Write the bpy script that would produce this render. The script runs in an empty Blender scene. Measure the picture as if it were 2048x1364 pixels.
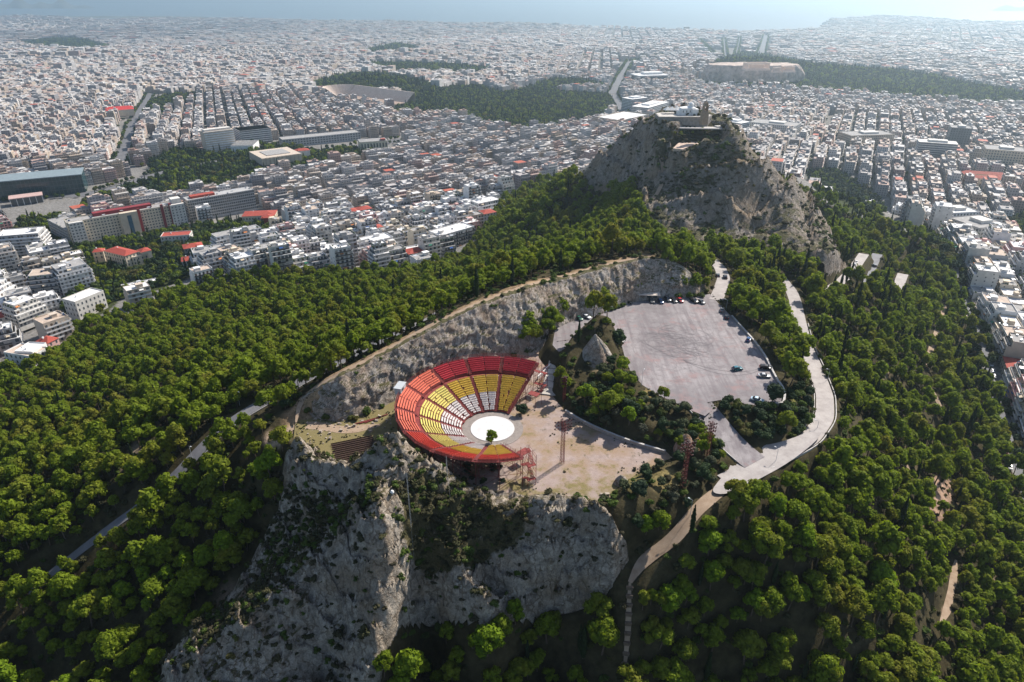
import bpy, math, random
import numpy as np

random.seed(7)
rng = np.random.default_rng(7)
S = bpy.context.scene
COL = S.collection

# ---------------------------------------------------------------- camera
HAZE_D = 1.0e-4
PITCH = math.radians(27.4)
CP, SP = math.cos(PITCH), math.sin(PITCH)
FOC, CAMH = 1365.0, 129.0            # focal length in pixels of the 2048 px wide photograph; camera height above the theatre floor
cam_d = bpy.data.cameras.new('camera')
cam_d.sensor_width = 36.0
cam_d.lens = 36.0 * FOC / 2048.0
cam_d.clip_start, cam_d.clip_end = 1.0, 120000.0
cam = bpy.data.objects.new('camera', cam_d)
COL.objects.link(cam)
cam.location = (0, 0, CAMH)
cam.rotation_euler = (math.pi / 2 - PITCH, 0, 0)
S.camera = cam

# ---------------------------------------------------------------- sky, sun, exposure
SUN_AZ, SUN_EL = math.radians(45), math.radians(42)     # azimuth to the right of the viewing direction (+Y)
world = bpy.data.worlds.new('World')
S.world = world
world.use_nodes = True
wn = world.node_tree
wn.nodes.clear()
sky = wn.nodes.new('ShaderNodeTexSky')
sky.sky_type = 'NISHITA'
sky.sun_disc = False
sky.sun_elevation = SUN_EL
sky.sun_rotation = SUN_AZ
sky.altitude = 350
sky.air_density = 1.0
sky.dust_density = 1.5
bg = wn.nodes.new('ShaderNodeBackground')
bg.inputs['Strength'].default_value = 0.1
wo = wn.nodes.new('ShaderNodeOutputWorld')
wn.links.new(sky.outputs[0], bg.inputs[0])
wn.links.new(bg.outputs[0], wo.inputs[0])
sun_d = bpy.data.lights.new('sun', 'SUN')
sun_d.energy = 5.0
sun_d.angle = math.radians(0.5)
sun_d.color = (1.0, 0.93, 0.84)
sun = bpy.data.objects.new('sun', sun_d)
COL.objects.link(sun)
sun.location = (300, 300, 400)
sun.rotation_euler = (math.pi / 2 - SUN_EL, 0, math.pi - SUN_AZ)
S.view_settings.view_transform = 'Standard'
S.view_settings.look = 'None'
S.view_settings.exposure = 0.66
S.view_settings.gamma = 1.0
S.view_settings.use_curve_mapping = False
S.cycles.use_denoising = True
S.cycles.max_bounces = 5
S.cycles.diffuse_bounces = 2
S.cycles.glossy_bounces = 2
S.cycles.transmission_bounces = 3
S.cycles.transparent_max_bounces = 4
S.cycles.volume_bounces = 0

# ---------------------------------------------------------------- camera geometry helpers (pixels of the photograph <-> the place)
def W(px, py, z):
    u = (px - 1024) / FOC; v = (682 - py) / FOC
    t = (z - CAMH) / (-SP + v * CP)
    return (u * t, (CP + v * SP) * t, z)

def PX(x, y, z):
    dep = y * CP + (CAMH - z) * SP
    dep = np.where(np.abs(dep) < 1e-3, 1e-3, dep)
    v = (y * SP - (CAMH - z) * CP) / dep
    return 1024 + FOC * x / dep, 682 - FOC * v, dep

def inpoly(x, y, poly):
    x = np.asarray(x, float); y = np.asarray(y, float)
    p = np.asarray(poly, float)
    r = np.zeros(x.shape, bool)
    j = len(p) - 1
    for i in range(len(p)):
        xi, yi, xj, yj = p[i, 0], p[i, 1], p[j, 0], p[j, 1]
        c = ((yi > y) != (yj > y))
        if yi != yj:
            r ^= c & (x < (xj - xi) * (y - yi) / (yj - yi) + xi)
        j = i
    return r

def dist_line(x, y, line, closed=False):
    """distance to a polyline and the position along it (index + fraction)"""
    x = np.asarray(x, float); y = np.asarray(y, float)
    best = np.full(x.shape, 1e9); at = np.zeros(x.shape)
    n = len(line)
    for i in range(n if closed else n - 1):
        a = line[i]; b = line[(i + 1) % n]
        dx, dy = b[0] - a[0], b[1] - a[1]
        L = dx * dx + dy * dy + 1e-9
        t = np.clip(((x - a[0]) * dx + (y - a[1]) * dy) / L, 0, 1)
        d = np.hypot(x - a[0] - t * dx, y - a[1] - t * dy)
        m = d < best
        best = np.where(m, d, best); at = np.where(m, i + t, at)
    return best, at

def sstep(a, b, x):
    t = np.clip((x - a) / (b - a), 0, 1)
    return t * t * (3 - 2 * t)

def resample(line, step):
    line = np.asarray(line, float)
    d = np.r_[0, np.cumsum(np.linalg.norm(np.diff(line[:, :2], axis=0), axis=1))]
    n = max(2, int(d[-1] / step) + 1)
    s = np.linspace(0, d[-1], n)
    # smooth by Catmull-like moving average after linear sampling
    out = np.stack([np.interp(s, d, line[:, k]) for k in range(line.shape[1])], 1)
    k = max(1, int(4 / step))
    for _ in range(2):
        pad = np.vstack([np.repeat(out[:1], k, 0), out, np.repeat(out[-1:], k, 0)])
        ker = np.ones(2 * k + 1) / (2 * k + 1)
        sm = np.stack([np.convolve(pad[:, c], ker, 'valid') for c in range(out.shape[1])], 1)
        sm[0], sm[-1] = out[0], out[-1]
        out = sm
    return out

# ---------------------------------------------------------------- noise
def _hash(ix, iy, iz):
    h = (ix.astype(np.uint32) * np.uint32(374761393) + iy.astype(np.uint32) * np.uint32(668265263) + iz.astype(np.uint32) * np.uint32(2147483647 - 58))
    h = (h ^ (h >> np.uint32(13))) * np.uint32(1274126177)
    h = h ^ (h >> np.uint32(16))
    return h

def perlin(x, y, z=None):
    x = np.asarray(x, float); y = np.asarray(y, float)
    z = np.zeros_like(x) if z is None else np.asarray(z, float)
    x0, y0, z0 = np.floor(x).astype(np.int64), np.floor(y).astype(np.int64), np.floor(z).astype(np.int64)
    fx, fy, fz = x - x0, y - y0, z - z0
    w = [t * t * t * (t * (t * 6 - 15) + 10) for t in (fx, fy, fz)]
    out = 0
    for i in (0, 1):
        for j in (0, 1):
            for k in (0, 1):
                h = _hash(x0 + i, y0 + j, z0 + k)
                g1 = ((h & np.uint32(1023)).astype(float) / 511.5 - 1); g2 = (((h >> np.uint32(10)) & np.uint32(1023)).astype(float) / 511.5 - 1); g3 = (((h >> np.uint32(20)) & np.uint32(1023)).astype(float) / 511.5 - 1)
                d = g1 * (fx - i) + g2 * (fy - j) + g3 * (fz - k)
                out = out + d * (w[0] if i else 1 - w[0]) * (w[1] if j else 1 - w[1]) * (w[2] if k else 1 - w[2])
    return out * 1.1

def fbm(x, y, z=None, o=4, lac=2.03, g=0.5):
    a, s, t = 1.0, 0.0, 0.0
    z = np.zeros_like(np.asarray(x, float)) if z is None else np.asarray(z, float)
    for i in range(o):
        s = s + a * perlin(np.asarray(x) + 17.3 * i, np.asarray(y) - 9.1 * i, z + 3.7 * i)
        t += a; a *= g
        x, y, z = np.asarray(x) * lac, np.asarray(y) * lac, z * lac
    return s / t

def ridged(x, y, z=None, o=5, lac=2.1, g=0.52):
    a, s, t = 1.0, 0.0, 0.0
    z = np.zeros_like(np.asarray(x, float)) if z is None else np.asarray(z, float)
    for i in range(o):
        s = s + a * (1 - 2.2 * np.abs(perlin(np.asarray(x) + 31.3 * i, np.asarray(y) - 19.1 * i, z + 5.7 * i)))
        t += a; a *= g
        x, y, z = np.asarray(x) * lac, np.asarray(y) * lac, z * lac
    return s / t

# ---------------------------------------------------------------- mesh helpers
def mk(name, V, Q=None, T=None, mats=(), midx=None, smooth=False, col=None, fcol=None, uv=None):
    V = np.asarray(V, np.float32).reshape(-1, 3)
    Q = np.zeros((0, 4), np.int32) if Q is None else np.asarray(Q, np.int32).reshape(-1, 4)
    T = np.zeros((0, 3), np.int32) if T is None else np.asarray(T, np.int32).reshape(-1, 3)
    me = bpy.data.meshes.new(name)
    me.vertices.add(len(V)); me.vertices.foreach_set('co', V.ravel())
    nl = len(Q) * 4 + len(T) * 3
    me.loops.add(nl); me.loops.foreach_set('vertex_index', np.concatenate([Q.ravel(), T.ravel()]))
    me.polygons.add(len(Q) + len(T))
    me.polygons.foreach_set('loop_start', np.concatenate([np.arange(len(Q)) * 4, len(Q) * 4 + np.arange(len(T)) * 3]).astype(np.int32))
    for m in (mats if isinstance(mats, (list, tuple)) else [mats]):
        me.materials.append(m)
    if midx is not None:
        me.polygons.foreach_set('material_index', np.asarray(midx, np.int32))
    if col is not None:
        a = me.color_attributes.new('tint', 'FLOAT_COLOR', 'POINT')
        c = np.ones((len(V), 4), np.float32); c[:, :np.asarray(col).shape[1]] = col
        a.data.foreach_set('color', c.ravel())
    if fcol is not None:
        a = me.attributes.new('tint', 'FLOAT_COLOR', 'FACE')
        c = np.ones((len(Q) + len(T), 4), np.float32); c[:, :3] = fcol
        a.data.foreach_set('color', c.ravel())
    if uv is not None:
        u = me.uv_layers.new(name='UVMap')
        u.data.foreach_set('uv', np.asarray(uv, np.float32).ravel())
    me.update(calc_edges=True)
    me.polygons.foreach_set('use_smooth', np.full(len(me.polygons), bool(smooth)))
    return me

def obj(name, me, parent=None, loc=None, rot=None, **props):
    o = bpy.data.objects.new(name, me)
    COL.objects.link(o)
    if parent is not None: o.parent = parent
    if loc is not None: o.location = loc
    if rot is not None: o.rotation_euler = (0, 0, rot) if np.isscalar(rot) else rot
    for k, v in props.items(): o[k] = v
    return o

def thing(name, label, category, loc=(0, 0, 0), rot=0.0, group=None, me=None):
    o = obj(name, me, None, loc, rot, label=label, category=category)
    if group: o['group'] = group
    return o

_BV = np.array([(-1, -1, -1), (1, -1, -1), (1, 1, -1), (-1, 1, -1), (-1, -1, 1), (1, -1, 1), (1, 1, 1), (-1, 1, 1)], float) * .5
_BQ = np.array([(0, 1, 5, 4), (1, 2, 6, 5), (2, 3, 7, 6), (3, 0, 4, 7), (4, 5, 6, 7), (3, 2, 1, 0)])

class M:
    """collects boxes, bars, tubes and loose shapes into one mesh"""
    def __init__(s): s.V = []; s.Q = []; s.T = []; s.n = 0; s.qm = []; s.tm = []
    def add(s, V, Q=None, T=None, m=0):
        V = np.asarray(V, float).reshape(-1, 3)
        s.V.append(V)
        if Q is not None and len(Q):
            s.Q.append(np.asarray(Q).reshape(-1, 4) + s.n); s.qm.append(np.full(len(s.Q[-1]), m))
        if T is not None and len(T):
            s.T.append(np.asarray(T).reshape(-1, 3) + s.n); s.tm.append(np.full(len(s.T[-1]), m))
        s.n += len(V)
        return s
    def box(s, x, y, z, sx, sy, sz, rot=0, m=0, taper=1.0, bottom=True):
        """centre x, y; z is the underside"""
        b = _BV * (sx, sy, sz)
        if taper != 1.0: b[4:, :2] *= taper
        b[:, 2] += sz / 2
        if rot:
            c, si = math.cos(rot), math.sin(rot)
            b = np.stack([b[:, 0] * c - b[:, 1] * si, b[:, 0] * si + b[:, 1] * c, b[:, 2]], 1)
        return s.add(b + (x, y, z), _BQ if bottom else _BQ[:5], m=m)
    def boxes(s, C, D, rot=None, m=0, bottom=False):
        """many boxes: C n x 3 (centre of the underside), D n x 3 sizes"""
        C = np.asarray(C, float).reshape(-1, 3); D = np.broadcast_to(np.asarray(D, float), C.shape)
        n = len(C)
        if not n: return s
        b = _BV[None] * D[:, None, :]
        b[:, :, 2] += D[:, None, 2] / 2
        if rot is not None:
            r = np.broadcast_to(np.asarray(rot, float), (n,))
            c, si = np.cos(r)[:, None], np.sin(r)[:, None]
            b = np.stack([b[:, :, 0] * c - b[:, :, 1] * si, b[:, :, 0] * si + b[:, :, 1] * c, b[:, :, 2]], 2)
        b = b + C[:, None, :]
        q = _BQ if bottom else _BQ[:5]
        return s.add(b.reshape(-1, 3), (q[None] + 8 * np.arange(n)[:, None, None]).reshape(-1, 4), m=m)
    def bar(s, a, b, r, m=0, n=4, r2=None):
        a = np.asarray(a, float); b = np.asarray(b, float); r2 = r if r2 is None else r2
        d = b - a; L = np.linalg.norm(d)
        if L < 1e-6: return s
        d /= L
        up = np.array((0, 0, 1.)) if abs(d[2]) < .9 else np.array((1., 0, 0))
        e1 = np.cross(d, up); e1 /= np.linalg.norm(e1); e2 = np.cross(d, e1)
        t = np.arange(n) / n * 2 * np.pi + np.pi / n
        ring = np.cos(t)[:, None] * e1 + np.sin(t)[:, None] * e2
        V = np.vstack([a + ring * r, b + ring * r2, [a], [b]])
        i = np.arange(n); j = (i + 1) % n
        Q = np.stack([i, i + n, j + n, j], 1)
        T = np.vstack([np.stack([np.full(n, 2 * n), i, j], 1), np.stack([np.full(n, 2 * n + 1), j + n, i + n], 1)])
        return s.add(V, Q, T, m=m)
    def cyl(s, x, y, z, r, h, n=12, r2=None, m=0):
        return s.bar((x, y, z), (x, y, z + h), r, m, n, r2)
    def poly(s, pts, z0, z1, m=0, top_m=None):
        """upright prism over a plan outline (fan-filled top)"""
        p = np.asarray(pts, float); n = len(p)
        z0 = np.broadcast_to(np.asarray(z0, float), (n,)); z1 = np.broadcast_to(np.asarray(z1, float), (n,))
        c = p.mean(0)
        V = np.vstack([np.c_[p, z0], np.c_[p, z1], [[c[0], c[1], z1.mean()]]])
        i = np.arange(n); j = (i + 1) % n
        s.add(V, np.stack([i, j, j + n, i + n], 1), None, m)
        s.T.append(np.stack([i + n, j + n, np.full(n, 2 * n)], 1) + s.n - len(V)); s.tm.append(np.full(n, m if top_m is None else top_m))
        return s
    def mesh(s, name, mats, smooth=False):
        V = np.vstack(s.V) if s.V else np.zeros((0, 3))
        Q = np.vstack(s.Q) if s.Q else None
        T = np.vstack(s.T) if s.T else None
        mi = np.concatenate(s.qm + s.tm) if (s.qm or s.tm) else None
        return mk(name, V, Q, T, mats, mi, smooth)
    def obj(s, name, mats, parent=None, smooth=False, **kw):
        return obj(name, s.mesh(name, mats, smooth), parent, **kw)

def grid_faces(nu, nv):
    i, j = np.meshgrid(np.arange(nu - 1), np.arange(nv - 1), indexing='ij')
    a = (i * nv + j).ravel()
    return np.stack([a, a + nv, a + nv + 1, a + 1], 1)

# ---------------------------------------------------------------- materials
def nodes(name):
    m = bpy.data.materials.new(name); m.use_nodes = True
    nt = m.node_tree; p = nt.nodes['Principled BSDF']
    p.inputs['Specular IOR Level'].default_value = 0.25
    return m, nt, p

def N(nt, typ, **kw):
    n = nt.nodes.new(typ)
    for k, v in kw.items():
        if k.startswith('i_'):
            key = k[2:]; key = int(key) if key.isdigit() else key.replace('_', ' ')
            n.inputs[key].default_value = v
        else: setattr(n, k, v)
    return n

def mixc(nt, fac, a, b, blend='MIX'):
    n = nt.nodes.new('ShaderNodeMix'); n.data_type = 'RGBA'; n.blend_type = blend
    for sock, v in ((n.inputs[0], fac), (n.inputs[6], a), (n.inputs[7], b)):
        if hasattr(v, 'is_linked') or hasattr(v, 'links'): nt.links.new(v, sock)
        else: sock.default_value = v if np.isscalar(v) else tuple(v) + (1,) if len(v) == 3 else tuple(v)
    return n.outputs[2]

def noise(nt, scale, detail=4, rough=.55, vec=None, w=None):
    n = nt.nodes.new('ShaderNodeTexNoise'); n.inputs['Scale'].default_value = scale; n.inputs['Detail'].default_value = detail; n.inputs['Roughness'].default_value = rough
    if vec is not None: nt.links.new(vec, n.inputs['Vector'])
    return n.outputs['Fac']

def ramp(nt, fac, pts):
    r = nt.nodes.new('ShaderNodeValToRGB')
    e = r.color_ramp.elements
    while len(e) < len(pts): e.new(.5)
    for el, (p, c) in zip(e, pts):
        el.position = p; el.color = (c, c, c, 1) if np.isscalar(c) else tuple(c) + (1,)
    nt.links.new(fac, r.inputs[0])
    return r.outputs[0]

def math_(nt, op, a, b=None, clamp=False):
    n = nt.nodes.new('ShaderNodeMath'); n.operation = op; n.use_clamp = clamp
    for s, v in ((n.inputs[0], a), (n.inputs[1], b)):
        if v is None: continue
        if hasattr(v, 'links'): nt.links.new(v, s)
        else: s.default_value = v
    return n.outputs[0]

def bump(nt, p, h, strength, dist):
    b = nt.nodes.new('ShaderNodeBump'); b.inputs['Strength'].default_value = strength; b.inputs['Distance'].default_value = dist
    nt.links.new(h, b.inputs['Height']); nt.links.new(b.outputs[0], p.inputs['Normal'])

def wcoord(nt):
    return nt.nodes.new('ShaderNodeNewGeometry').outputs['Position']

def plain(name, c, rough=.8, var=.15, scale=.6, metal=0.0, spec=None, c2=None):
    """a surface with soft mottled wear"""
    m, nt, p = nodes(name)
    v = wcoord(nt)
    f = ramp(nt, noise(nt, scale, 5, .6, v), [(.3, 0.0), (.7, 1.0)])
    lo = tuple(x * (1 - var) for x in c) if c2 is None else c2
    hi = tuple(min(1, x * (1 + var * .6)) for x in c)
    nt.links.new(mixc(nt, f, lo, hi), p.inputs['Base Color'])
    p.inputs['Roughness'].default_value = rough; p.inputs['Metallic'].default_value = metal
    if spec is not None: p.inputs['Specular IOR Level'].default_value = spec
    return m

def leafy(name, dark, light, warm=None, trans=.25):
    m, nt, p = nodes(name)
    rnd = nt.nodes.new('ShaderNodeObjectInfo').outputs['Random']
    v = wcoord(nt)
    f = ramp(nt, noise(nt, .9, 3, .6, v), [(.3, 0.0), (.7, 1.0)])
    c = mixc(nt, f, dark, light)
    c = mixc(nt, math_(nt, 'MULTIPLY', rnd, .38), c, mixc(nt, f, tuple(x * .6 for x in dark), tuple(x * .72 for x in light)))
    r2_ = math_(nt, 'FRACT', math_(nt, 'MULTIPLY', rnd, 7.31))
    c = mixc(nt, ramp(nt, r2_, [(.55, 0.0), (1.0, .6)]), c, mixc(nt, f, tuple(x * k for x, k in zip(dark, (1.35, 1.0, 1.6))), tuple(x * k for x, k in zip(light, (.95, .78, 1.5)))))
    if warm is not None:
        c = mixc(nt, ramp(nt, noise(nt, .035, 3, .6, v), [(.52, 0.0), (.66, .55)]), c, warm)
    nt.links.new(c, p.inputs['Base Color'])
    p.inputs['Roughness'].default_value = .75; p.inputs['Specular IOR Level'].default_value = .12
    t = nt.nodes.new('ShaderNodeBsdfTranslucent')
    nt.links.new(mixc(nt, 1.0, c, (1.0, 1.0, .55), 'MULTIPLY'), t.inputs[0])
    mx = nt.nodes.new('ShaderNodeMixShader'); mx.inputs[0].default_value = trans
    out = nt.nodes['Material Output']
    nt.links.new(p.outputs[0], mx.inputs[1]); nt.links.new(t.outputs[0], mx.inputs[2]); nt.links.new(mx.outputs[0], out.inputs['Surface'])
    return m

def rock_mat(name, pale, grey, stain, scrub, scrub_attr=True, scale=1.0):
    m, nt, p = nodes(name)
    v = wcoord(nt)
    big = noise(nt, .09 * scale, 5, .6, v); mid = noise(nt, .45 * scale, 8, .68, v); fine = noise(nt, 2.2 * scale, 8, .7, v)
    c = mixc(nt, ramp(nt, mid, [(.34, 0.0), (.62, 1.0)]), grey, pale)
    c = mixc(nt, ramp(nt, big, [(.46, 0.0), (.64, .65)]), c, stain)
    vm = nt.nodes.new('ShaderNodeMapping'); vm.inputs['Scale'].default_value = (1.0, 1.0, .35); nt.links.new(v, vm.inputs['Vector'])
    wrp = nt.nodes.new('ShaderNodeVectorMath'); wrp.operation = 'ADD'
    nn = nt.nodes.new('ShaderNodeTexNoise'); nn.inputs['Scale'].default_value = .6 * scale; nn.inputs['Detail'].default_value = 5; nt.links.new(v, nn.inputs['Vector'])
    sc = nt.nodes.new('ShaderNodeVectorMath'); sc.operation = 'SCALE'; sc.inputs['Scale'].default_value = 2.2 / scale; nt.links.new(nn.outputs['Color'], sc.inputs[0])
    nt.links.new(vm.outputs[0], wrp.inputs[0]); nt.links.new(sc.outputs[0], wrp.inputs[1])
    vo = nt.nodes.new('ShaderNodeTexVoronoi'); vo.feature = 'DISTANCE_TO_EDGE'; vo.inputs['Scale'].default_value = .42 * scale; nt.links.new(wrp.outputs[0], vo.inputs['Vector'])
    crack = ramp(nt, vo.outputs['Distance'], [(.0, 0.0), (.09, 1.0)])
    crack = math_(nt, 'MAXIMUM', crack, ramp(nt, noise(nt, .35 * scale, 4, .6, v), [(.42, 1.0), (.55, .25)]))
    c = mixc(nt, crack, tuple(x * .5 for x in stain), c)
    c = mixc(nt, ramp(nt, fine, [(.36, .5), (.55, 0.0)]), c, tuple(x * .4 for x in grey))
    g = nt.nodes.new('ShaderNodeNewGeometry')
    sx = nt.nodes.new('ShaderNodeSeparateXYZ'); nt.links.new(g.outputs['True Normal'], sx.inputs[0])
    flat = ramp(nt, math_(nt, 'ADD', sx.outputs['Z'], math_(nt, 'MULTIPLY', math_(nt, 'SUBTRACT', noise(nt, .22 * scale, 5, .65, v), .5), 1.5)), [(.62, 0.0), (.92, 1.0)])
    if scrub_attr:
        at = nt.nodes.new('ShaderNodeAttribute'); at.attribute_name = 'tint'
        sq = nt.nodes.new('ShaderNodeSeparateColor'); nt.links.new(at.outputs['Color'], sq.inputs[0])
        flat = math_(nt, 'MULTIPLY', flat, sq.outputs[0], True)
        heavy = ramp(nt, math_(nt, 'ADD', sq.outputs[1], math_(nt, 'SUBTRACT', noise(nt, .3 * scale, 4, .6, v), .5)), [(.4, 0.0), (.6, 1.0)])
        flat = math_(nt, 'MAXIMUM', flat, heavy)
    c = mixc(nt, flat, c, mixc(nt, ramp(nt, fine, [(.35, 0.0), (.65, 1.0)]), scrub, tuple(x * 2.1 for x in scrub)))
    nt.links.new(c, p.inputs['Base Color'])
    p.inputs['Roughness'].default_value = .92; p.inputs['Specular IOR Level'].default_value = .1
    h = math_(nt, 'ADD', math_(nt, 'MULTIPLY', mid, 1.6), math_(nt, 'ADD', math_(nt, 'MULTIPLY', fine, .5), math_(nt, 'MULTIPLY', crack, .25)))
    bump(nt, p, h, 1.0, .9 / scale)
    return m

# ================================================================ THE LAND
CITY_Z = lambda y: np.interp(y, [0, 900, 1500, 2500, 4000, 5500, 6500, 30000], [-112, -116, -130, -142, -182, -216, -226, -227])
CTRL = [  # (pixel x, pixel y, height) of points picked on the photograph's ground
 # slope left of the cliff, down to the town
 (820,655,6),(690,715,3),(560,785,-2),(470,835,-6),(400,900,-12),(330,970,-19),(230,1045,-28),(100,1150,-40),(0,1250,-50),(200,1250,-45),(0,1000,-54),(0,850,-74),(0,760,-88),
 (150,700,-86),(250,620,-90),(330,650,-78),(300,800,-50),(150,900,-54),(450,700,-48),(600,600,-58),(550,560,-74),(700,560,-66),(850,535,-70),(750,640,-22),(650,700,-12),(960,510,-68),
 (1000,450,-74),(1050,400,-80),(1100,360,-84),(1000,560,-22),(1100,540,-4),(1150,480,-26),(1200,420,-28),(1250,480,-6),(400,560,-86),(-200,900,-95),(-200,1250,-80),(0,1364,-60),(-300,1364,-80),
 # cliff rim
 (598,800,3),(640,770,10),(690,745,13),(740,720,14),(800,690,16),(850,660,18),(900,635,20),(950,612,21.5),(1000,592,22),(1050,575,22),(1100,562,21),(1150,550,20.6),(1200,535,20.6),(1250,523,21),(1310,512,21),(1345,517,19),(1380,545,13),(1412,570,7),
 # saddle and summit hill
 (1440,555,3),(1370,500,-8),(1330,470,-8),(1440,500,-12),(1440,470,-12),(1560,490,-15),(1655,500,-25),(1600,410,-10),(1520,340,18),(1480,300,30),(1470,345,20),(1400,232,47),(1330,236,44),(1390,285,32),
 (1290,252,32),(1225,300,5),(1175,345,-22),(1290,340,12),(1320,280,33),(1325,340,16),(1310,400,3),(1250,400,-5),(1200,380,-15),(1150,420,-30),(1380,400,5),(1500,420,0),
 # loop road, plaza surroundings and the slope on the right
 (1600,600,-12),(1610,690,-8),(1640,770,-5),(1655,830,-3),(1620,880,-1.5),(1540,915,-.5),(1470,940,0),(1380,1030,-2),(1310,1100,-8),(1260,1150,-12),(1258,1300,-30),
 (1250,800,6),(1300,830,5),(1380,850,3),(1180,790,3),(1300,960,2),(1520,840,3),(1560,850,1),
 (1700,700,-25),(1800,600,-52),(1850,700,-60),(1900,600,-76),(1950,750,-84),(2010,900,-86),(2045,1050,-86),(1800,850,-46),(1750,950,-30),(1650,950,-10),(1900,1000,-60),(1700,1150,-32),(1600,1050,-12),(1900,1250,-66),
 (2048,1250,-86),(1700,1364,-52),(1500,1200,-24),(1450,1364,-46),(2048,1364,-90),(2200,1364,-92),(1700,520,-18),(1750,450,-56),(1850,480,-82),(1790,430,-84),(1960,620,-86),(2048,760,-88),(2100,600,-92),(1660,420,-55),(1620,372,-82),
 # foreground ridge: crest
 (560,905,2),(605,892,8),(640,928,7),(680,940,8),(725,922,12),(775,890,16),(815,905,14),(840,920,11),(880,945,7),(920,972,4),(980,997,2.5),(1040,1010,2),(1110,1003,4),(1160,1012,3.5),(1200,1037,2),(1240,1080,-3),
 # and its face towards the camera
 (800,990,5),(700,1010,2),(620,1000,-3),(560,1040,-14),(500,1110,-25),(400,1220,-36),(330,1364,-44),(650,1150,-14),(780,1120,-3),(900,1060,-1),(900,1130,-6),(1000,1080,-3),(1100,1100,-5),(1180,1150,-14),(980,1180,-12),(980,1240,-28),(880,1240,-26),
 (1100,1230,-28),(780,1250,-17),(600,1250,-22),(480,1330,-30),(740,1364,-28),(560,1364,-33),(640,1340,-34),(860,1330,-38),(1050,1340,-38),(1150,1364,-40),
]
WCTRL = [(160,580,8),(170,640,-45),(180,720,-96),(100,650,-40),(110,730,-92),(260,520,-50),(310,600,-84),(240,600,-62),(50,700,-70),(380,760,-100),(0,60,-62),(-60,40,-80),(80,40,-85),(160,60,-100),(-150,60,-95),(-300,200,-105),(330,150,-105),(420,300,-100),(-400,420,-105),(500,550,-105)]
for r_ in (900, 1150, 1400):
    for a_ in np.linspace(-62, 62, 11):
        x_, y_ = r_ * math.sin(math.radians(a_)), r_ * math.cos(math.radians(a_))
        WCTRL.append((x_, y_, float(CITY_Z(r_))))
_P = np.array([W(*c) for c in CTRL] + WCTRL, float)

def _tps(r2):
    return np.where(r2 > 1e-9, .5 * r2 * np.log(np.maximum(r2, 1e-9)), 0.0)
_sc = 200.0
_X = _P[:, :2] / _sc
_K = _tps(((_X[:, None] - _X[None]) ** 2).sum(2)) + np.eye(len(_X)) * 2.5e-4
_A = np.c_[np.ones(len(_X)), _X]
_w = np.linalg.solve(np.block([[_K, _A], [_A.T, np.zeros((3, 3))]]), np.r_[_P[:, 2], 0, 0, 0])

def rbf(x, y):
    x = np.asarray(x, float).ravel() / _sc; y = np.asarray(y, float).ravel() / _sc
    out = np.empty(len(x))
    for i in range(0, len(x), 40000):
        xs, ys = x[i:i + 40000], y[i:i + 40000]
        out[i:i + 40000] = _tps((xs[:, None] - _X[None, :, 0]) ** 2 + (ys[:, None] - _X[None, :, 1]) ** 2) @ _w[:-3] + _w[-3] + _w[-2] * xs + _w[-1] * ys
    return out

BASE_PX = [(596,822,0),(645,830,0),(690,838,0),(745,815,0),(800,790,0),(850,767,0),(900,750,0),(950,735,0),(1000,718,0),(1060,700,1),(1110,665,2.5),(1150,640,3.5),(1200,625,5),(1250,602,5),(1310,592,5),(1350,592,5),(1390,590,5),(1418,580,5)]
RIM_PX = CTRL[CTRL.index((598,800,3)):][:18]
CL_BASE = np.array([W(*c) for c in BASE_PX]); CL_RIM = np.array([W(*c) for c in RIM_PX])
PLAZA_PX = [(1060,702),(1105,690),(1118,705),(1105,745),(1100,785),(1130,822),(1165,842),(1210,862),(1260,882),(1332,903),(1345,915),(1300,935),(1250,962),(1225,985),(1212,1012),(1150,1000),(1100,992),(1030,998),(980,985),(930,962),(880,935),(830,905),(790,895),(740,905),(690,932),(655,915),(610,880),(590,850)]
PLAZA = np.array([W(a, b, 0)[:2] for a, b in PLAZA_PX])
QUARRY = np.vstack([CL_BASE[:9, :2], PLAZA[:21], [np.array(W(*q)[:2]) + o_ for q, o_ in (((880, 945, 7), (0, 5)), ((840, 920, 11), (0, 6)), ((815, 905, 14), (0, 6)), ((775, 890, 16), (0, 6)), ((725, 922, 12), (0, 5.5)), ((680, 940, 8), (0, 5)), ((640, 928, 7), (0, 5)), ((607, 892, 8), (0, 6)), ((580, 885, 3), (-1, 6)))], PLAZA[-1:]])
CLZONE = np.vstack([CL_BASE[:, :2], CL_RIM[::-1, :2]])
LOT_PX = [(1110,660),(1135,640),(1160,635),(1200,625),(1250,602),(1310,595),(1350,594),(1390,592),(1420,588),(1440,610),(1462,632),(1492,668),(1512,690),(1530,716),(1543,745),(1565,782),(1562,806),(1518,812),(1440,800),(1414,805),(1422,822),(1410,832),(1385,822),(1350,805),(1320,792),(1285,770),(1262,745),(1250,715),(1243,690),(1240,672),(1205,668),(1175,668),(1140,690),(1118,705),(1105,690)]
LOTZ = 5.0
LOT = np.array([W(a, b, LOTZ)[:2] for a, b in LOT_PX])

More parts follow.
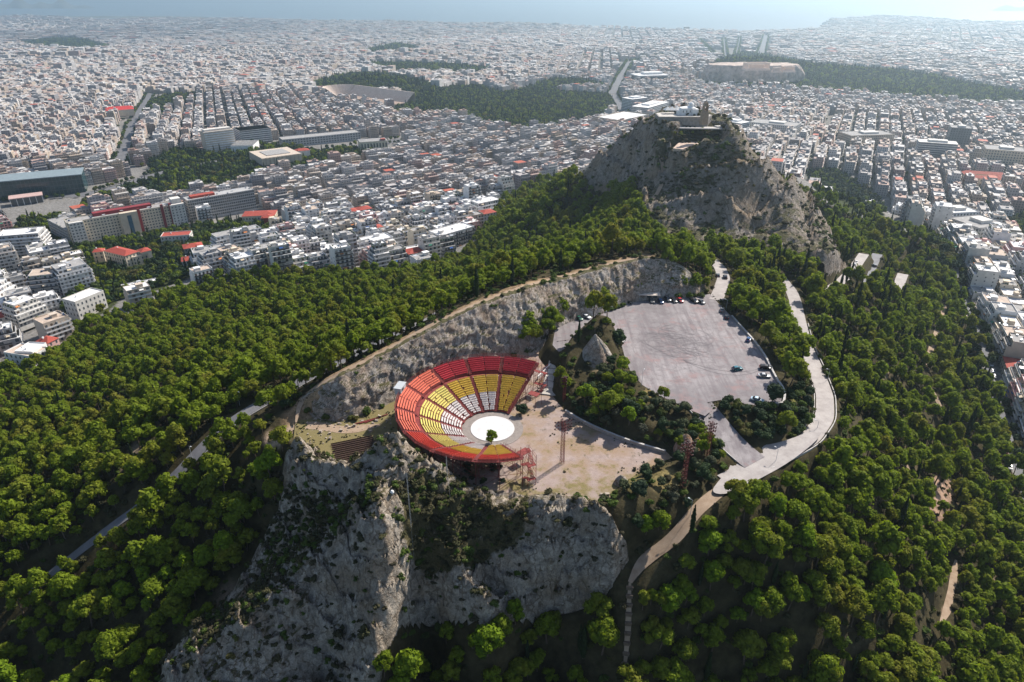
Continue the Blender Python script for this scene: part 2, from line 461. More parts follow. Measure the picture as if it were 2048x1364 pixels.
ROADS = {   # (pixel x, pixel y, height) along the middle, width in metres
 'loop_road': ([(1562,556,-13),(1582,580,-12.5),(1590,600,-12),(1598,640,-10),(1610,690,-8),(1630,735,-6.5),(1650,790,-4.5),(1650,835,-3),(1620,878,-1.5),(1565,908,-.7),(1510,930,-.2),(1450,962,-.2)], 6.0),
 'ramp_road': ([(1380,790,5),(1402,812,4.9),(1425,840,3.9),(1450,872,2.2),(1480,902,.8),(1510,925,0)], 9.5),
 'summit_road': ([(1432,600,5),(1440,580,4.6),(1448,556,3.4),(1440,535,0),(1415,512,-5),(1375,492,-8),(1335,470,-8)], 6.0),
 'forest_road': ([(900,612,-2),(860,640,3),(820,657,6),(760,685,5),(690,716,3),(620,752,1),(565,784,-2),(520,808,-4),(470,838,-6),(432,868,-9),(400,900,-12),(365,938,-15.5),(330,972,-19),(285,1010,-23.5),(225,1052,-29),(150,1110,-37),(60,1180,-47)], 5.0),
 'lower_road': ([(1755,508,-40),(1742,535,-39),(1738,562,-38),(1726,592,-36)], 6.5),
 'hairpin_road': ([(1728,508,-35),(1706,540,-32),(1680,566,-29),(1640,590,-24)], 6.5),
 'wood_clearing': ([(1806,548,-56),(1795,575,-54),(1775,600,-50)], 7),
}
DIRT = {
 'dirt_track': ([(1470,962,-.2),(1430,988,-.6),(1390,1022,-1.6),(1365,1060,-4),(1335,1090,-7),(1300,1108,-9.5),(1275,1135,-11),(1260,1165,-13)], 4.0),
 'rim_path': ([(592,845,1),(600,800,3.5),(640,768,10),(690,742,13),(740,717,14),(800,686,16),(850,656,18),(900,632,20),(950,609,21.5),(1000,589,22),(1050,572,22),(1100,559,21),(1150,547,20.6),(1200,532,20.6),(1250,520,21),(1300,512,21)], 1.9),
 'quarry_track': ([(560,868,-1),(600,848,0),(640,852,0),(690,862,0),(760,850,0)], 4.2),
 'hill_path': ([(1292,408,3),(1312,392,5),(1325,365,11),(1328,345,16),(1322,320,23),(1318,300,28),(1322,282,33)], 2.6),
 'wood_path': ([(1890,610,-72),(1878,650,-68),(1865,690,-64),(1852,730,-62)], 3.0),
 'lower_trail': ([(1912,1120,-66),(1905,1170,-66),(1893,1225,-66),(1880,1250,-66)], 2.4),
 'mid_trail': ([(1848,760,-58),(1868,790,-58),(1885,820,-60)], 2.6),
}
STEPS_PX = ([(1260,1165,-13),(1254,1190,-15.5),(1258,1225,-19.5),(1260,1260,-24),(1254,1300,-29),(1248,1345,-35)], 1.8)
R_W = {}
for k, (pts, w) in list(ROADS.items()) + list(DIRT.items()) + [('steps', STEPS_PX)]:
    R_W[k] = (resample(np.array([W(*p) for p in pts]), 1.5), w)
ISLAND_PX = [(1420,812),(1445,802),(1515,815),(1562,812),(1570,790),(1600,770),(1622,800),(1625,835),(1600,868),(1555,885),(1520,890),(1480,875),(1445,850)]

BUMPS = [(*W(745,168,-115)[:2], 150, 90, 34), (*W(1500,118,-95)[:2], 230, 150, 46), (*W(1720,140,-120)[:2], 420, 120, 22), (*W(130,92,-125)[:2], 320, 170, 30), (*W(830,102,-135)[:2], 170, 120, 24)]

def H0(x, y):
    """land without roads and levelled places"""
    sh = np.shape(x); x = np.asarray(x, float).ravel(); y = np.asarray(y, float).ravel()
    r = np.hypot(x, y)
    far = CITY_Z(r)
    w = sstep(1100, 1400, r)
    h = np.where(w < 1, rbf(x, y), 0) * (1 - w) + far * w
    for bx, by, sx, sy, a in BUMPS:
        h = h + a * np.exp(-((x - bx) / sx) ** 2 - ((y - by) / sy) ** 2)
    return h.reshape(sh)

def H(x, y, roads=True):
    sh = np.shape(x); x = np.asarray(x, float).ravel(); y = np.asarray(y, float).ravel()
    h = H0(x, y)
    near = (np.abs(x) < 420) & (y > 20) & (y < 720)
    if near.any():
        xs, ys, hs = x[near], y[near], h[near]
        d, _ = dist_line(xs, ys, QUARRY, True); d = np.where(inpoly(xs, ys, QUARRY), 0, d)
        hs = hs + (0 - hs) * (1 - sstep(0, 6, d))
        d, _ = dist_line(xs, ys, LOT, True); d = np.where(inpoly(xs, ys, LOT), 0, d)
        hs = hs + (LOTZ - hs) * (1 - sstep(0, 6, d))
        zi = inpoly(xs, ys, CLZONE)
        if zi.any():
            d0, a0 = dist_line(xs[zi], ys[zi], CL_BASE[:, :2]); d1, a1 = dist_line(xs[zi], ys[zi], CL_RIM[:, :2])
            tt = d0 / (d0 + d1 + 1e-6)
            z0_ = np.interp(a0, np.arange(len(CL_BASE)), CL_BASE[:, 2]); z1_ = np.interp(a1, np.arange(len(CL_RIM)), CL_RIM[:, 2])
            hs[zi] = z0_ + (z1_ - z0_) * tt ** 1.5 - 2.2 * np.sin(np.pi * tt)
        if roads:
            for k, (ln, w) in R_W.items():
                bb = (xs > ln[:, 0].min() - 15) & (xs < ln[:, 0].max() + 15) & (ys > ln[:, 1].min() - 15) & (ys < ln[:, 1].max() + 15)
                if not bb.any(): continue
                d, at = dist_line(xs[bb], ys[bb], ln[:, :2])
                zr = np.interp(at, np.arange(len(ln)), ln[:, 2])
                f = 1 - sstep(w / 2 + .5, w / 2 + 4.5, d)
                hs[bb] = hs[bb] + (zr - hs[bb]) * f
        h[near] = hs
    return h.reshape(sh)

# ---- outlines of what grows and stands where, drawn on the photograph and laid on the ground
HILL_PX = [(-700,760),(-100,750),(0,738),(60,742),(118,712),(150,672),(165,645),(240,640),(330,590),(430,566),(470,562),(560,556),(640,548),(700,552),(760,552),(860,540),(925,514),(955,474),(985,444),(1012,402),(1060,377),(1100,362),(1170,350),(1230,290),(1320,225),(1420,215),(1480,290),(1560,370),(1610,385),(1640,400),(1700,430),(1760,447),(1800,462),(1850,480),(1883,545),(1918,605),(1950,690),(1985,800),(2006,900),(2050,1000),(2200,1150),(2900,1500),(2900,2400),(-900,2400)]
ROCKHILL_PX = [(1150,362),(1230,290),(1320,222),(1440,220),(1480,285),(1560,372),(1625,415),(1690,535),(1650,545),(1600,528),(1540,514),(1470,500),(1400,498),(1330,482),(1296,448),(1283,405),(1262,372),(1210,382)]
RIDGE_PX = [(572,905),(606,885),(660,925),(700,930),(775,880),(850,912),(930,970),(1000,996),(1100,996),(1170,1005),(1215,1035),(1248,1085),(1252,1120),(1205,1190),(1080,1228),(985,1240),(900,1235),(800,1245),(770,1300),(745,1440),(280,1440),(330,1330),(420,1235),(500,1140),(560,1020)]
PARKS_PX = {
 'garden': [(800,190),(870,178),(960,172),(1000,186),(1100,184),(1225,190),(1245,232),(1205,238),(1190,250),(1150,258),(1090,268),(1010,270),(960,250),(900,236),(830,238),(770,225),(800,212)],
 'ardettos': [(612,176),(650,160),(700,150),(770,150),(850,165),(885,185),(870,212),(800,212),(796,186),(700,176),(620,178)],
 'strip': [(715,128),(800,128),(900,132),(985,140),(960,152),(870,150),(800,148)],
 'knoll': [(732,103),(790,90),(850,97),(815,108),(740,112)],
 'west_hill': [(35,86),(110,74),(170,82),(228,97),(190,101),(60,95)],
 'square': [(262,220),(330,192),(392,188),(405,200),(350,212),(338,232),(290,236)],
 'avenue_green': [(300,325),(352,300),(420,305),(500,288),(545,292),(620,300),(690,300),(760,300),(780,308),(700,328),(610,345),(560,352),(500,365),(420,388),(330,392),(240,410),(180,428),(160,415),(200,392),(300,352)],
 'hospital_grounds': [(150,497),(375,455),(480,442),(515,440),(570,452),(560,470),(490,482),(440,500),(400,548),(330,575),(240,600),(215,625),(150,640),(110,610),(195,560),(130,520)],
 'west_garden': [(40,440),(130,430),(150,470),(140,505),(70,505),(30,525),(0,540),(0,520)],
 'acropolis_woods': [(1402,172),(1420,135),(1445,118),(1490,106),(1560,118),(1620,130),(1700,138),(1800,145),(1870,155),(1930,168),(2040,190),(2090,215),(1960,216),(1850,205),(1760,196),(1690,190),(1600,182),(1520,172),(1440,180)],
 'street_green': [(1840,462),(1885,470),(1925,535),(1935,590),(1900,575),(1868,520)],
 'east_garden': [(2005,440),(2100,420),(2100,520),(2020,505)],
 'slope_right': [(1610,345),(1660,340),(1700,352),(1760,400),(1770,440),(1700,425),(1640,395)],
 'temple_strip': [(1010,192),(1110,160),(1180,165),(1225,180),(1100,184)],
}
def in_px(x, y, z, poly):
    px, py, d = PX(x, y, z)
    return inpoly(px, py, poly) & (d > 1)

COAST = [(-400,38),(0,40),(60,38),(130,41),(200,46),(330,43),(480,43),(560,46),(620,48),(760,49),(900,53),(1024,53),(1150,58),(1280,63),(1400,67),(1500,69),(1590,66),(1640,62),(1655,52),(1664,46),(1760,38),(1850,41),(1950,50),(2048,49),(2500,49)]
def on_land(x, y):
    px, py, d = PX(x, y, -229.0)
    return py > np.interp(px, [c[0] for c in COAST], [c[1] - 5 for c in COAST]) + 1.2 * perlin(px / 22.0, px * 0 + 3.1)

# ---------------------------------------------------------------- ground sheet
mt, nt, p = nodes('ground')
v = wcoord(nt)
at = nt.nodes.new('ShaderNodeAttribute'); at.attribute_name = 'tint'
f = ramp(nt, noise(nt, .35, 6, .65, v), [(.3, .45), (.7, 1.35)])
c = mixc(nt, 1.0, at.outputs['Color'], f, 'MULTIPLY')
c = mixc(nt, ramp(nt, noise(nt, 1.7, 5, .7, v), [(.52, 0.0), (.62, .5)]), c, (.035, .04, .014))
nt.links.new(c, p.inputs['Base Color']); p.inputs['Roughness'].default_value = .95; p.inputs['Specular IOR Level'].default_value = .05
bump(nt, p, noise(nt, 1.3, 6, .65, v), .6, .5)
MAT_GROUND = mt
MAT_ROCK = rock_mat('limestone', (.52, .455, .375), (.2, .178, .152), (.29, .21, .135), (.06, .052, .026))
MAT_CLIFF = rock_mat('quarry_limestone', (.54, .48, .42), (.225, .205, .185), (.34, .235, .16), (.06, .055, .026), False, 1.15)
MAT_HILL = rock_mat('hill_limestone', (.38, .33, .285), (.2, .175, .15), (.25, .18, .11), (.055, .052, .026), True, .55)

AZ = np.radians(np.linspace(-60, 60, 640))
dep = np.radians(np.concatenate([np.linspace(74, 34, 210), np.linspace(34, 7, 200)[1:], np.linspace(7, 1.55, 120)[1:]]))
RR = 215.0 / np.tan(dep)
gx = (RR[:, None] * np.sin(AZ)[None]).ravel(); gy = (RR[:, None] * np.cos(AZ)[None]).ravel()
gz = H(gx, gy)
gr = np.hypot(gx, gy)
gpx, gpy, gd = PX(gx, gy, gz)
m_rock = inpoly(gpx, gpy, RIDGE_PX) & (gy < 185)
m_hill = inpoly(gpx, gpy, ROCKHILL_PX) & (gy < 720)
gz = gz + .35 * fbm(gx / 9, gy / 9, o=3) * (gr < 900) * ~(inpoly(gx, gy, QUARRY) | inpoly(gx, gy, LOT))
gz = gz - 7.0 * m_rock * (gr < 400) - 2.5 * m_hill
hid = (inpoly(gx, gy, QUARRY) | inpoly(gx, gy, LOT))
gz = gz - .12 * hid
for k, (ln, w) in R_W.items():
    d, _ = dist_line(gx, gy, ln[::3, :2]); gz = gz - .18 * (d < w / 2 + .6)
land = on_land(gx, gy)
gz = np.where((gr > 4500) & ~land, -236.0, gz)
# colours of the ground itself
tint = np.zeros((len(gx), 3))
n1 = fbm(gx / 30, gy / 30, o=4)[:, None]
forest = np.array((.05, .042, .022)) + .03 * np.clip(n1 + .1, 0, 1) * np.array((1.3, 1.0, .7))
urban = np.array((.22, .21, .2)) + .05 * n1
hillarea = inpoly(gpx, gpy, HILL_PX) & (gr < 860)
tint[:] = np.where(hillarea[:, None], forest, urban)
dry = np.array((.2, .155, .075))
dd, _ = dist_line(gx, gy, R_W['rim_path'][0][::4, :2]); k = (1 - sstep(2, 7, dd + 3 * n1[:, 0]))[:, None]; tint = tint * (1 - k) + np.array((.3, .21, .13)) * k
for ctr, rad, colr in [((1880, 985), 34, (.36, .24, .17)), ((1862, 1035), 26, (.36, .24, .17)), ((1800, 930), 30, (.3, .22, .15)), ((545, 880), 20, (.34, .25, .18)), ((1395, 890), 16, (.3, .2, .1)), ((1260, 960), 22, (.17, .15, .06)), ((1330, 960), 26, (.2, .16, .07)), ((1470, 795), 9, (.2, .16, .07)), ((470, 1200), 40, (.16, .12, .085)), ((1660, 640), 16, (.2, .15, .1)), ((1765, 745), 14, (.22, .17, .11)), ((1740, 870), 18, (.2, .16, .1)), ((1985, 1165), 12, (.25, .19, .13)), ((280, 900), 22, (.22, .17, .12)), ((250, 930), 14, (.25, .19, .14)), ((1890, 1220), 9, (.33, .24, .17)), ((1190, 735), 8, (.25, .2, .12)), ((1300, 790), 14, (.22, .17, .07)), ((1590, 800), 9, (.2, .19, .06))]:
    d_ = np.hypot(gpx - ctr[0], gpy - ctr[1]) + 9 * fbm(gx / 5, gy / 5, o=3)
    k = (1 - sstep(rad * .6, rad * 1.3, d_))[:, None] * hillarea[:, None]
    tint = tint * (1 - k) + np.array(colr) * k
for name_, poly in PARKS_PX.items():
    k = (inpoly(gpx, gpy, poly) & (gr > 450))[:, None]
    tint = np.where(k, np.array((.05, .062, .025)), tint)
far_ = sstep(3500, 6000, gr)[:, None]
tint = tint * (1 - far_ * ~hillarea[:, None]) + np.array((.2, .19, .17)) * far_ * ~hillarea[:, None]
me = mk('ground', np.c_[gx, gy, gz], grid_faces(len(RR), len(AZ))[:, ::-1], mats=MAT_GROUND, smooth=True, col=tint)
obj('ground', me, kind='structure')
del gpx, gpy, gd, tint, forest, urban

# sea to the horizon
ms, nt, p = nodes('sea_water')
v = wcoord(nt)
p.inputs['Base Color'].default_value = (.1, .15, .17, 1); p.inputs['Roughness'].default_value = .42; p.inputs['Specular IOR Level'].default_value = .5
bump(nt, p, noise(nt, .02, 6, .6, v), .35, 8.0)
t = np.radians(np.linspace(-75, 75, 49)); rs = np.array([4200., 9000, 20000, 70000])
V = np.stack([np.outer(rs, np.sin(t)), np.outer(rs, np.cos(t)), np.full((4, 49), -230.0)], 2).reshape(-1, 3)
obj('sea', mk('sea', V, grid_faces(4, 49)[:, ::-1], mats=ms), kind='structure')
# far shore on the other side of the gulf
m_far = plain('far_shore', (.12, .13, .1), .9, .2, .002)
mm = M()
for (xa, xb, yy, hh) in [(-60, 190, 17, 150), (1985, 2300, 22, 170), (60, 420, 36.5, 8)]:
    n_ = 40
    A = []
    for i in range(n_):
        q = W(xa + (xb - xa) * i / (n_ - 1), yy, -230)
        e = math.sin(math.pi * i / (n_ - 1)) ** .6
        A.append((q[0], q[1], -232)); A.append((q[0] * 1.03, q[1] * 1.03, -230 + hh * e * (.7 + .5 * math.sin(i * .7) * math.sin(i * .23 + 1)))); A.append((q[0] * 1.09, q[1] * 1.09, -232))
    mm.add(A, grid_faces(n_, 3))
obj('far_hills', mm.mesh('far_hills', m_far, True), kind='structure')

# ---------------------------------------------------------------- foreground rock ridge
def hit_land(px, py, tmin=70.0, tmax=1200.0):
    u = (px - 1024) / FOC; v_ = (682 - py) / FOC
    t_ = np.arange(tmin, tmax, 1.0)
    X, Y, Z = u * t_, (CP + v_ * SP) * t_, CAMH + (-SP + v_ * CP) * t_
    i = int(np.argmax(Z < H(X, Y)))
    return X[i], Y[i]
# ribs and gullies: outline on the photograph, height, half width
RIBS_R = [([(792,1040),(740,1085),(700,1110),(640,1150),(560,1215),(480,1275),(400,1330),(330,1390)], 5.0, 7.5), ([(783,985),(778,1090),(768,1180),(762,1280),(745,1380)], 4.5, 5.5), ([(640,1235),(665,1300),(690,1400)], -6.0, 10), ([(606,900),(585,980),(560,1050)], 2.5, 5), ([(700,945),(690,1000),(640,1060)], -2.2, 5),
 ([(1150,1020),(1190,1090),(1210,1160)], 2.5, 5), ([(1090,1010),(1100,1100),(1110,1210)], 2.0, 4), ([(1050,1030),(1040,1100),(1010,1180)], -2.5, 5), ([(1140,1120),(1150,1210)], -2.5, 4), ([(960,1110),(930,1160),(900,1220)], 2.0, 4), ([(850,1110),(860,1180),(850,1240)], -2.5, 5), ([(775,893),(800,935),(790,990)], 2.0, 4)]
RIBS_H = [([(1440,262),(1470,320),(1490,345),(1530,370),(1575,400),(1615,430),(1645,490)], 9, 16), ([(1475,345),(1455,400),(1430,470)], 6, 11), ([(1535,385),(1520,430),(1500,480)], -8, 12), ([(1590,430),(1580,470),(1575,490)], 6, 9), ([(1320,262),(1270,285),(1225,318),(1180,350)], 6, 14), ([(1330,300),(1340,350),(1325,410)], -5, 10), ([(1400,330),(1390,390),(1370,450)], 4, 10), ([(1300,280),(1285,320),(1270,345)], -5, 9)]
def ribs(X, Y, lst):
    z = np.zeros(len(X))
    for pts, a, w in lst:
        ln = np.array([hit_land(*q) for q in pts])
        wob = 1 + .45 * fbm(X / w / 1.2, Y / w / 1.2, o=3)
        d, at_ = dist_line(X, Y, ln)
        e = np.minimum(1, np.minimum(at_ + .35, len(ln) - 1 - at_ + .35))
        z = z + a * e * np.exp(-(d / w / wob) ** 2)
    return z
def patch(name, x0, x1, y0, y1, step, mat, poly, amp, freq, heavy_fn, soft, sink=2.0, flats=(), rib=(), terr=(1.0, 9.0)):
    xs = np.arange(x0, x1, step); ys = np.arange(y0, y1, step)
    X, Y = np.meshgrid(xs, ys, indexing='ij'); X, Y = X.ravel(), Y.ravel()
    Z = H(X, Y)
    px, py, d = PX(X, Y, Z)
    rz = ribs(X, Y, rib)
    dl, _ = dist_line(px, py, poly, True); ins = inpoly(px, py, poly)
    sd = np.where(ins, dl, -dl) / soft + .8 * fbm(X * freq * 1.3, Y * freq * 1.3, o=4)
    k = sstep(-.6, 1.0, sd)
    calm = np.ones(len(X))
    for fp, fz_, fb in flats:
        dfl, _ = dist_line(X, Y, fp, True); dfl = np.where(inpoly(X, Y, fp), 0, dfl); wf = 1 - sstep(0, fb, dfl)
        Z = Z + (fz_ - Z) * wf; calm *= 1 - wf
    a = math.radians(28)
    u, w = X * math.cos(a) + Y * math.sin(a), -X * math.sin(a) + Y * math.cos(a)
    wx = fbm(X * freq, Y * freq, Z * freq, o=3); wy = fbm(X * freq + 40, Y * freq, Z * freq + 9, o=3)
    r = ridged(u * freq * .55 + wx * .8, w * freq * 1.25 + wy * .8, Z * freq * .7, o=5)
    r2 = ridged(X * freq * 3.1, Y * freq * 3.1, Z * freq * 2.2, o=4)
    b = fbm(X * freq * .5, Y * freq * .5, o=3)
    k0 = k; k = k * calm
    lay = perlin(u * freq * .9 + .6 * wx, w * freq * 3.4 + 1.2 * wy, Z * freq * 1.6)
    r3 = ridged(X * freq * 7.3, Y * freq * 7.3, Z * freq * 5, o=3)
    ph = Z / terr[1] + .9 * b + .35 * wx
    step_ = (ph - np.floor(ph)) ** 3 - .25
    Zn = Z + k * (rz + terr[0] * step_) + k * amp * (r * .72 + r2 * .46 + r3 * .15 + b * .8 + .45 * np.abs(lay) - .35)
    Xn = X + k * amp * .55 * fbm(X * freq * 2 + 7, Y * freq * 2, Z * freq * 2, o=4)
    Yn = Y + k * amp * .55 * fbm(X * freq * 2 + 90, Y * freq * 2, Z * freq * 2, o=4)
    edge = np.minimum.reduce([X - x0, x1 - X, Y - y0, y1 - Y])
    Zn = Zn - sink * (1 - sstep(-1.2, .1, sd)) - sink * (1 - sstep(0, 4 * step, edge))
    col = np.c_[np.full(len(X), 1.0), heavy_fn(px, py, X, Y), k0]
    Q = grid_faces(len(xs), len(ys))
    keep = (sd > -2.5)
    Q = Q[keep[Q].any(1)]
    me = mk(name, np.c_[Xn, Yn, Zn], Q, mats=mat, smooth=True, col=col)
    obj(name, me, kind='structure')
    return (xs, ys, Zn.reshape(len(xs), len(ys)))

def heavy_ridge(px, py, X, Y):
    hv = np.zeros(len(X)) - .32
    def blob(poly, s):
        d, _ = dist_line(px, py, poly, True); i = inpoly(px, py, poly); return sstep(-14, 22, np.where(i, d, -d)) * s
    hv = np.maximum(hv, blob([(785,1010),(830,950),(900,975),(1010,1030),(1070,1020),(1060,1075),(1010,1120),(950,1160),(850,1170),(800,1130)], .95) - .25)
    hv = np.maximum(hv, blob([(600,980),(760,1000),(770,1070),(680,1100),(600,1160),(520,1170),(540,1060)], .62) - .2)
    hv = np.maximum(hv, blob([(420,1240),(560,1160),(640,1120),(600,1190),(480,1290),(380,1350)], .62) - .2)
    return hv
RIDGE = patch('rocky_ridge', -100, 52, 92, 182, .4, MAT_ROCK, RIDGE_PX, 5.0, .085, heavy_ridge, 16, rib=RIBS_R, terr=(2.2, 7.0))

def heavy_hill(px, py, X, Y):
    hv = np.zeros(len(X)) - .22
    def blob(poly, s):
        d, _ = dist_line(px, py, poly, True); i = inpoly(px, py, poly); return sstep(-6, 10, np.where(i, d, -d)) * s
    hv = np.maximum(hv, blob([(1310,260),(1450,262),(1440,280),(1370,285),(1340,300),(1330,345),(1300,330)], .75) - .15)
    hv = np.maximum(hv, blob([(1335,390),(1345,330),(1400,300),(1470,330),(1520,370),(1470,385),(1400,400)], .55) - .15)
    return hv
SUMMIT_FLAT = np.array([W(a_, b_, 44)[:2] for a_, b_ in [(1316, 241), (1440, 246), (1444, 234), (1322, 229)]])
VIEW_PX = [(1346,297),(1356,287),(1378,279),(1402,275),(1424,278),(1440,288),(1437,296),(1412,291),(1390,289),(1365,299)]
VIEW_FLAT = np.array([W(a_, b_, 32)[:2] for a_, b_ in VIEW_PX])
HILLP = patch('summit_hill', 25, 330, 375, 700, 1.35, MAT_HILL, ROCKHILL_PX, 5.5, .034, heavy_hill, 9, 3.5, [(SUMMIT_FLAT, 44.0, 12), (VIEW_FLAT, 30.5, 7)], RIBS_H, (6.0, 15.0))

def ground_at(x, y):
    """height to stand things on, rock patches included"""
    x = np.atleast_1d(np.asarray(x, float)); y = np.atleast_1d(np.asarray(y, float))
    z = H(x, y)
    for xs, ys, Zn in (RIDGE, HILLP):
        i = np.round((x - xs[0]) / (xs[1] - xs[0])).astype(int); j = np.round((y - ys[0]) / (ys[1] - ys[0])).astype(int)
        ok = (i >= 0) & (j >= 0) & (i < len(xs)) & (j < len(ys))
        z[ok] = np.maximum(z[ok] - .6, Zn[i[ok], j[ok]])
    return z

def hit(px, py, tmin=70.0, tmax=1400.0):
    """where the sight line through a point of the photograph meets the ground"""
    u = (px - 1024) / FOC; v_ = (682 - py) / FOC
    t_ = np.arange(tmin, tmax, .5)
    X, Y, Z = u * t_, (CP + v_ * SP) * t_, CAMH + (-SP + v_ * CP) * t_
    g_ = ground_at(X, Y)
    i = int(np.argmax(Z < g_))
    return float(X[i]), float(Y[i]), float(g_[i])

# ---------------------------------------------------------------- quarry cliff
def cliff():
    B = resample(CL_BASE, .55); R = resample(CL_RIM, .55)
    n = max(len(B), len(R)); nv = 46
    s = np.linspace(0, 1, n)
    f = lambda A: np.stack([np.interp(s * (len(A) - 1), np.arange(len(A)), A[:, k]) for k in range(3)], 1)
    B, R = f(B), f(R)
    R[:, 2] += 1.3 * fbm(R[:, 0] * .09, R[:, 1] * .09, o=4) + .5 * perlin(R[:, 0] * .6, R[:, 1] * .6)
    tl = np.linspace(0, 1, nv)
    back = R - B; back[:, 2] = 0; back /= np.linalg.norm(back, axis=1)[:, None] + 1e-6
    out = -back
    P = np.zeros((n, nv, 3))
    prof = np.clip(tl / .9, 0, 1)
    for i, tt in enumerate(prof):
        b0 = B + out * 2.2; r0 = R + out * .6
        bl = tt ** 1.0
        P[:, i] = b0 * (1 - bl) + r0 * bl
        P[:, i, 2] = (B[:, 2] - 1.2) * (1 - tt) + (R[:, 2] + .25) * tt
        P[:, i] += out * (1.3 * math.sin(math.pi * (1 - tt)) * .6)[None] if False else 0
    for i in range(nv):
        if tl[i] > .9:
            k = (tl[i] - .9) / .1
            P[:, i] = R + out * .6 + back * 5.0 * k; P[:, i, 2] = R[:, 2] + .25 - 1.1 * k * k
    X, Y, Z = P[..., 0].ravel(), P[..., 1].ravel(), P[..., 2].ravel()
    T = np.tile(prof, n); tlv = np.tile(tl, n)
    U = np.repeat(np.arange(n) * .55, nv)
    rid = ridged(U * .12 + .5 * fbm(U * .1, Z * .1), Z * .05 + U * .02, o=5)
    r2 = ridged(X * .3, Y * .3, Z * .22, o=4)
    hgt = np.repeat(np.clip((R[:, 2] - B[:, 2]) / 14, .25, 1), nv)
    k = hgt * (1 - sstep(.9, 1.0, tlv)) * (.35 + .65 * np.sin(np.pi * np.clip(T, .08, .92)))
    r4 = ridged(X * .13 + Z * .05, Y * .13, Z * .2, o=5)
    ph = Z / 4.5 + U * .03 + 1.4 * fbm(U * .05, Z * .08, o=3); st_ = (ph - np.floor(ph)) ** 2 - .3
    d = (1.2 * rid + 2.3 * r4 + 1.3 * r2 + 0.5 * st_ + 3.2 * fbm(U * .045, Z * .05, o=3) + .6 * fbm(X, Y, Z, o=3) - .8) * k
    low = np.where(T < .35, 1.0 + 3 * T, 9.0); d = np.minimum(d, low)
    O = np.repeat(out, nv, 0)
    X = X + O[:, 0] * d; Y = Y + O[:, 1] * d; Z = Z + k * .6 * fbm(X * .5, Y * .5, Z * .5, o=3)
    me = mk('quarry_cliff', np.c_[X, Y, Z], grid_faces(n, nv), mats=MAT_CLIFF, smooth=True)
    obj('quarry_cliff', me, kind='structure')
cliff()

def boulder(name, label, cx, cy, z, rx, ry, h, seed, mat=None, peak=1.6, rough=.3, nu=64, nv=34, cat='rock', group=None, pw=.8, spur=0.0):
    """an upright crag: rings narrowing to a rugged top"""
    t = np.linspace(0, 2 * np.pi, nu, endpoint=False); k = np.linspace(0, 1, nv)
    K, T = np.meshgrid(k, t, indexing='ij')
    rad = (1 - K ** peak) ** pw
    x = np.cos(T) * rx * rad; y = np.sin(T) * ry * rad; zz = h * K - .6 * (K == 0)
    s = seed * 13.7; fr = 2.2 / max(rx, ry)
    d = 1 + rough * (ridged(x * fr * .6 + s, y * fr * .6, zz * fr * .25, o=5) * .8 + .4 * fbm(x * fr * 2 + s, y * fr * 2, zz * fr * 1.2, o=4))
    d = d + spur * (ridged(np.cos(T) * 1.3 + s, np.sin(T) * 1.3, K * .7, o=4) - .35) + spur * .5 * fbm(np.cos(T) * 3 + s, np.sin(T) * 3, K * 5, o=3)
    d = np.where(d > .85, .85 + .3 * np.tanh((d - .85) / .3), d)
    zz = zz + rough * .25 * h * fbm(x * fr + s, y * fr, o=4) * np.sin(np.pi * np.clip(K, 0, 1))
    x = x + rx * .18 * fbm(zz * fr * .7 + s, y * fr * .5, o=3) * K; V = np.stack([x * d, y * d, zz], 2).reshape(-1, 3)
    i, j = np.meshgrid(np.arange(nv - 1), np.arange(nu), indexing='ij'); j2 = (j + 1) % nu
    Q = np.stack([i * nu + j, i * nu + j2, (i + 1) * nu + j2, (i + 1) * nu + j], 2).reshape(-1, 4)
    me = mk(name, V, Q, mats=mat or MAT_CLIFF, smooth=True)
    return thing(name, label, cat, (cx, cy, z), 0, group, me)

x, y, z = W(1188, 752, 1.5)
boulder('rock_crag', 'pale pointed cone of bare rock between the theatre and the car park', x + .5, y + 3.0, 0.5, 10.0, 8.6, 17.0, 3, peak=1.0, rough=.38, nu=110, nv=60, pw=.92, spur=.55)
x, y, z = W(1368, 902, .5)
boulder('rock_boulder', 'upright boulder with an orange stained side at the narrow end of the gravel plaza', x, y, 0, 3.1, 2.8, 7.0, 5, mat=rock_mat('orange_stained_rock', (.48, .4, .36), (.36, .2, .12), (.42, .17, .05), (.06, .05, .03), False, 1.6), peak=2.2, rough=.25)
for q, (bx, by, bz, r_, h_) in enumerate([(1242,965,.3,2.0,3.2),(1255,985,.3,1.5,2.6),(1152,812,.5,2.4,3.0),(1140,775,1,2.0,3.4)]):
    x, y, z = W(bx, by, bz)
    boulder('rock_boulder', ['jagged grey boulder at the lower edge of the gravel plaza', 'smaller grey boulder leaning below the jagged one at the plaza edge', 'low brown boulder at the foot of the shrubby mound', 'rounded boulder beside the paved walk under the cone of rock'][q], x, y, bz - .4, r_, r_ * .8, h_, 7 + q, peak=1.8, rough=.3, nu=36, nv=20)

# ================================================================ PAVED SURFACES
def ngon(name, poly, z, mat, kind='structure'):
    n = len(poly)
    me = bpy.data.meshes.new(name)
    me.from_pydata([(a[0], a[1], z) for a in poly], [], [tuple(range(n))])
    me.update()
    if me.polygons[0].normal.z < 0: me.flip_normals()
    me.materials.append(mat)
    return obj(name, me, kind=kind)

def smooth_poly(poly, it=2):
    p = np.asarray(poly, float)
    for _ in range(it):
        q = np.roll(p, -1, 0)
        p = np.stack([p * .75 + q * .25, p * .25 + q * .75], 1).reshape(-1, 2)
    return p

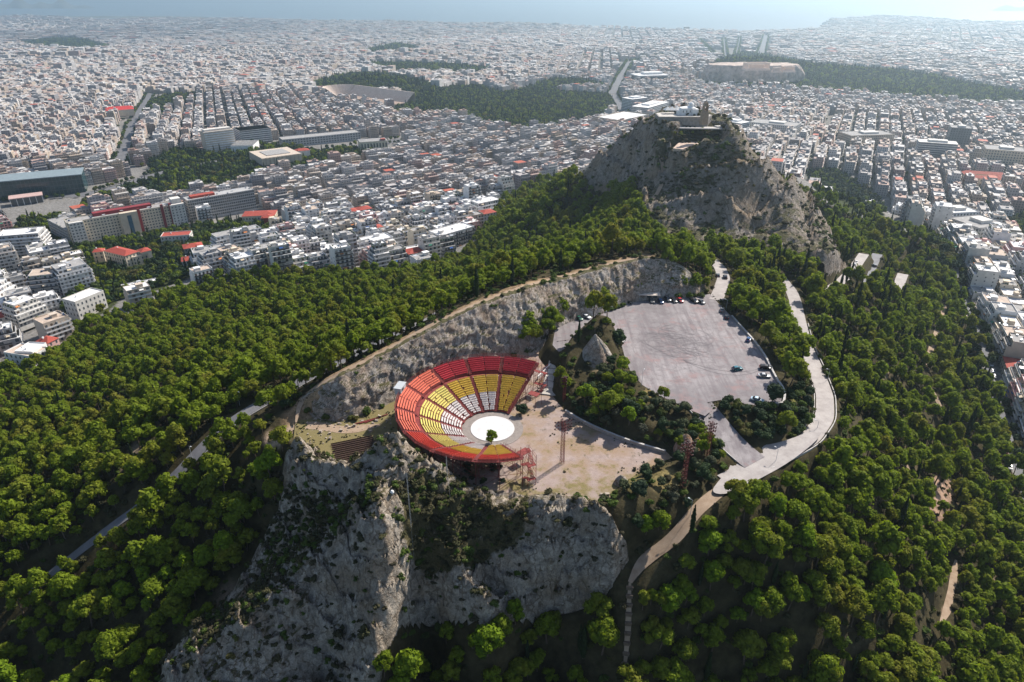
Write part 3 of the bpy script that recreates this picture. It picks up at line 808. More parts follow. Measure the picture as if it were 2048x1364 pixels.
m, nt, p = nodes('plaza_dirt')
v = wcoord(nt)
sp = nt.nodes.new('ShaderNodeSeparateXYZ'); nt.links.new(v, sp.inputs[0])
big = noise(nt, .11, 6, .62, v); mid = noise(nt, .5, 7, .7, v); fine = noise(nt, 3.0, 5, .7, v)
c = mixc(nt, ramp(nt, mid, [(.3, 0.0), (.7, 1.0)]), (.23, .175, .15), (.36, .29, .265))
c = mixc(nt, ramp(nt, big, [(.42, 0.0), (.6, .85)]), c, (.27, .185, .115))
xr = nt.nodes.new('ShaderNodeMapRange'); xr.inputs[1].default_value = -14; xr.inputs[2].default_value = -44; nt.links.new(sp.outputs['X'], xr.inputs[0])
yr = nt.nodes.new('ShaderNodeMapRange'); yr.inputs[1].default_value = 170; yr.inputs[2].default_value = 146; nt.links.new(sp.outputs['Y'], yr.inputs[0])
wild = math_(nt, 'ADD', math_(nt, 'MULTIPLY', xr.outputs[0], .22), math_(nt, 'MULTIPLY', yr.outputs[0], .17))
gm = math_(nt, 'ADD', wild, math_(nt, 'ADD', math_(nt, 'MULTIPLY', big, .55), math_(nt, 'MULTIPLY', mid, .45)))
c = mixc(nt, ramp(nt, gm, [(.535, 0.0), (.65, .9)]), c, mixc(nt, ramp(nt, fine, [(.35, 0.0), (.65, 1.0)]), (.1, .085, .03), (.2, .17, .06)))
c = mixc(nt, ramp(nt, noise(nt, .23, 5, .7, v), [(.59, 0.0), (.69, .8)]), c, (.07, .065, .025))
c = mixc(nt, ramp(nt, fine, [(.3, .35), (.5, 0.0)]), c, (.16, .12, .09))
nt.links.new(c, p.inputs['Base Color']); p.inputs['Roughness'].default_value = .95
bump(nt, p, fine, .5, .15)
ngon('gravel_plaza', QUARRY, .0, m)

m, nt, p = nodes('lot_asphalt')
v = wcoord(nt)
big = noise(nt, .06, 6, .6, v); mid = noise(nt, .45, 7, .7, v); fine = noise(nt, 4.0, 4, .7, v)
mp = nt.nodes.new('ShaderNodeMapping'); mp.inputs['Rotation'].default_value = (0, 0, math.radians(-25)); mp.inputs['Scale'].default_value = (.5, .035, 1); nt.links.new(v, mp.inputs['Vector'])
streak = noise(nt, 1.0, 5, .65, mp.outputs[0])
c = mixc(nt, ramp(nt, big, [(.35, 0.0), (.65, 1.0)]), (.175, .16, .164), (.29, .267, .267))
c = mixc(nt, ramp(nt, streak, [(.44, 0.0), (.66, .8)]), c, (.145, .125, .132))
c = mixc(nt, ramp(nt, noise(nt, .14, 5, .7, v), [(.54, 0.0), (.66, .75)]), c, (.245, .165, .16))
c = mixc(nt, ramp(nt, mid, [(.32, .7), (.5, 0.0)]), c, (.13, .11, .115))
nt.links.new(c, p.inputs['Base Color']); p.inputs['Roughness'].default_value = .88
bump(nt, p, fine, .25, .05)
MAT_LOT = m
ngon('car_park_surface', LOT, LOTZ + .03, m)

m, nt, p = nodes('worn_road')
v = wcoord(nt)
c = mixc(nt, ramp(nt, noise(nt, .25, 6, .65, v), [(.3, 0.0), (.7, 1.0)]), (.25, .225, .215), (.38, .35, .33))
c = mixc(nt, ramp(nt, noise(nt, 1.2, 6, .7, v), [(.3, .4), (.5, 0.0)]), c, (.2, .18, .17))
nt.links.new(c, p.inputs['Base Color']); p.inputs['Roughness'].default_value = .8
MAT_ROAD = m
m, nt, p = nodes('grey_asphalt')
v = wcoord(nt)
c = mixc(nt, ramp(nt, noise(nt, .3, 6, .65, v), [(.3, 0.0), (.7, 1.0)]), (.12, .12, .13), (.19, .187, .195))
nt.links.new(c, p.inputs['Base Color']); p.inputs['Roughness'].default_value = .8
MAT_ASPH = m
m, nt, p = nodes('track_dirt')
v = wcoord(nt)
c = mixc(nt, ramp(nt, noise(nt, .4, 7, .7, v), [(.3, 0.0), (.7, 1.0)]), (.23, .16, .105), (.36, .275, .2))
nt.links.new(c, p.inputs['Base Color']); p.inputs['Roughness'].default_value = .95
bump(nt, p, noise(nt, 2.5, 5, .7, v), .5, .15)
MAT_TRACK = m

def strip(name, ln, w, mat, lift=.06, nw=5, wob=0.0, z=None):
    i_ = np.arange(len(ln)); tap = np.clip(np.minimum(i_, len(ln) - 1 - i_) / 6.0 + .15, 0, 1) ** .6 if wob else 1.0
    d = np.gradient(ln[:, :2], axis=0); d /= np.linalg.norm(d, axis=1)[:, None] + 1e-9
    nrm = np.c_[-d[:, 1], d[:, 0]]
    V = []
    for i, k in enumerate(np.linspace(-.5, .5, nw)):
        ww = w * tap * (1 + wob * perlin(np.arange(len(ln)) * .13 + 5 * i, np.full(len(ln), i * 3.3)))
        q = ln[:, :2] + nrm * (k * ww)[:, None]
        V.append(np.c_[q, ln[:, 2] + lift])
    V = np.stack(V, 1).reshape(-1, 3)
    return obj(name, mk(name, V, grid_faces(len(ln), nw)[:, ::-1], mats=mat, smooth=True), kind='structure')

for i, (k, (pts, w)) in enumerate(ROADS.items()):
    ln, _ = R_W[k]
    strip('road', ln, w, MAT_ASPH if k in ('forest_road', 'lower_road') else MAT_LOT if k == 'ramp_road' else MAT_ROAD, .07 + .012 * i)
for i, (k, (pts, w)) in enumerate(DIRT.items()):
    ln, _ = R_W[k]
    strip('dirt_path', ln, w, MAT_TRACK, .05 + .006 * i, 5, .25)
# the junction where road, ramp and dirt track meet
J = smooth_poly([W(a, b, 0)[:2] for a, b in [(1452,872),(1475,885),(1530,893),(1600,872),(1640,850),(1645,872),(1580,925),(1500,968),(1452,990),(1420,985),(1440,958),(1462,935),(1460,905)]], 2)
ngon('road_junction', J, .035, MAT_ROAD)

MAT_CONC = plain('concrete', (.44, .42, .4), .85, .3, .7)
MAT_STONE = plain('masonry', (.36, .32, .28), .9, .35, 1.6)
def wall_along(mm, ln, off, h, th, m=0, down=.8, seg=1):
    d = np.gradient(ln[:, :2], axis=0); d /= np.linalg.norm(d, axis=1)[:, None] + 1e-9
    nr = np.c_[-d[:, 1], d[:, 0]]
    q0 = ln[:, :2] + nr * off; q1 = ln[:, :2] + nr * (off + th)
    z0 = ln[:, 2] - down; z1 = ln[:, 2] + h
    V = np.stack([np.c_[q0, z0], np.c_[q0, z1], np.c_[q1, z1], np.c_[q1, z0]], 1).reshape(-1, 3)
    Q = grid_faces(len(ln), 4); Q = Q[:, ::-1]
    mm.add(V, Q, None, m)
    return mm
for key, off, a, b in (('loop_road', 3.45, .3, .93), ('loop_road', -3.75, .5, .82), ('ramp_road', -5.0, .1, .95), ('forest_road', 3.1, .1, .7)):
    ln, _ = R_W[key]
    wall_along(M(), ln[int(a * len(ln)):int(b * len(ln))], off, .42, .28).obj('kerb', MAT_CONC, kind='structure')

# pole to pole edge walls of the car park
def world_line(pts, step=1.0):
    return resample(np.array([W(*q) for q in pts]), step)
def retaining(name, label, pts, h, th, down, mat, cat='wall', coping=True):
    ln = world_line(pts)
    o = thing(name, label, cat, me=None)
    wall_along(M(), ln, 0, h, th, down=down).obj('masonry_body', mat, o)
    l2 = ln.copy(); l2[:, 2] += h
    wall_along(M(), l2, -.06, .1, th + .12, down=.0).obj('coping', MAT_CONC, o)
    return o
retaining('retaining_wall', 'long low stone wall along the tree side of the car park', [(1462,634,5),(1492,668,5),(1512,690,5),(1530,716,5),(1543,745,5),(1556,768,5)], .8, .5, 3.0, MAT_STONE)
retaining('retaining_wall', 'curved stone wall round the terrace at the corner of the car park', [(1556,768,5),(1566,778,5),(1570,792,5),(1564,808,5)], .9, .6, 3.0, MAT_STONE)
retaining('retaining_wall', 'straight stone wall under the silver car at the low end of the car park', [(1564,808,5),(1545,812,5),(1515,812,5)], .9, .5, 3.2, MAT_STONE)
retaining('retaining_wall', 'short grey kerb wall beside the round bush by the rock cone', [(1236,692,5),(1250,684,5)], .5, .4, .6, MAT_CONC)
retaining('boundary_wall', 'low earth coloured wall between the gravel plaza and the shrubby mound', [(1130,826,0),(1165,848,0),(1210,868,0),(1260,888,0),(1330,908,0)], 1.1, .5, .6, MAT_STONE)

# black tyre marks on the car park
m_tyre = plain('tyre_rubber_mark', (.17, .152, .16), .8, .2, 1.0)
V, Q = [], []
def ribbon(cx, cy, r, a0, a1, w, e=1.0, rot=0.0, drift=0.0):
    n = max(6, int(abs(a1 - a0) * 7))
    t = np.linspace(a0, a1, n)
    rr = r * (1 + .05 * np.sin(3 * t + r))
    x0, y0 = np.cos(t) * rr, np.sin(t) * rr * e
    x1, y1 = np.cos(t) * (rr + w), np.sin(t) * (rr + w) * e
    c_, s_ = math.cos(rot), math.sin(rot)
    dx = drift * (t - a0)
    P0 = np.c_[cx + dx + x0 * c_ - y0 * s_, cy + x0 * s_ + y0 * c_]; P1 = np.c_[cx + dx + x1 * c_ - y1 * s_, cy + x1 * s_ + y1 * c_]
    b = sum(len(v_) for v_ in V)
    z = LOTZ + .036 + .0006 * len(V)
    V.append(np.c_[np.stack([P0, P1], 1).reshape(-1, 2), np.full(2 * n, z)])
    i = np.arange(n - 1) * 2
    Q.append(np.stack([i, i + 1, i + 3, i + 2], 1) + b)
lc = W(1362, 690, LOTZ)
for i in range(110):
    a = random.gauss(0, 1); b_ = random.gauss(0, 1)
    r = random.choice([2.2, 3, 3.6, 4.5, 5.5, 7, 9]) * random.uniform(.8, 1.2)
    a0 = random.uniform(0, 6.3)
    cx_, cy_ = lc[0] + a * 5.0, lc[1] + b_ * 7.5
    if inpoly(cx_, cy_, LOT):
        ribbon(cx_, cy_, r, a0, a0 + random.uniform(1.2, 5.5), random.choice([.09, .12, .15, .2]), random.uniform(.7, 1), random.uniform(0, 6), random.uniform(-.5, .9))
ribbon(lc[0] + 14, lc[1] - 4, 17, 3.6, 5.3, .16)
ribbon(lc[0] + 14, lc[1] - 4, 18.5, 3.6, 5.3, .16)
obj('tyre_marks', mk('tyre_marks', np.vstack(V), np.vstack(Q), mats=m_tyre), kind='stuff')

# steps of the footpath in the wood
strip('dirt_path', R_W['steps'][0], 2.2, MAT_TRACK, .03, 5, .3)
m_wood = plain('weathered_timber', (.16, .12, .09), .9, .3, 3.0)
st = thing('stepped_path', 'timber edged steps climbing between the dark trees below the plaza', 'steps', me=None)
ln = R_W['steps'][0]
L_ = np.r_[0, np.cumsum(np.linalg.norm(np.diff(ln[:, :2], axis=0), axis=1))]
step_mesh = M().box(0, 0, -.9, 1.7, 1.3, .98).mesh('tread', plain('trodden_earth', (.15, .11, .08), .95, .35, 1.5))
log_mesh = M().box(0, 0, -.3, 1.9, .18, .5).mesh('riser_log', m_wood)
for i, s_ in enumerate(np.arange(.5, L_[-1], 1.15)):
    x, y, z = [np.interp(s_, L_, ln[:, k]) for k in range(3)]
    x2, y2 = [np.interp(s_ + .5, L_, ln[:, k]) for k in range(2)]
    a = math.atan2(y2 - y, x2 - x) + math.pi / 2
    obj('tread', step_mesh, st, (x, y, z), a); obj('riser_log', log_mesh, st, (x2, y2, z + .02), a)

# ================================================================ THE OPEN-AIR THEATRE
TX, TY = -6.4, 186.0
m_steel = plain('red_steel', (.16, .03, .028), .6, .3, 1.2)
m_steel_l = plain('red_steel_deck', (.21, .04, .035), .7, .3, .9)
SEATC = {'crimson': plain('crimson_sun_tone', (.42, .035, .05), .5, .2, .5), 'coral': plain('coral_sun_tone', (.62, .17, .11), .5, .16, .5), 'vermilion': plain('vermilion_sun_tone', (.56, .07, .045), .5, .18, .5),  # crimson, coral and vermilion: one seat red with the sun's effect in the colour
         'yellow': plain('yellow_plastic', (.58, .39, .06), .5, .16, .5), 'lemon': plain('lemon_plastic', (.64, .55, .17), .5, .14, .5), 'white': plain('white_plastic', (.62, .58, .56), .5, .16, .5)}
m_stage = plain('white_stage_boards', (.56, .55, .545), .6, .14, .5)
m_orch = plain('grey_orchestra_paving', (.23, .2, .18), .85, .25, .9)
th = thing('open_air_theatre', 'round open air theatre with red, yellow and white seats on a red steel frame', 'theatre', (TX, TY, 0))
def disc(name, r, z, hgt, mat, n=72):
    t = np.linspace(0, 2 * np.pi, n, endpoint=False)
    return M().poly(np.c_[np.cos(t) * r, np.sin(t) * r], z, z + hgt).obj(name, mat, th)
disc('orchestra_ring', 10.1, -.1, .2, m_orch)
disc('stage_floor', 7.2, .1, .14, m_stage)
zr = lambda r: .55 + (r - 10.0) * .465 + (.35 if r > 24.2 else 0)
A0, A1, NW = 59.0, 288.0, 9
half = (A1 - A0) / NW / 2
tiers = [('lower', 10.2, .82, 8), ('middle', 16.85, .82, 8), ('upper', 24.75, .8, 7)]
top_sun_tones = ['crimson', 'crimson', 'crimson', 'coral', 'coral', 'coral', 'vermilion', 'vermilion', 'vermilion']  # same red seats all round; sun angle painted in as a tone per wedge
mid_cols = ['yellow', 'yellow', 'yellow', 'lemon', 'lemon', 'lemon', 'lemon', 'yellow', 'yellow']
seat_labels = {}
for w_ in range(NW):
    for ti, (tn, r0, dr, nr_) in enumerate(tiers):
        colr = ('yellow' if w_ in (0, 8) else 'white') if ti == 0 else mid_cols[w_] if ti == 1 else top_sun_tones[w_]
        deck = M(); SC = []; SA = []
        for h_ in range(2):
            am = math.radians(A0 + (2 * w_ + h_ + .5) * half); ah = math.radians(half / 2)
            er, et = np.array((math.cos(am), math.sin(am))), np.array((-math.sin(am), math.cos(am)))
            for k in range(nr_):
                r = r0 + dr * k
                # chord of this half wedge, set in from the aisle on its outer side
                hw = math.tan(ah) * (r + .4)
                lo, hi = -hw, hw
                if h_ == 0: lo += .55
                else: hi -= .55
                z = zr(r)
                c2 = er * (r + .4) + et * (lo + hi) / 2
                deck.box(c2[0], c2[1], z - .35, .8, hi - lo, .35, am)
                ns = int((hi - lo) / .52)
                for q in range(ns):
                    if random.random() < (.045 if ti == 0 and k < 4 and colr == 'white' else .008): continue
                    tt = (lo + hi) / 2 + (q - (ns - 1) / 2) * .52
                    SC.append((*(er * (r + .45) + et * tt), z)); SA.append(am)
        nm = f'{tn} tier of {colr} seats'
        b_ = deck.obj('seating_block', m_steel, th)
        if nm not in seat_labels: b_['label'] = nm
        SC = np.array(SC); SA = np.array(SA)
        er2 = np.c_[np.cos(SA), np.sin(SA)]
        sm = M()
        jit = rng.normal(0, .012, (len(SC), 1)) * er2
        sm.boxes(np.c_[SC[:, :2] - er2 * .06 + jit, SC[:, 2] + .36], (.42, .46, .07), SA)
        sm.boxes(np.c_[SC[:, :2] + er2 * .17 + jit, SC[:, 2] + .4], (.07, .46, .42), SA)
        sm.boxes(np.c_[SC[:, :2] - er2 * .02, SC[:, 2]], (.06, .3, .36), SA)
        sm.obj('seat', SEATC[colr], b_, kind='stuff')
for i in range(NW + 1):
    a = math.radians(A0 + i * 2 * half); er = np.array((math.cos(a), math.sin(a)))
    s_ = M()
    for r in np.arange(10.1, 30.4, .41):
        k = r / math.cos(0)
        q = er * k
        s_.box(q[0], q[1], zr(r) - .42 + .1, .42, .95, .3, a)
    for sd in (-1, 1):
        if i in (0, NW):
            n_ = np.array((-math.sin(a), math.cos(a))) * .5 * sd
            for r in np.arange(10.5, 30.5, 2.4): s_.bar((*(er * r + n_), zr(r) - .3), (*(er * r + n_), zr(r) + .95), .04)
            for r in np.arange(10.5, 28.5, 2.4):
                for hh in (.5, .95): s_.bar((*(er * r + n_), zr(r) + hh), (*(er * (r + 2.4) + n_), zr(r + 2.4) + hh), .035)
    s_.obj('aisle_stair', m_steel, th)
walk = M()
for i in range(2 * NW):
    am = math.radians(A0 + (i + .5) * half); r = 24.05
    walk.box(math.cos(am) * r, math.sin(am) * r, zr(23.4) + .02, 1.35, 2 * r * math.tan(math.radians(half / 2)) + .06, .12, am)
walk.obj('walkway', m_steel_l, th)
wl = M()
for i in range(2 * NW):
    am = math.radians(A0 + (i + .5) * half); r = 24.7; hw = 2 * r * math.tan(math.radians(half / 2))
    wl.box(math.cos(am) * r, math.sin(am) * r, zr(23.4) + .14, .06, hw, .62, am)
wl.obj('tier_front', m_steel_l, th)
# outer rim: walk, railing, hoarding
rim = M()
pts = []
for i in range(2 * NW + 1):
    a = math.radians(A0 + i * half); r = 30.9 / math.cos(math.radians(half / 2))
    pts.append((math.cos(a) * r, math.sin(a) * r))
zt = zr(30.2)
for i in range(2 * NW):
    a_, b_ = np.array(pts[i]), np.array(pts[i + 1])
    for k in range(6):
        q = a_ + (b_ - a_) * k / 6
        rim.bar((*q, zt - .5), (*q, zt + 1.25), .045)
    for hh in (.1, .45, .8, 1.25): rim.bar((*a_, zt + hh), (*b_, zt + hh), .04)
    am = math.radians(A0 + (i + .5) * half); r = 30.45
    rim.box(math.cos(am) * r, math.sin(am) * r, zt - .3, .9, np.linalg.norm(b_ - a_) + .05, .12, am)
rim.obj('rim_railing', m_steel, th)
# supporting frame of posts, beams and braces
fr = M()
rads = [13.5, 17.5, 21.5, 25.5, 30.6]
for i in range(2 * NW + 1):
    a = math.radians(A0 + i * half)
    e = np.array((math.cos(a), math.sin(a)))
    for j, r in enumerate(rads):
        q = e * r
        fr.bar((*q, -.3), (*q, zr(min(r, 30.2)) - .5), .11)
        if j:
            q0 = e * rads[j - 1]
            fr.bar((*q0, zr(rads[j - 1]) - .55), (*q, zr(min(r, 30.2)) - .55), .1)
            fr.bar((*q0, 0), (*q, zr(min(r, 30.2)) - .8), .05)
            if zr(rads[j - 1]) > 4: fr.bar((*q0, 3.2), (*q, 3.2), .05)
        if i and j >= 2:
            e0 = np.array((math.cos(a - math.radians(half)), math.sin(a - math.radians(half))))
            q1 = e0 * r; zz = zr(min(r, 30.2)) - .6
            fr.bar((*q1, zz), (*q, zz), .08); fr.bar((*q1, zz * .5), (*q, zz * .5), .06)
            fr.bar((*q1, 0), (*q, zz * .5), .045); fr.bar((*q1, zz), (*q, zz * .5), .045)
fr.obj('steel_frame', m_steel, th)
# stair towers at both ends of the bowl
def stair_tower(ax, ay, ztop, rot, nm):
    s_ = M()
    c_, si = math.cos(rot), math.sin(rot)
    X = lambda u, v_: (ax + u * c_ - v_ * si, ay + u * si + v_ * c_)
    lv = np.arange(ztop, .5, -2.5)
    for u in (-1.3, 1.3):
        for v_ in (-2.6, 2.6): s_.bar((*X(u, v_), -.2), (*X(u, v_), ztop + 1.1), .09)
    for n_, z in enumerate(lv):
        s_.box(*X(0, -2.1 if n_ % 2 else 2.1), z - .1, 2.6, 1.1, .1, rot)
        for u in (-1.3, 1.3):
            s_.bar((*X(u, -2.6), z + 1), (*X(u, 2.6), z + 1), .04); s_.bar((*X(u, -2.6), z), (*X(u, 2.6), z), .06)
        z2 = max(z - 2.5, 0); y0_, y1_ = (-1.6, 1.6) if n_ % 2 else (1.6, -1.6)
        for k in range(9):
            t_ = (k + .5) / 9
            s_.box(*X(-.65 if n_ % 2 else .65, y0_ + (y1_ - y0_) * t_), z + (z2 - z) * t_, 1.15, .4, .06, rot)
    for v_ in (-2.6, 2.6): s_.bar((*X(-1.3, v_), 0), (*X(1.3, v_), ztop), .045)
    s_.obj('stair_tower', m_steel_l, th)
for a_deg, r in ((A0 - 4.5, 28.5), (A1 + 5.0, 28.5)):
    a = math.radians(a_deg)
    stair_tower(math.cos(a) * r, math.sin(a) * r, zr(r), a + math.pi / 2, '')
for a_deg, r, z in ((A0 - 12, 20.5, 4.2), (A1 + 12, 20.0, 3.6)):
    a = math.radians(a_deg); q = (math.cos(a) * r, math.sin(a) * r)
    pf = M(); pf.box(*q, z, 2.6, 3.6, .16, a + .2)
    for u in (-1.6, 1.6):
        for v_ in (-2.1, 2.1):
            x_ = q[0] + u * math.cos(a) - v_ * math.sin(a); y_ = q[1] + u * math.sin(a) + v_ * math.cos(a)
            pf.bar((x_, y_, 0), (x_, y_, z + 1.0), .07)
    pf.obj('platform', m_steel_l, th)
# projection cabin on the rim
m_grey = plain('grey_sheet', (.42, .44, .46), .6, .15, 1.0)
q = math.radians(166)
cb = thing('control_cabin', 'small grey control cabin perched on the rim of the theatre beside the coral seats', 'cabin', (TX + math.cos(q) * 31.6, TY + math.sin(q) * 31.6, zt - .5), q)
M().box(0, 0, 0, 2.2, 4.2, 2.3).obj('wall', m_grey, cb)
M().box(0, 0, 2.3, 2.7, 4.8, .14).obj('roof', plain('pale_cabin_roof', (.4, .42, .43), .5, .1, 1.0), cb)
M().box(-1.12, .6, .9, .06, 1.9, .9).obj('window', plain('dark_glass', (.03, .05, .06), .12, .1, 1, spec=.5), cb)
cs = M()
for u in (-.9, .9):
    for v_ in (-1.8, 1.8): cs.bar((u, v_, 0), (u, v_, -zt + .3), .08)
cs.obj('leg', m_steel, cb)

# ================================================================ MASTS, LAMPS, SMALL STRUCTURES
MAT_GLASS = plain('dark_window_glass', (.075, .085, .095), .12, .3, .3, spec=.6)
m_pale = plain('galvanised_pole', (.5, .5, .5), .45, .1, 1.0, metal=.4)
m_white = plain('white_paint', (.8, .79, .77), .6, .06, .5)
m_flood = plain('dark_floodlight', (.07, .03, .03), .5, .2, 2)
def lattice(name, label, base, h, w0, w1, mat, head=None, group=None, lean=(0, 0)):
    o = thing(name, label, 'mast', base, 0.3, group)
    s_ = M(); n = max(4, int(h / (w0 * 1.2)))
    f = lambda t, i: ((w0 + (w1 - w0) * t) * (-.5, .5, .5, -.5)[i] + lean[0] * t, (w0 + (w1 - w0) * t) * (-.5, -.5, .5, .5)[i] + lean[1] * t, h * t - .3)
    for i in range(4): s_.bar(f(0, i), f(1, i), .075)
    for k in range(n):
        for i in range(4):
            j = (i + 1) % 4
            s_.bar(f(k / n, i), f((k + 1) / n, j), .035); s_.bar(f((k + 1) / n, i), f((k + 1) / n, j), .04)
    s_.obj('lattice_shaft', mat, o)
    if head:
        hd = M()
        for k in range(3):
            hd.bar((-head, 0, h - 1.2 * k), (head, 0, h - 1.2 * k), .06)
            hd.bar((0, -head, h - 1.2 * k), (0, head, h - 1.2 * k), .06)
        hd.obj('cross_arm', mat, o)
        lm = M().box(0, 0, 0, .36, .28, .36).mesh('floodlight', m_flood)
        for k in range(3):
            for u in np.linspace(-head, head, 6): obj('floodlight', lm, o, (u, .2, h - 1.2 * k + .05), .2)
            for u in np.linspace(-head, head, 5): obj('floodlight', lm, o, (.2, u, h - 1.2 * k + .05), 1.4)
    return o
lattice('lighting_mast', 'red lattice lighting mast standing alone on the gravel plaza', W(1124, 926, 0), 15, 1.0, .8, m_steel, 2.6, 'red lighting masts')
lattice('lighting_mast', 'red lattice lighting mast rising from the dark trees beside the orange stained boulder', W(1364, 985, 0), 17, 1.1, .8, m_steel, 2.2, 'red lighting masts')
lattice('lighting_mast', 'red lattice lighting mast at the end of the shrubby mound beside the ramp', W(1412, 922, 1), 13, 1.0, .8, m_steel, 1.8, 'red lighting masts', (1.5, 2.0))
lattice('lighting_mast', 'slim red lattice mast among the bushes at the foot of the paved walk', W(1128, 806, 0), 10, .8, .6, m_steel, 1.0, 'red lighting masts')

def antenna(px, py, z, h, label, plate=True):
    x, y, z = hit(px, py)
    o = thing('antenna_mast', label, 'mast', (x, y, z), .4)
    s_ = M()
    for i in range(3):
        a = i * 2.1; s_.bar((.18 * math.cos(a), .18 * math.sin(a), -.5), (.14 * math.cos(a), .14 * math.sin(a), h), .025)
    for k in np.arange(0, h, .6):
        for i in range(3):
            a, b_ = i * 2.1, (i + 1) * 2.1
            s_.bar((.17 * math.cos(a), .17 * math.sin(a), k), (.17 * math.cos(b_), .17 * math.sin(b_), k + .6), .015)
    s_.obj('pole', m_pale, o)
    if plate: M().box(0, 0, -.4, 1.7, 1.3, .55).obj('base', MAT_CONC, o)
    for a in (0.3, 2.4, 4.5):
        M().bar((0, 0, h * .9), (7 * math.cos(a), 7 * math.sin(a), -1.5), .012, n=3).obj('guy_wire', m_pale, o)
    return o
antenna(824, 1072, -2, 21, 'tall thin guyed mast on a concrete plinth on the scrubby rock')
antenna(895, 962, 3, 8, 'short thin mast on the crest of the rock below the red theatre frame', False)
d_ = thing('antenna_radome', 'small white dome on a post among the rocks beside the tall guyed mast', 'antenna', hit(786, 1002))
M().bar((0, 0, -.6), (0, 0, 1.5), .12, n=8).obj('post', m_pale, d_)
M().cyl(0, 0, 1.4, .5, .5, 12).cyl(0, 0, 1.9, .5, .35, 12, .2).obj('dome', m_white, d_, smooth=True)

def street_lamp(px, py, z, h, label, rot=0.0):
    x, y, zz = hit(px, py)
    o = thing('street_lamp', label, 'street lamp', (x, y, zz), rot, 'street lamps along the hill road')
    M().bar((0, 0, -.3), (0, 0, h), .075, n=6, r2=.05).bar((0, 0, h), (.9, 0, h + .25), .04, n=5).obj('pole', m_grey, o)
    M().box(1.1, 0, h + .16, .6, .28, .16).obj('lamp_head', m_grey, o)
    return o
for px, py, z, lab, r_ in [(1470,988,-.4,'street lamp beside the dirt track where the pale road ends',2.4),(1551,924,-.6,'street lamp on the verge under the road junction',2.2),(1632,866,-2,'street lamp at the outside of the road bend',2.8),(1283,772,5,'street lamp at the edge of the car park above the shrubby mound',1.0),(1366,585,5,'street lamp in front of the cliff behind the parked cars',-1.5),(1655,760,-5,'street lamp on the parapet of the loop road beyond the terrace',3.0),(1380,1034,-2,'street lamp beside the dirt track near the lone cypress',2.5),(480,812,-5,'street lamp by the grey road through the pines',-.6),(386,922,-13,'street lamp where the grey road dips under the pine crowns',-.6),(1452,620,5,'street lamp at the entrance of the car park',2.6)]:
    street_lamp(px, py, z, 4.6 if px > 1400 else 6.0, lab, r_)

# canteen kiosk at the foot of the cliff
kx, ky, kz = W(1297, 599, 5)
k_ = thing('kiosk', 'long flat roofed canteen kiosk at the foot of the cliff behind the parked cars', 'kiosk', (kx, ky, 5), -.05)
M().box(0, 1.0, 0, 8.2, 2.6, 2.7).obj('wall', plain('kiosk_paint', (.3, .26, .22), .8, .2, 1.0), k_)
M().box(0, .2, 2.75, 9.6, 4.6, .22).obj('roof', plain('dusty_roof_sheet', (.5, .44, .38), .8, .2, .6), k_)
wm_ = M().box(0, -.34, 1.0, 1.7, .08, 1.1).mesh('window', MAT_GLASS)
for u in (-2.7, 0, 2.7): obj('window', wm_, k_, (u, 0, 0))
pm_ = M().bar((0, -1.8, 0), (0, -1.8, 2.75), .06).mesh('post', m_grey)
for u in (-4.5, -1.5, 1.5, 4.5): obj('post', pm_, k_, (u, 0, 0))

# paved walk, white wall and gate by the theatre entrance
m_pav = plain('pale_paving', (.46, .43, .39), .85, .25, .5)
pv = thing('paved_walk', 'stepped pale concrete walk between the theatre and the cone of rock', 'walk', me=None)
lnp = [W(1098,790,.2), W(1112,750,.8), W(1122,715,1.8), W(1133,685,3.2), W(1140,662,4.6)]
for i in range(len(lnp) - 1):
    a_, b_ = np.array(lnp[i]), np.array(lnp[i + 1])
    for k in range(3):
        q = a_ + (b_ - a_) * (k + .5) / 3
        ang = math.atan2(b_[1] - a_[1], b_[0] - a_[0])
        L = np.linalg.norm((b_ - a_)[:2]) / 3
        M().box(q[0], q[1], q[2] - 1.2, L - .06, 8.2 - .9 * (i == 0), 1.2 + .1, ang).obj('slab', m_pav, pv)
ww = thing('white_wall', 'low white painted wall slanting beside the theatre end stairs', 'wall', me=None)
wall_along(M(), world_line([(1076, 760, 0), (1088, 748, .3), (1101, 735, .5)]), 0, 1.5, .35, down=.4).obj('masonry_body', m_white, ww)
gt = thing('entrance_gate', 'rusty bar gate across the walk under the lone cypress', 'gate', W(1131, 690, 3.0), .25)
g_ = M()
for u in np.arange(-3, 3.1, .3): g_.bar((u, 0, .1), (u, 0, 2.1), .025)
for hh in (.15, 1.1, 2.1): g_.bar((-3, 0, hh), (3, 0, hh), .04)
g_.obj('bars', m_steel, gt)
gp = M().box(0, 0, -.5, .3, .3, 2.9).mesh('post', MAT_STONE)
for u in (-3.2, 0, 3.2): obj('post', gp, gt, (u, 0, 0))

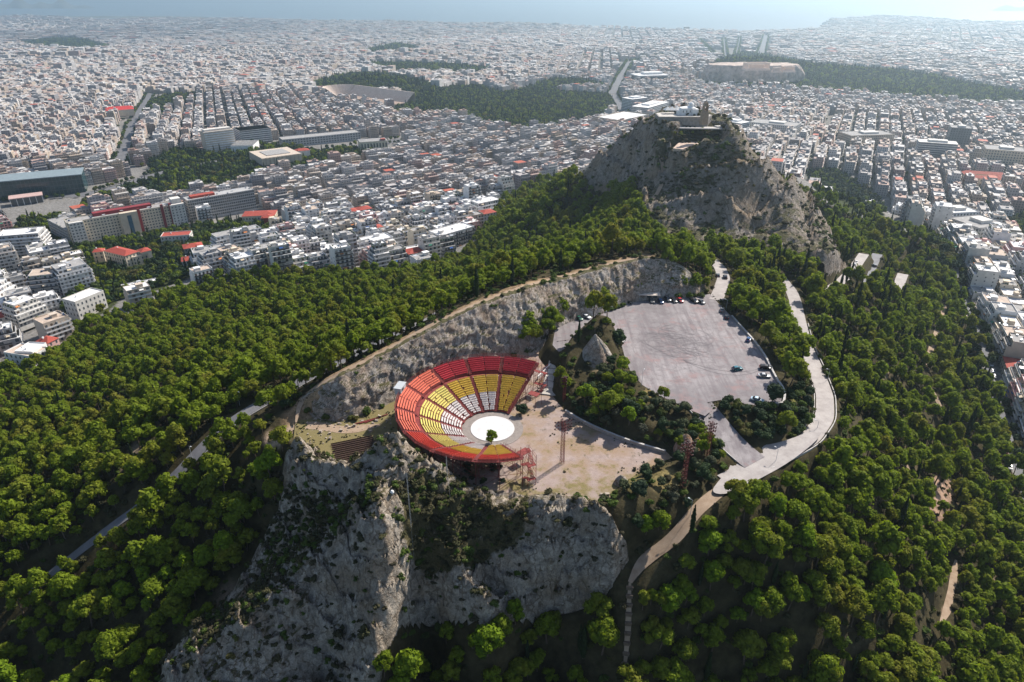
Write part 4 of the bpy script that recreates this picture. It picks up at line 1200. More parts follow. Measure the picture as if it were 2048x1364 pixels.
# stacked tent frames / benches on the quarry floor left of the theatre
m_bench = plain('stored_bench_red', (.085, .05, .042), .8, .3, 1.0)
px0 = W(712, 905, 0)
sb_ = thing('stored_seating', 'long rows of dark red benches stored on the quarry floor left of the theatre', 'benches', (px0[0], px0[1], 0), .36)
bm_ = M()
bm_.box(0, 0, .12, 13, .5, .14).box(0, .27, .3, 13, .06, .4)
for u in (-5, 0, 5): bm_.box(u, 0, -.1, .12, .4, .25)
bmm = bm_.mesh('bench', m_bench)
for k in range(12): obj('bench', bmm, sb_, (random.uniform(-.4, .4), (k - 5) * 1.05, .02))
for k in range(3):
    q = W(735 + 9 * k, 842 - 2 * k, 0)
    o = thing('steel_beam', ['rusty beam lying on the quarry floor nearest the cliff', 'rusty beam lying between two others on the quarry floor', 'rusty beam lying on the quarry floor nearest the theatre'][k], 'beam', (q[0], q[1], 0), .5 + .08 * k)
    M().box(0, 0, .02, 8.5, .12, .3).box(0, 0, .02, 8.5, .36, .05).box(0, 0, .3, 8.5, .36, .05).obj('girder', m_steel, o)
# loose stones on the floor
s_ = M()
for i in range(150):
    px_, py_ = random.gauss(670, 45), random.gauss(845, 10)
    if i > 100: px_, py_ = random.choice([(760, 850), (640, 880), (1230, 990)]); px_ += random.gauss(0, 25); py_ += random.gauss(0, 9)
    q = W(px_, py_, 0)
    if not inpoly(q[0], q[1], QUARRY): continue
    r_ = random.choice([.12, .18, .25, .4, .6]) * random.uniform(.7, 1.2)
    t = rng.normal(0, 1, (8, 3)); b_ = _BV * 2 * r_ * .7 + t * r_ * .22
    s_.add(b_ + (q[0], q[1], r_ * .4), _BQ)
s_.obj('loose_stones', plain('loose_stone', (.34, .29, .24), .9, .2, 2.0), kind='stuff')

# ================================================================ CARS
m_tyre2 = plain('tyre', (.02, .02, .02), .9, .1, 3)
m_hub = plain('wheel_rim', (.4, .4, .41), .35, .1, 3, metal=.7)
m_carglass = plain('car_glass', (.015, .02, .025), .05, .1, 1, spec=.7)
m_lampc = plain('headlight_lens', (.75, .75, .72), .1, .05, 1, spec=.6)
m_lampr = plain('tail_lamp_lens', (.4, .02, .02), .2, .05, 1)
def paint(nm, c): return plain(nm, c, .25, .04, .5, spec=.6)
PAINT = {'white': paint('white_car_paint', (.75, .75, .74)), 'silver': paint('silver_car_paint', (.45, .46, .47)), 'black': paint('black_car_paint', (.015, .015, .018)), 'grey': paint('grey_car_paint', (.09, .095, .1)),
         'blue': paint('blue_car_paint', (.03, .09, .22)), 'teal': paint('teal_car_paint', (.02, .13, .17)), 'red': paint('red_car_paint', (.35, .02, .025)), 'green': paint('green_car_paint', (.02, .11, .06)), 'pale blue': paint('pale_blue_car_paint', (.4, .52, .6))}
def loft(mm, prof_lo, W0, sections, m=0):
    pass
def car_meshes(kind):
    """outline seen from the side, extruded in five slices that round off towards the flanks"""
    L, Wd, Hh = {'hatch': (4.0, 1.75, 1.48), 'saloon': (4.5, 1.8, 1.42), 'suv': (4.5, 1.88, 1.72)}[kind]
    bl = {'hatch': [(0, .32), (.0, .62), (.05, .78), (.26, .93), (.30, .95), (.95, .97), (1, .85), (1, .4), (.96, .3), (.04, .26)],
          'saloon': [(0, .32), (.0, .6), (.05, .74), (.27, .88), (.30, .92), (.80, .93), (.97, .9), (1, .78), (1, .4), (.96, .3), (.04, .26)],
          'suv': [(0, .4), (.0, .75), (.04, .92), (.25, 1.05), (.28, 1.08), (.96, 1.1), (1, .95), (1, .45), (.96, .36), (.04, .32)]}[kind]
    cb_ = {'hatch': [(.27, .93), (.42, 1.44), (.60, 1.48), (.82, 1.42), (.96, .97)], 'saloon': [(.27, .89), (.43, 1.38), (.58, 1.42), (.70, 1.36), (.86, .92)], 'suv': [(.25, 1.05), (.38, 1.64), (.60, 1.72), (.90, 1.64), (.97, 1.1)]}[kind]
    def ext(pr, ws, ins):
        p_ = np.array(pr); n = len(p_); V = []
        for w_, i_ in zip(ws, ins):
            c_ = p_.mean(0); q_ = c_ + (p_ - c_) * i_
            V.append(np.c_[(.5 - q_[:, 0]) * L, np.full(n, w_), q_[:, 1]])
        k = len(ws); V = np.vstack(V)
        Q = []
        for a in range(k - 1):
            for i in range(n): Q.append((a * n + i, a * n + (i + 1) % n, (a + 1) * n + (i + 1) % n, (a + 1) * n + i))
        T = []
        for base, fl in ((0, True), ((k - 1) * n, False)):
            for i in range(1, n - 1): T.append((base, base + i + 1, base + i) if not fl else (base, base + i, base + i + 1))
        return V, np.array(Q), np.array(T)
    h = Wd / 2
    body = M().add(*ext(bl, [-h, -h * .93, 0, h * .93, h], [.93, 1, 1.0, 1, .93])).mesh('body', [PAINT['white']], True)
    glass = M().add(*ext(cb_, [-h * .80, -h * .74, 0, h * .74, h * .80], [.96, 1, 1, 1, .96])).mesh('window', m_carglass)
    rp = [(cb_[1][0] + .01, cb_[1][1] - .02), (cb_[1][0] + .02, cb_[1][1] + .015), (cb_[2][0], cb_[2][1] + .03), (cb_[3][0] - .01, cb_[3][1] + .02), (cb_[3][0], cb_[3][1] - .03)]
    roof = M().add(*ext(rp, [-h * .74, 0, h * .74], [1, 1, 1])).mesh('roof_panel', [PAINT['white']])
    wr = .32 if kind != 'suv' else .37
    tyre = M().bar((0, -.1, 0), (0, .1, 0), wr, n=14).mesh('wheel', m_tyre2)
    rim_ = M().bar((0, -.115, 0), (0, .115, 0), wr * .62, n=10).mesh('rim', m_hub)
    hl = M().box(0, 0, 0, .1, .34, .14).mesh('headlight', m_lampc); tl = M().box(0, 0, 0, .1, .3, .18).mesh('tail_lamp', m_lampr)
    return dict(body=body, glass=glass, roof=roof, tyre=tyre, rim=rim_, hl=hl, tl=tl, L=L, W=Wd, wr=wr, bz=bl[1][1])
CARM = {k: car_meshes(k) for k in ('hatch', 'saloon', 'suv')}
NCAR = 0
def car(kind, colour, label, x, y, z, rot, tilt=None):
    c_ = CARM[kind]
    o = thing('parked_car', label, 'car', (x, y, z), rot, 'cars parked on the hill and its streets')
    for nm, me_ in (('body', c_['body']), ('roof_panel', c_['roof'])):
        b_ = obj(nm, me_, o); b_.material_slots[0].link = 'OBJECT'; b_.material_slots[0].material = PAINT[colour]
    obj('window', c_['glass'], o)
    for sx in (.31, -.31):
        for sy in (-.44, .44):
            w_ = obj('wheel', c_['tyre'], o, (sx * c_['L'], sy * c_['W'], c_['wr'])); obj('rim', c_['rim'], w_)
    for sy in (-.33, .33):
        obj('headlight', c_['hl'], o, (c_['L'] / 2 - .03, sy * c_['W'], c_['bz'])); obj('tail_lamp', c_['tl'], o, (-c_['L'] / 2 + .03, sy * c_['W'], c_['bz'] + .1))
    return o
UP = math.radians
for kind, colr, px, py, rot, lab in [
    ('hatch', 'teal', 1474, 740, 12, 'teal hatchback parked alone in the open car park'),
    ('saloon', 'silver', 1528, 754, -8, 'silver saloon by the long low wall nearest the terrace tree'),
    ('suv', 'black', 1531, 738, -10, 'dark off-roader half shaded beside the silver saloon'),
    ('saloon', 'pale blue', 1514, 802, -28, 'pale blue saloon above the straight wall at the low end of the car park'),
    ('hatch', 'blue', 1497, 681, 60, 'blue hatchback at the bend of the long low wall'),
    ('hatch', 'black', 1453, 636, 75, 'black hatchback in the tree shade on the edge of the car park'),
    ('saloon', 'grey', 1444, 622, 70, 'dark grey saloon nearest the car park entrance under the trees'),
    ('saloon', 'black', 1255, 600, -30, 'black saloon alone at the corner below the cliff'),
    ('hatch', 'grey', 1303, 592, -80, 'dark grey hatchback directly in front of the canteen kiosk'),
    ('hatch', 'blue', 1321, 593, -78, 'dark blue hatchback at the end of the canteen kiosk'),
    ('suv', 'grey', 1335, 595, -75, 'grey off-roader in the row of cars below the cliff'),
    ('saloon', 'black', 1347, 597, -75, 'black saloon parked next to the red car below the cliff'),
    ('hatch', 'red', 1360, 597, -72, 'red hatchback in the row of cars below the cliff'),
    ('suv', 'black', 1388, 598, -65, 'black off-roader with a gap to the red car below the cliff'),
    ('hatch', 'grey', 1402, 600, -62, 'dark grey hatchback last in the row below the cliff'),
    ('saloon', 'white', 1205, 622, -35, 'white saloon nosing out from the olive trees under the cliff'),
    ('hatch', 'white', 1173, 636, -40, 'white hatchback half under the olive trees'),
    ('hatch', 'green', 1158, 639, -55, 'green hatchback deep in the shade of the olive trees'),
]:
    x, y, z = W(px, py + (12 if 1290 < px < 1330 and py < 605 else 6 if py < 605 else 0), LOTZ)
    car(kind, colr, lab, x, y, LOTZ + .04, UP(rot))
for kind, colr, px, py, zz, rot, lab in [
    ('suv', 'black', 1450, 556, 3.4, 80, 'black off-roader driving up the road behind the car park'), ('hatch', 'grey', 1435, 553, 3.0, 85, 'dark grey hatchback under the trees beside the road behind the car park'),
    ('hatch', 'white', 1711, 522, -30, 60, 'white hatchback at the kerb of the lower road in the wood'), ('saloon', 'white', 1715, 516, -30, 60, 'white saloon behind the white hatchback on the lower road'), ('suv', 'grey', 1749, 527, -37, 100, 'grey off-roader at the top of the lower road in the wood'), ('hatch', 'silver', 1753, 556, -37, 95, 'silver hatchback halfway down the lower road in the wood')]:
    x, y, _ = W(px, py, zz); z = float(H(np.array([x]), np.array([y]))[0])
    car(kind, colr, lab, x, y, z + .08, UP(rot))

# white lorry with a red loading crane
x, y, z = W(1201, 652, LOTZ)
lo = thing('crane_lorry', 'white flatbed lorry with a small red crane parked behind the cone of rock', 'lorry', (x, y, LOTZ + .04), UP(-62))
M().box(2.6, 0, .75, 1.7, 2.2, 1.75, taper=.93).obj('cab', PAINT['white'], lo)
M().box(2.75, 0, 1.75, 1.66, 1.9, .6, taper=.97).obj('window', m_carglass, lo)
M().box(-.9, 0, .8, 5.0, 2.25, .18).box(-.9, 1.1, .98, 5.0, .06, .45).box(-.9, -1.1, .98, 5.0, .06, .45).box(-3.38, 0, .98, .06, 2.2, .45).obj('flatbed', PAINT['white'], lo)
M().box(.0, 0, .5, 6.6, .8, .3).obj('chassis', m_grey, lo)
M().box(1.3, 0, .9, .5, .7, 1.6).bar((1.3, 0, 2.4), (-1.6, .3, 2.9), .16).bar((-1.6, .3, 2.9), (-3.0, .3, 1.7), .12).obj('crane_arm', PAINT['red'], lo)
M().box(-1.8, 0, .98, 2.4, 1.9, .7).obj('load', plain('dark_load', (.05, .05, .05), .8, .3, 2), lo)
tm_ = M().bar((0, -.16, 0), (0, .16, 0), .46, n=14).mesh('wheel', m_tyre2); rm_ = M().bar((0, -.175, 0), (0, .175, 0), .25, n=10).mesh('rim', m_hub)
for u in (2.4, -1.6, -2.6):
    for v_ in (-.98, .98): w_ = obj('wheel', tm_, lo, (u, v_, .46)); obj('rim', rm_, w_)
hl = CARM['hatch']['hl']
for v_ in (-.8, .8): obj('headlight', hl, lo, (3.46, v_, .95))

# ---- people on the grey road
def person(label, px, py, z, rot, shirt, trousers, stride=.22):
    bm_v = [(0, 0, .95), (0, 0, 1.2), (0, 0, 1.42), (0, 0, 1.52), (0, .02, 1.64), (0, .01, 1.76),
            (.1, 0, .9), (.11, stride * .5, .5), (.11, stride, .06), (-.1, 0, .9), (-.11, -stride * .3, .5), (-.11, -stride, .08),
            (.2, 0, 1.4), (.25, -.08, 1.15), (.26, .05, .92), (-.2, 0, 1.4), (-.25, .1, 1.15), (-.26, .22, .95)]
    ed = [(0, 1), (1, 2), (2, 3), (3, 4), (4, 5), (0, 6), (6, 7), (7, 8), (0, 9), (9, 10), (10, 11), (2, 12), (12, 13), (13, 14), (2, 15), (15, 16), (16, 17)]
    rad = [.14, .14, .15, .055, .1, .075, .1, .075, .05, .1, .075, .05, .07, .05, .035, .07, .05, .035]
    me_ = bpy.data.meshes.new('person'); me_.from_pydata(bm_v, ed, []); me_.update()
    tmp = bpy.data.objects.new('person_shape', me_); COL.objects.link(tmp)
    tmp.modifiers.new('skin', 'SKIN'); ss = tmp.modifiers.new('subd', 'SUBSURF'); ss.levels = 1; ss.render_levels = 1
    for i, v_ in enumerate(me_.skin_vertices[0].data): v_.radius = (rad[i], rad[i]); v_.use_root = (i == 0)
    dg = bpy.context.evaluated_depsgraph_get()
    bod = bpy.data.meshes.new_from_object(tmp.evaluated_get(dg))
    bpy.data.objects.remove(tmp)
    for m_ in (trousers, shirt, SKIN, HAIR): bod.materials.append(m_)
    for pl in bod.polygons:
        z_ = pl.center.z
        pl.material_index = 0 if z_ < .98 and abs(pl.center.x) < .2 else 3 if z_ > 1.71 or (z_ > 1.58 and pl.center.y < -.02) else 2 if z_ > 1.47 or (abs(pl.center.x) > .22 and z_ < 1.1) else 1
    x, y, _ = W(px, py, z); zz = float(H(np.array([x]), np.array([y]))[0])
    return thing('person', label, 'person', (x, y, zz + .08), rot, None, bod)
SKIN = plain('skin', (.45, .28, .2), .6, .05, 5); HAIR = plain('dark_hair', (.03, .02, .015), .7, .1, 9)
c_dark, c_red, c_blue, c_lt = plain('dark_cloth', (.03, .03, .035), .9, .1, 3), plain('red_cloth', (.4, .05, .05), .9, .1, 3), plain('denim', (.06, .09, .16), .9, .1, 3), plain('pale_cloth', (.6, .58, .55), .9, .1, 3)
person('person in a pale top walking up the grey road, nearer the verge', 546, 789, -2, -.7, c_lt, c_dark)
person('person in dark clothes walking up the grey road beside the one in pale', 557, 788, -2, -.9, c_dark, c_blue)

# ================================================================ VEGETATION
def ico(sub=1):
    import bmesh
    b = bmesh.new(); bmesh.ops.create_icosphere(b, subdivisions=sub, radius=1.0)
    V = np.array([v_.co[:] for v_ in b.verts]); T = np.array([[q.index for q in f_.verts] for f_ in b.faces]); b.free()
    return V, T
ICO1, ICO2 = ico(1), ico(2)

def clump_leaves(c, r, n, size, r_, up=.35, squash=.8):
    d = r_.normal(0, 1, (n, 3)); d[:, 2] += up; d /= np.linalg.norm(d, axis=1)[:, None]
    P = c + d * (r * r_.uniform(.8, 1.12, (n, 1))) * (1, 1, squash)
    nn = d + r_.normal(0, .42, (n, 3)); nn /= np.linalg.norm(nn, axis=1)[:, None]
    a = np.cross(nn, r_.normal(0, 1, (n, 3))); a /= np.linalg.norm(a, axis=1)[:, None] + 1e-9
    b = np.cross(nn, a)
    s = size * r_.uniform(.6, 1.3, (n, 1))
    V = np.stack([P - a * s - b * s * .6, P + a * s - b * s * .45, P + a * s * .8 + b * s * .6, P - a * s * .75 + b * s * .6], 1).reshape(-1, 3)
    return V, np.arange(4 * n).reshape(-1, 4)

def pine_crown(seed, R=3.6, Hc=4.6, z0=4.2, n_cl=12, n_leaf=80, size=.34, core=ICO2):
    r_ = np.random.default_rng(seed); m_ = M()
    lean = r_.normal(0, .5, 2)
    for i in range(n_cl):
        a = i * 2.4 + r_.uniform(-.5, .5); t = (i + .5) / n_cl
        rad = R * (.68 * math.sqrt(1 - t * .92)) * r_.uniform(.75, 1.15) * (0.25 if i == n_cl - 1 else 1)
        cr = R * r_.uniform(.30, .47)
        z = z0 + Hc * (.12 + .74 * t ** .85) + r_.normal(0, .25)
        c = np.array((math.cos(a) * rad + lean[0] * t, math.sin(a) * rad + lean[1] * t, z))
        j = 1 + r_.normal(0, .1, (len(core[0]), 1))
        m_.add(core[0] * j * (cr * .84, cr * .84, cr * .66) + c, None, core[1])
        V, Q = clump_leaves(c, cr, n_leaf, size, r_)
        m_.add(V, Q)
    return m_
def pine_trunk(seed, z=6.4, R=3.0):
    r_ = np.random.default_rng(seed + 500); m_ = M()
    p0 = np.array((0, 0, -.6)); q = np.array((r_.normal(0, .35), r_.normal(0, .35), z * .5)); p2 = np.array((q[0] * 1.6, q[1] * 1.6, z))
    m_.bar(p0, q, .24, 0, 7, .18); m_.bar(q, p2, .18, 0, 6, .08)
    for i in range(6):
        a = i * 1.1 + r_.uniform(0, .6); s_ = q + (p2 - q) * r_.uniform(0, .7)
        m_.bar(s_, s_ + np.array((math.cos(a) * R * .6, math.sin(a) * R * .6, r_.uniform(.6, 1.6))), .08, 0, 4, .03)
    return m_
def cypress_crown(seed, h=11, R=1.05, n=520, size=.3):
    r_ = np.random.default_rng(seed); m_ = M()
    k = np.linspace(0, 1, 9); prof = R * np.sin(np.pi * np.clip(k * .93 + .07, 0, 1)) ** .6 * (1 - .45 * k)
    t = np.linspace(0, 2 * np.pi, 9)[:-1]
    V = np.stack([np.outer(prof * .8, np.cos(t)), np.outer(prof * .8, np.sin(t)), np.repeat((.6 + k * (h - .6))[:, None], 8, 1)], 2).reshape(-1, 3)
    i, j = np.meshgrid(np.arange(8), np.arange(8), indexing='ij')
    m_.add(V, np.stack([i * 8 + j, i * 8 + (j + 1) % 8, (i + 1) * 8 + (j + 1) % 8, (i + 1) * 8 + j], 2).reshape(-1, 4))
    z = r_.uniform(0, 1, n) ** 1.1; a = r_.uniform(0, 6.283, n); rr = np.interp(z, k, prof) * r_.uniform(.8, 1.12, n)
    P = np.c_[np.cos(a) * rr, np.sin(a) * rr, .6 + z * (h - .6)]
    d = np.c_[np.cos(a), np.sin(a), np.full(n, .35)] + r_.normal(0, .3, (n, 3)); d /= np.linalg.norm(d, axis=1)[:, None]
    up = np.array((0, 0, 1.)) + r_.normal(0, .2, (n, 3)); b = up - d * (up * d).sum(1)[:, None]; b /= np.linalg.norm(b, axis=1)[:, None]
    w = np.cross(d, b); s = size * r_.uniform(.6, 1.2, (n, 1))
    V = np.stack([P - w * s * .7, P + w * s * .7, P + w * s * .3 + b * s * 2, P - w * s * .3 + b * s * 2], 1).reshape(-1, 3)
    m_.add(V, np.arange(4 * n).reshape(-1, 4))
    return m_
def bush_crown(seed, R=1.8, Hc=2.2, n_cl=7, n_leaf=60, size=.22, z0=.2, core=ICO1):
    r_ = np.random.default_rng(seed); m_ = M()
    for i in range(n_cl):
        a = i * 2.4 + r_.uniform(-.6, .6); rad = R * .62 * math.sqrt((i + .3) / n_cl)
        cr = R * r_.uniform(.36, .56)
        c = np.array((math.cos(a) * rad, math.sin(a) * rad, z0 + Hc * r_.uniform(.3, .72) * (1.15 - .4 * rad / R)))
        m_.add(core[0] * (1 + r_.normal(0, .08, (len(core[0]), 1))) * cr * .84 + c, None, core[1])
        V, Q = clump_leaves(c, cr, n_leaf, size, r_, .25, .95)
        m_.add(V, Q)
    return m_

MAT_PINE = leafy('pine_needles', (.08, .12, .009), (.24, .315, .022), (.22, .18, .03), .47)
MAT_PINE_B = leafy('bright_pine_needles', (.1, .17, .01), (.24, .35, .02), None, .48)
MAT_CYP = leafy('cypress_leaves', (.014, .026, .009), (.03, .05, .016), None, .1)
MAT_OLIVE = leafy('olive_leaves', (.035, .045, .02), (.085, .1, .045), None, .15)
MAT_BUSH = leafy('bush_leaves', (.04, .068, .013), (.1, .15, .028), (.14, .09, .035), .3)
MAT_DARKTREE = leafy('dark_evergreen_leaves', (.016, .034, .013), (.036, .062, .022), None, .12)
MAT_SCRUB = leafy('dry_scrub_leaves', (.032, .036, .015), (.07, .068, .03), (.11, .08, .045), .12)
MAT_BARK = plain('bark', (.11, .08, .06), .95, .35, 2.5)

NPV = 9
PINE = [(pine_crown(i, R=3.3 + .13 * (i % 5) + (.5 if i % 3 == 2 else 0), n_cl=(12, 14, 7)[i % 3] + i % 2, Hc=(4.2, 3.4, 4.8)[i % 3]).mesh('crown', MAT_PINE), pine_trunk(i).mesh('trunk', MAT_BARK)) for i in range(NPV)]
PINEB = [(pine_crown(50 + i, R=3.5, n_cl=13).mesh('crown', MAT_PINE_B), pine_trunk(50 + i).mesh('trunk', MAT_BARK)) for i in range(3)]
CYPR = [(cypress_crown(20 + i, h=10 + i, R=.95 + .08 * i).mesh('crown', MAT_CYP), M().bar((0, 0, -.6), (0, 0, 2.4), .16, n=6, r2=.1).mesh('trunk', MAT_BARK)) for i in range(4)]
def short_trunk(h=2.0):
    m_ = M().bar((0, 0, -.5), (.15, .1, h), .17, n=6, r2=.11)
    for a in (0.4, 2.2, 4.3): m_.bar((.12, .08, h * .8), (math.cos(a) * 1.1, math.sin(a) * 1.1, h + 1.2), .08, n=4, r2=.03)
    return m_.mesh('trunk', MAT_BARK)
OLIVE = [(bush_crown(70 + i, R=2.3, Hc=3.2, n_cl=11, n_leaf=70, size=.2, z0=1.2, core=ICO2).mesh('crown', MAT_OLIVE), short_trunk()) for i in range(3)]
DARKT = [(bush_crown(80 + i, R=2.6, Hc=4.6, n_cl=13, n_leaf=75, size=.24, z0=.9, core=ICO2).mesh('crown', MAT_DARKTREE), short_trunk(2.4)) for i in range(3)]
BUSH = [bush_crown(90 + i).mesh('foliage', MAT_BUSH) for i in range(3)]
BUSH_D = [bush_crown(94 + i).mesh('foliage', MAT_DARKTREE) for i in range(2)]
BSTEM = M().bar((0, 0, -.4), (0, 0, .9), .06, n=5).bar((0, 0, .1), (.4, .2, 1.0), .04, n=4).bar((0, 0, .1), (-.3, -.3, 1.0), .04, n=4).mesh('stem', MAT_BARK)

def tree(kind, meshes, label, x, y, z, s, rot, group, cat='tree', sz=None):
    o = thing(kind, label, cat, (x, y, z), rot, group)
    o.scale = (s, s, s if sz is None else sz)
    obj('crown', meshes[0], o); obj('trunk', meshes[1], o)
    return o
def bush(label, x, y, z, s, group='bushes on the rocks and banks', kind='bush', mesh=None, sz=None):
    o = thing(kind, label, 'bush', (x, y, z), random.uniform(0, 6.3), group)
    o.scale = (s, s, s * random.uniform(.75, 1.05) if sz is None else sz)
    obj('foliage', mesh or random.choice(BUSH), o); obj('stem', BSTEM, o)
    return o

def scatter(poly_w, step, jit=.42):
    x0, y0 = poly_w.min(0); x1, y1 = poly_w.max(0)
    X, Y = np.meshgrid(np.arange(x0, x1, step), np.arange(y0, y1, step * .88), indexing='ij')
    X = X + (np.arange(X.shape[1])[None] % 2) * step * .5
    X = X + rng.uniform(-jit, jit, X.shape) * step; Y = Y + rng.uniform(-jit, jit, Y.shape) * step
    return X.ravel(), Y.ravel()

def clear_of(x, y, margin_road=1.2, margin_flat=1.5):
    ok = ~inpoly(x, y, QUARRY) & ~inpoly(x, y, LOT) & ~inpoly(x, y, J)
    for P_ in (QUARRY, LOT, J):
        d, _ = dist_line(x, y, P_, True); ok &= d > margin_flat
    for k, (ln, w) in R_W.items():
        d, _ = dist_line(x, y, ln[::2, :2]); ok &= d > w / 2 + (margin_road if k not in ('wood_path', 'hill_path') else .3)
    return ok

KEEP_CLEAR = [(1120,1000,130,34),(1190,715,62,62),(720,880,165,75),(600,880,60,70),(1390,232,60,30), (1880,990,24,20), (1862,1035,14,14), (545,880,26,14), (1262,962,30,22), (1890,1215,7,26), (1150,735,45,40)]
FX, FY = scatter(np.array([(-420, 40), (560, 880)], float), 4.25)
fz = H(FX, FY); fpx, fpy, fd = PX(FX, FY, fz)
ok = (fd > 5) & inpoly(fpx, fpy, HILL_PX) & (fpx > -330) & (fpx < 2380) & (fpy < 1720)
ok &= np.where(fpx < 1180, FY < 850, FY < 700)
ok &= ~(inpoly(fpx, fpy, ROCKHILL_PX) & (FY > 330)) & ~(inpoly(fpx, fpy, RIDGE_PX) & (FY < 185))
FX, FY, fz, fpx, fpy, fd = [a[ok] for a in (FX, FY, fz, fpx, fpy, fd)]
ok = clear_of(FX, FY, 2.6, 2.5)
MOUND = [(1130,800),(1170,770),(1215,720),(1262,748),(1290,775),(1330,800),(1390,832),(1422,852),(1445,880),(1462,915),(1420,935),(1340,905),(1260,880),(1200,855),(1150,832)]
LOWMOUND = [(1200,1010),(1240,965),(1300,930),(1350,912),(1400,925),(1445,945),(1435,975),(1390,1010),(1350,1045),(1290,1060),(1220,1050)]
for P_ in (MOUND, LOWMOUND, ISLAND_PX): ok &= ~inpoly(fpx, fpy, P_)
for a, b, ra, rb in KEEP_CLEAR: ok &= ((fpx - a) / ra) ** 2 + ((fpy - b) / rb) ** 2 > 1
d, _ = dist_line(FX, FY, R_W['rim_path'][0][::3, :2]); ok &= d > 5.5 + 3 * fbm(FX / 12, FY / 12, o=2)
dens = fbm(FX / 24, FY / 24, o=3)
ok &= dens + rng.uniform(-.3, .55, len(FX)) > np.where((fpx > 1480), -.17, -.12)
brk = ridged(FX / 55 + 3, FY / 55, o=3); near_gap = inpoly(fpx, fpy, [(1395,1000),(1500,1005),(1570,1400),(1275,1400),(1290,1170)]) & (rng.random(len(FX)) < .8) & clear_of(FX, FY, 2.2, 2.0)
ok |= near_gap
ok &= ~((brk > .8) & (fpx > 1600) & (rng.random(len(FX)) < .75))
# thinner along the left flank of the ridge
d, _ = dist_line(fpx, fpy, RIDGE_PX, True); ok &= ~((d < 30) & (FY < 185) & (rng.random(len(FX)) < .6))
FX, FY, fz, fpx, fpy, fd = [a[ok] for a in (FX, FY, fz, fpx, fpy, fd)]
pc = np.where((fpx > 1480) & (fpy < 880), .24, .05) + .25 * (np.hypot(fpx - 1215, fpy - 1230) < 130)
is_cyp = rng.random(len(FX)) < pc
near_left = fpx < 1000
sc = np.clip(rng.lognormal(-.12, .25, len(FX)), .5, 1.5) * np.where(near_left, np.where(FY > 240, .8, .86), .93) * (1 + .12 * fbm(FX / 35, FY / 35, o=2))
TH = fpy - 9 * FOC / fd     # rough pixel of the crown
inview = (fpx > -25) & (fpx < 2073) & (TH < 1364) & (fpy > 0)
print('forest trees', len(FX), 'in view', inview.sum(), 'cypress', is_cyp.sum())

SPOTS = [('the top of the timber steps', 1258, 1170, 60), ('the middle of the timber steps', 1256, 1240, 60), ('the foot of the timber steps', 1250, 1330, 70), ('the bend of the dirt track', 1340, 1085, 60), ('the road junction', 1500, 960, 70), ('the outer road bend', 1670, 850, 60), ('the bare earth clearing', 1870, 1010, 70), ('the short trail in the wood', 1900, 1190, 60), ('the dirt bank at the ridge end', 545, 890, 60),
         ('the upper grey road', 560, 790, 70), ('the middle of the grey road', 430, 880, 80), ('the lower end of the grey road', 240, 1040, 90), ('the large bright pine', 487, 1060, 60), ('the left foot of the rock', 430, 1260, 110), ('the shaded gully', 800, 1330, 80), ('the foot of the right rock face', 1080, 1270, 110)]
def where_words(px, py):
    q = min(SPOTS, key=lambda s_: math.hypot(px - s_[1], py - s_[2]) / s_[3])
    if math.hypot(px - q[1], py - q[2]) < q[3]: return 'beside ' + q[0]
    if px > 1300 and py > 950: return 'in the wood ' + ('below the junction' if px < 1600 else 'below the bare earth clearing' if px > 1780 else 'between junction and clearing') + (', low down' if py > 1180 else '')
    if px < 420: return 'in the pine wood ' + ('above the grey road' if py < 1000 else 'below the grey road near the corner')
    if py > 1120 and px > 1300: return random.choice(['in the dense wood on the near slope beside the stepped path', 'in the dense wood on the near slope'])
    if px > 1250: return random.choice(['in the wood below the loop road', 'in the wood between the loop road and the town street'])
    if px > 780: return 'among the trees at the foot of the near rock face'
    if py > 1050: return 'on the dark slope beside the near rock'
    return 'in the pine wood around the grey road'
ind = np.where(inview & ~is_cyp)[0]; ind = ind[np.argsort(fd[ind])][:300]
picked = set(ind.tolist())
for i in ind:
    v_ = PINEB[i % 3] if rng.random() < .12 else PINE[i % NPV]
    big = 'very tall' if sc[i] > 1.25 else 'tall' if sc[i] > 1.06 else 'very small' if sc[i] < .72 else 'small' if sc[i] < .86 else 'medium'
    zs = rng.uniform(.78, 1.28); shp = 'flat' if zs < .9 else 'slender' if zs > 1.14 else 'round'
    bri = 'bright ' if v_ in PINEB else ''
    tree('pine_tree', v_, f'{big} {shp} {bri}pine {where_words(fpx[i], fpy[i])}', FX[i], FY[i], fz[i] - .1, sc[i], rng.uniform(0, 6.28), 'pine trees of the hillside wood', sz=sc[i] * zs)
indc = np.where(inview & is_cyp)[0]; indc = indc[np.argsort(fd[indc])][:300]
pickc = set(indc.tolist())
for i in indc:
    tree('cypress_tree', CYPR[i % 4], f'dark slender cypress standing {where_words(fpx[i], fpy[i])}', FX[i], FY[i], fz[i] - .1, sc[i] * .95, rng.uniform(0, 6.28), 'cypress trees of the hillside wood')

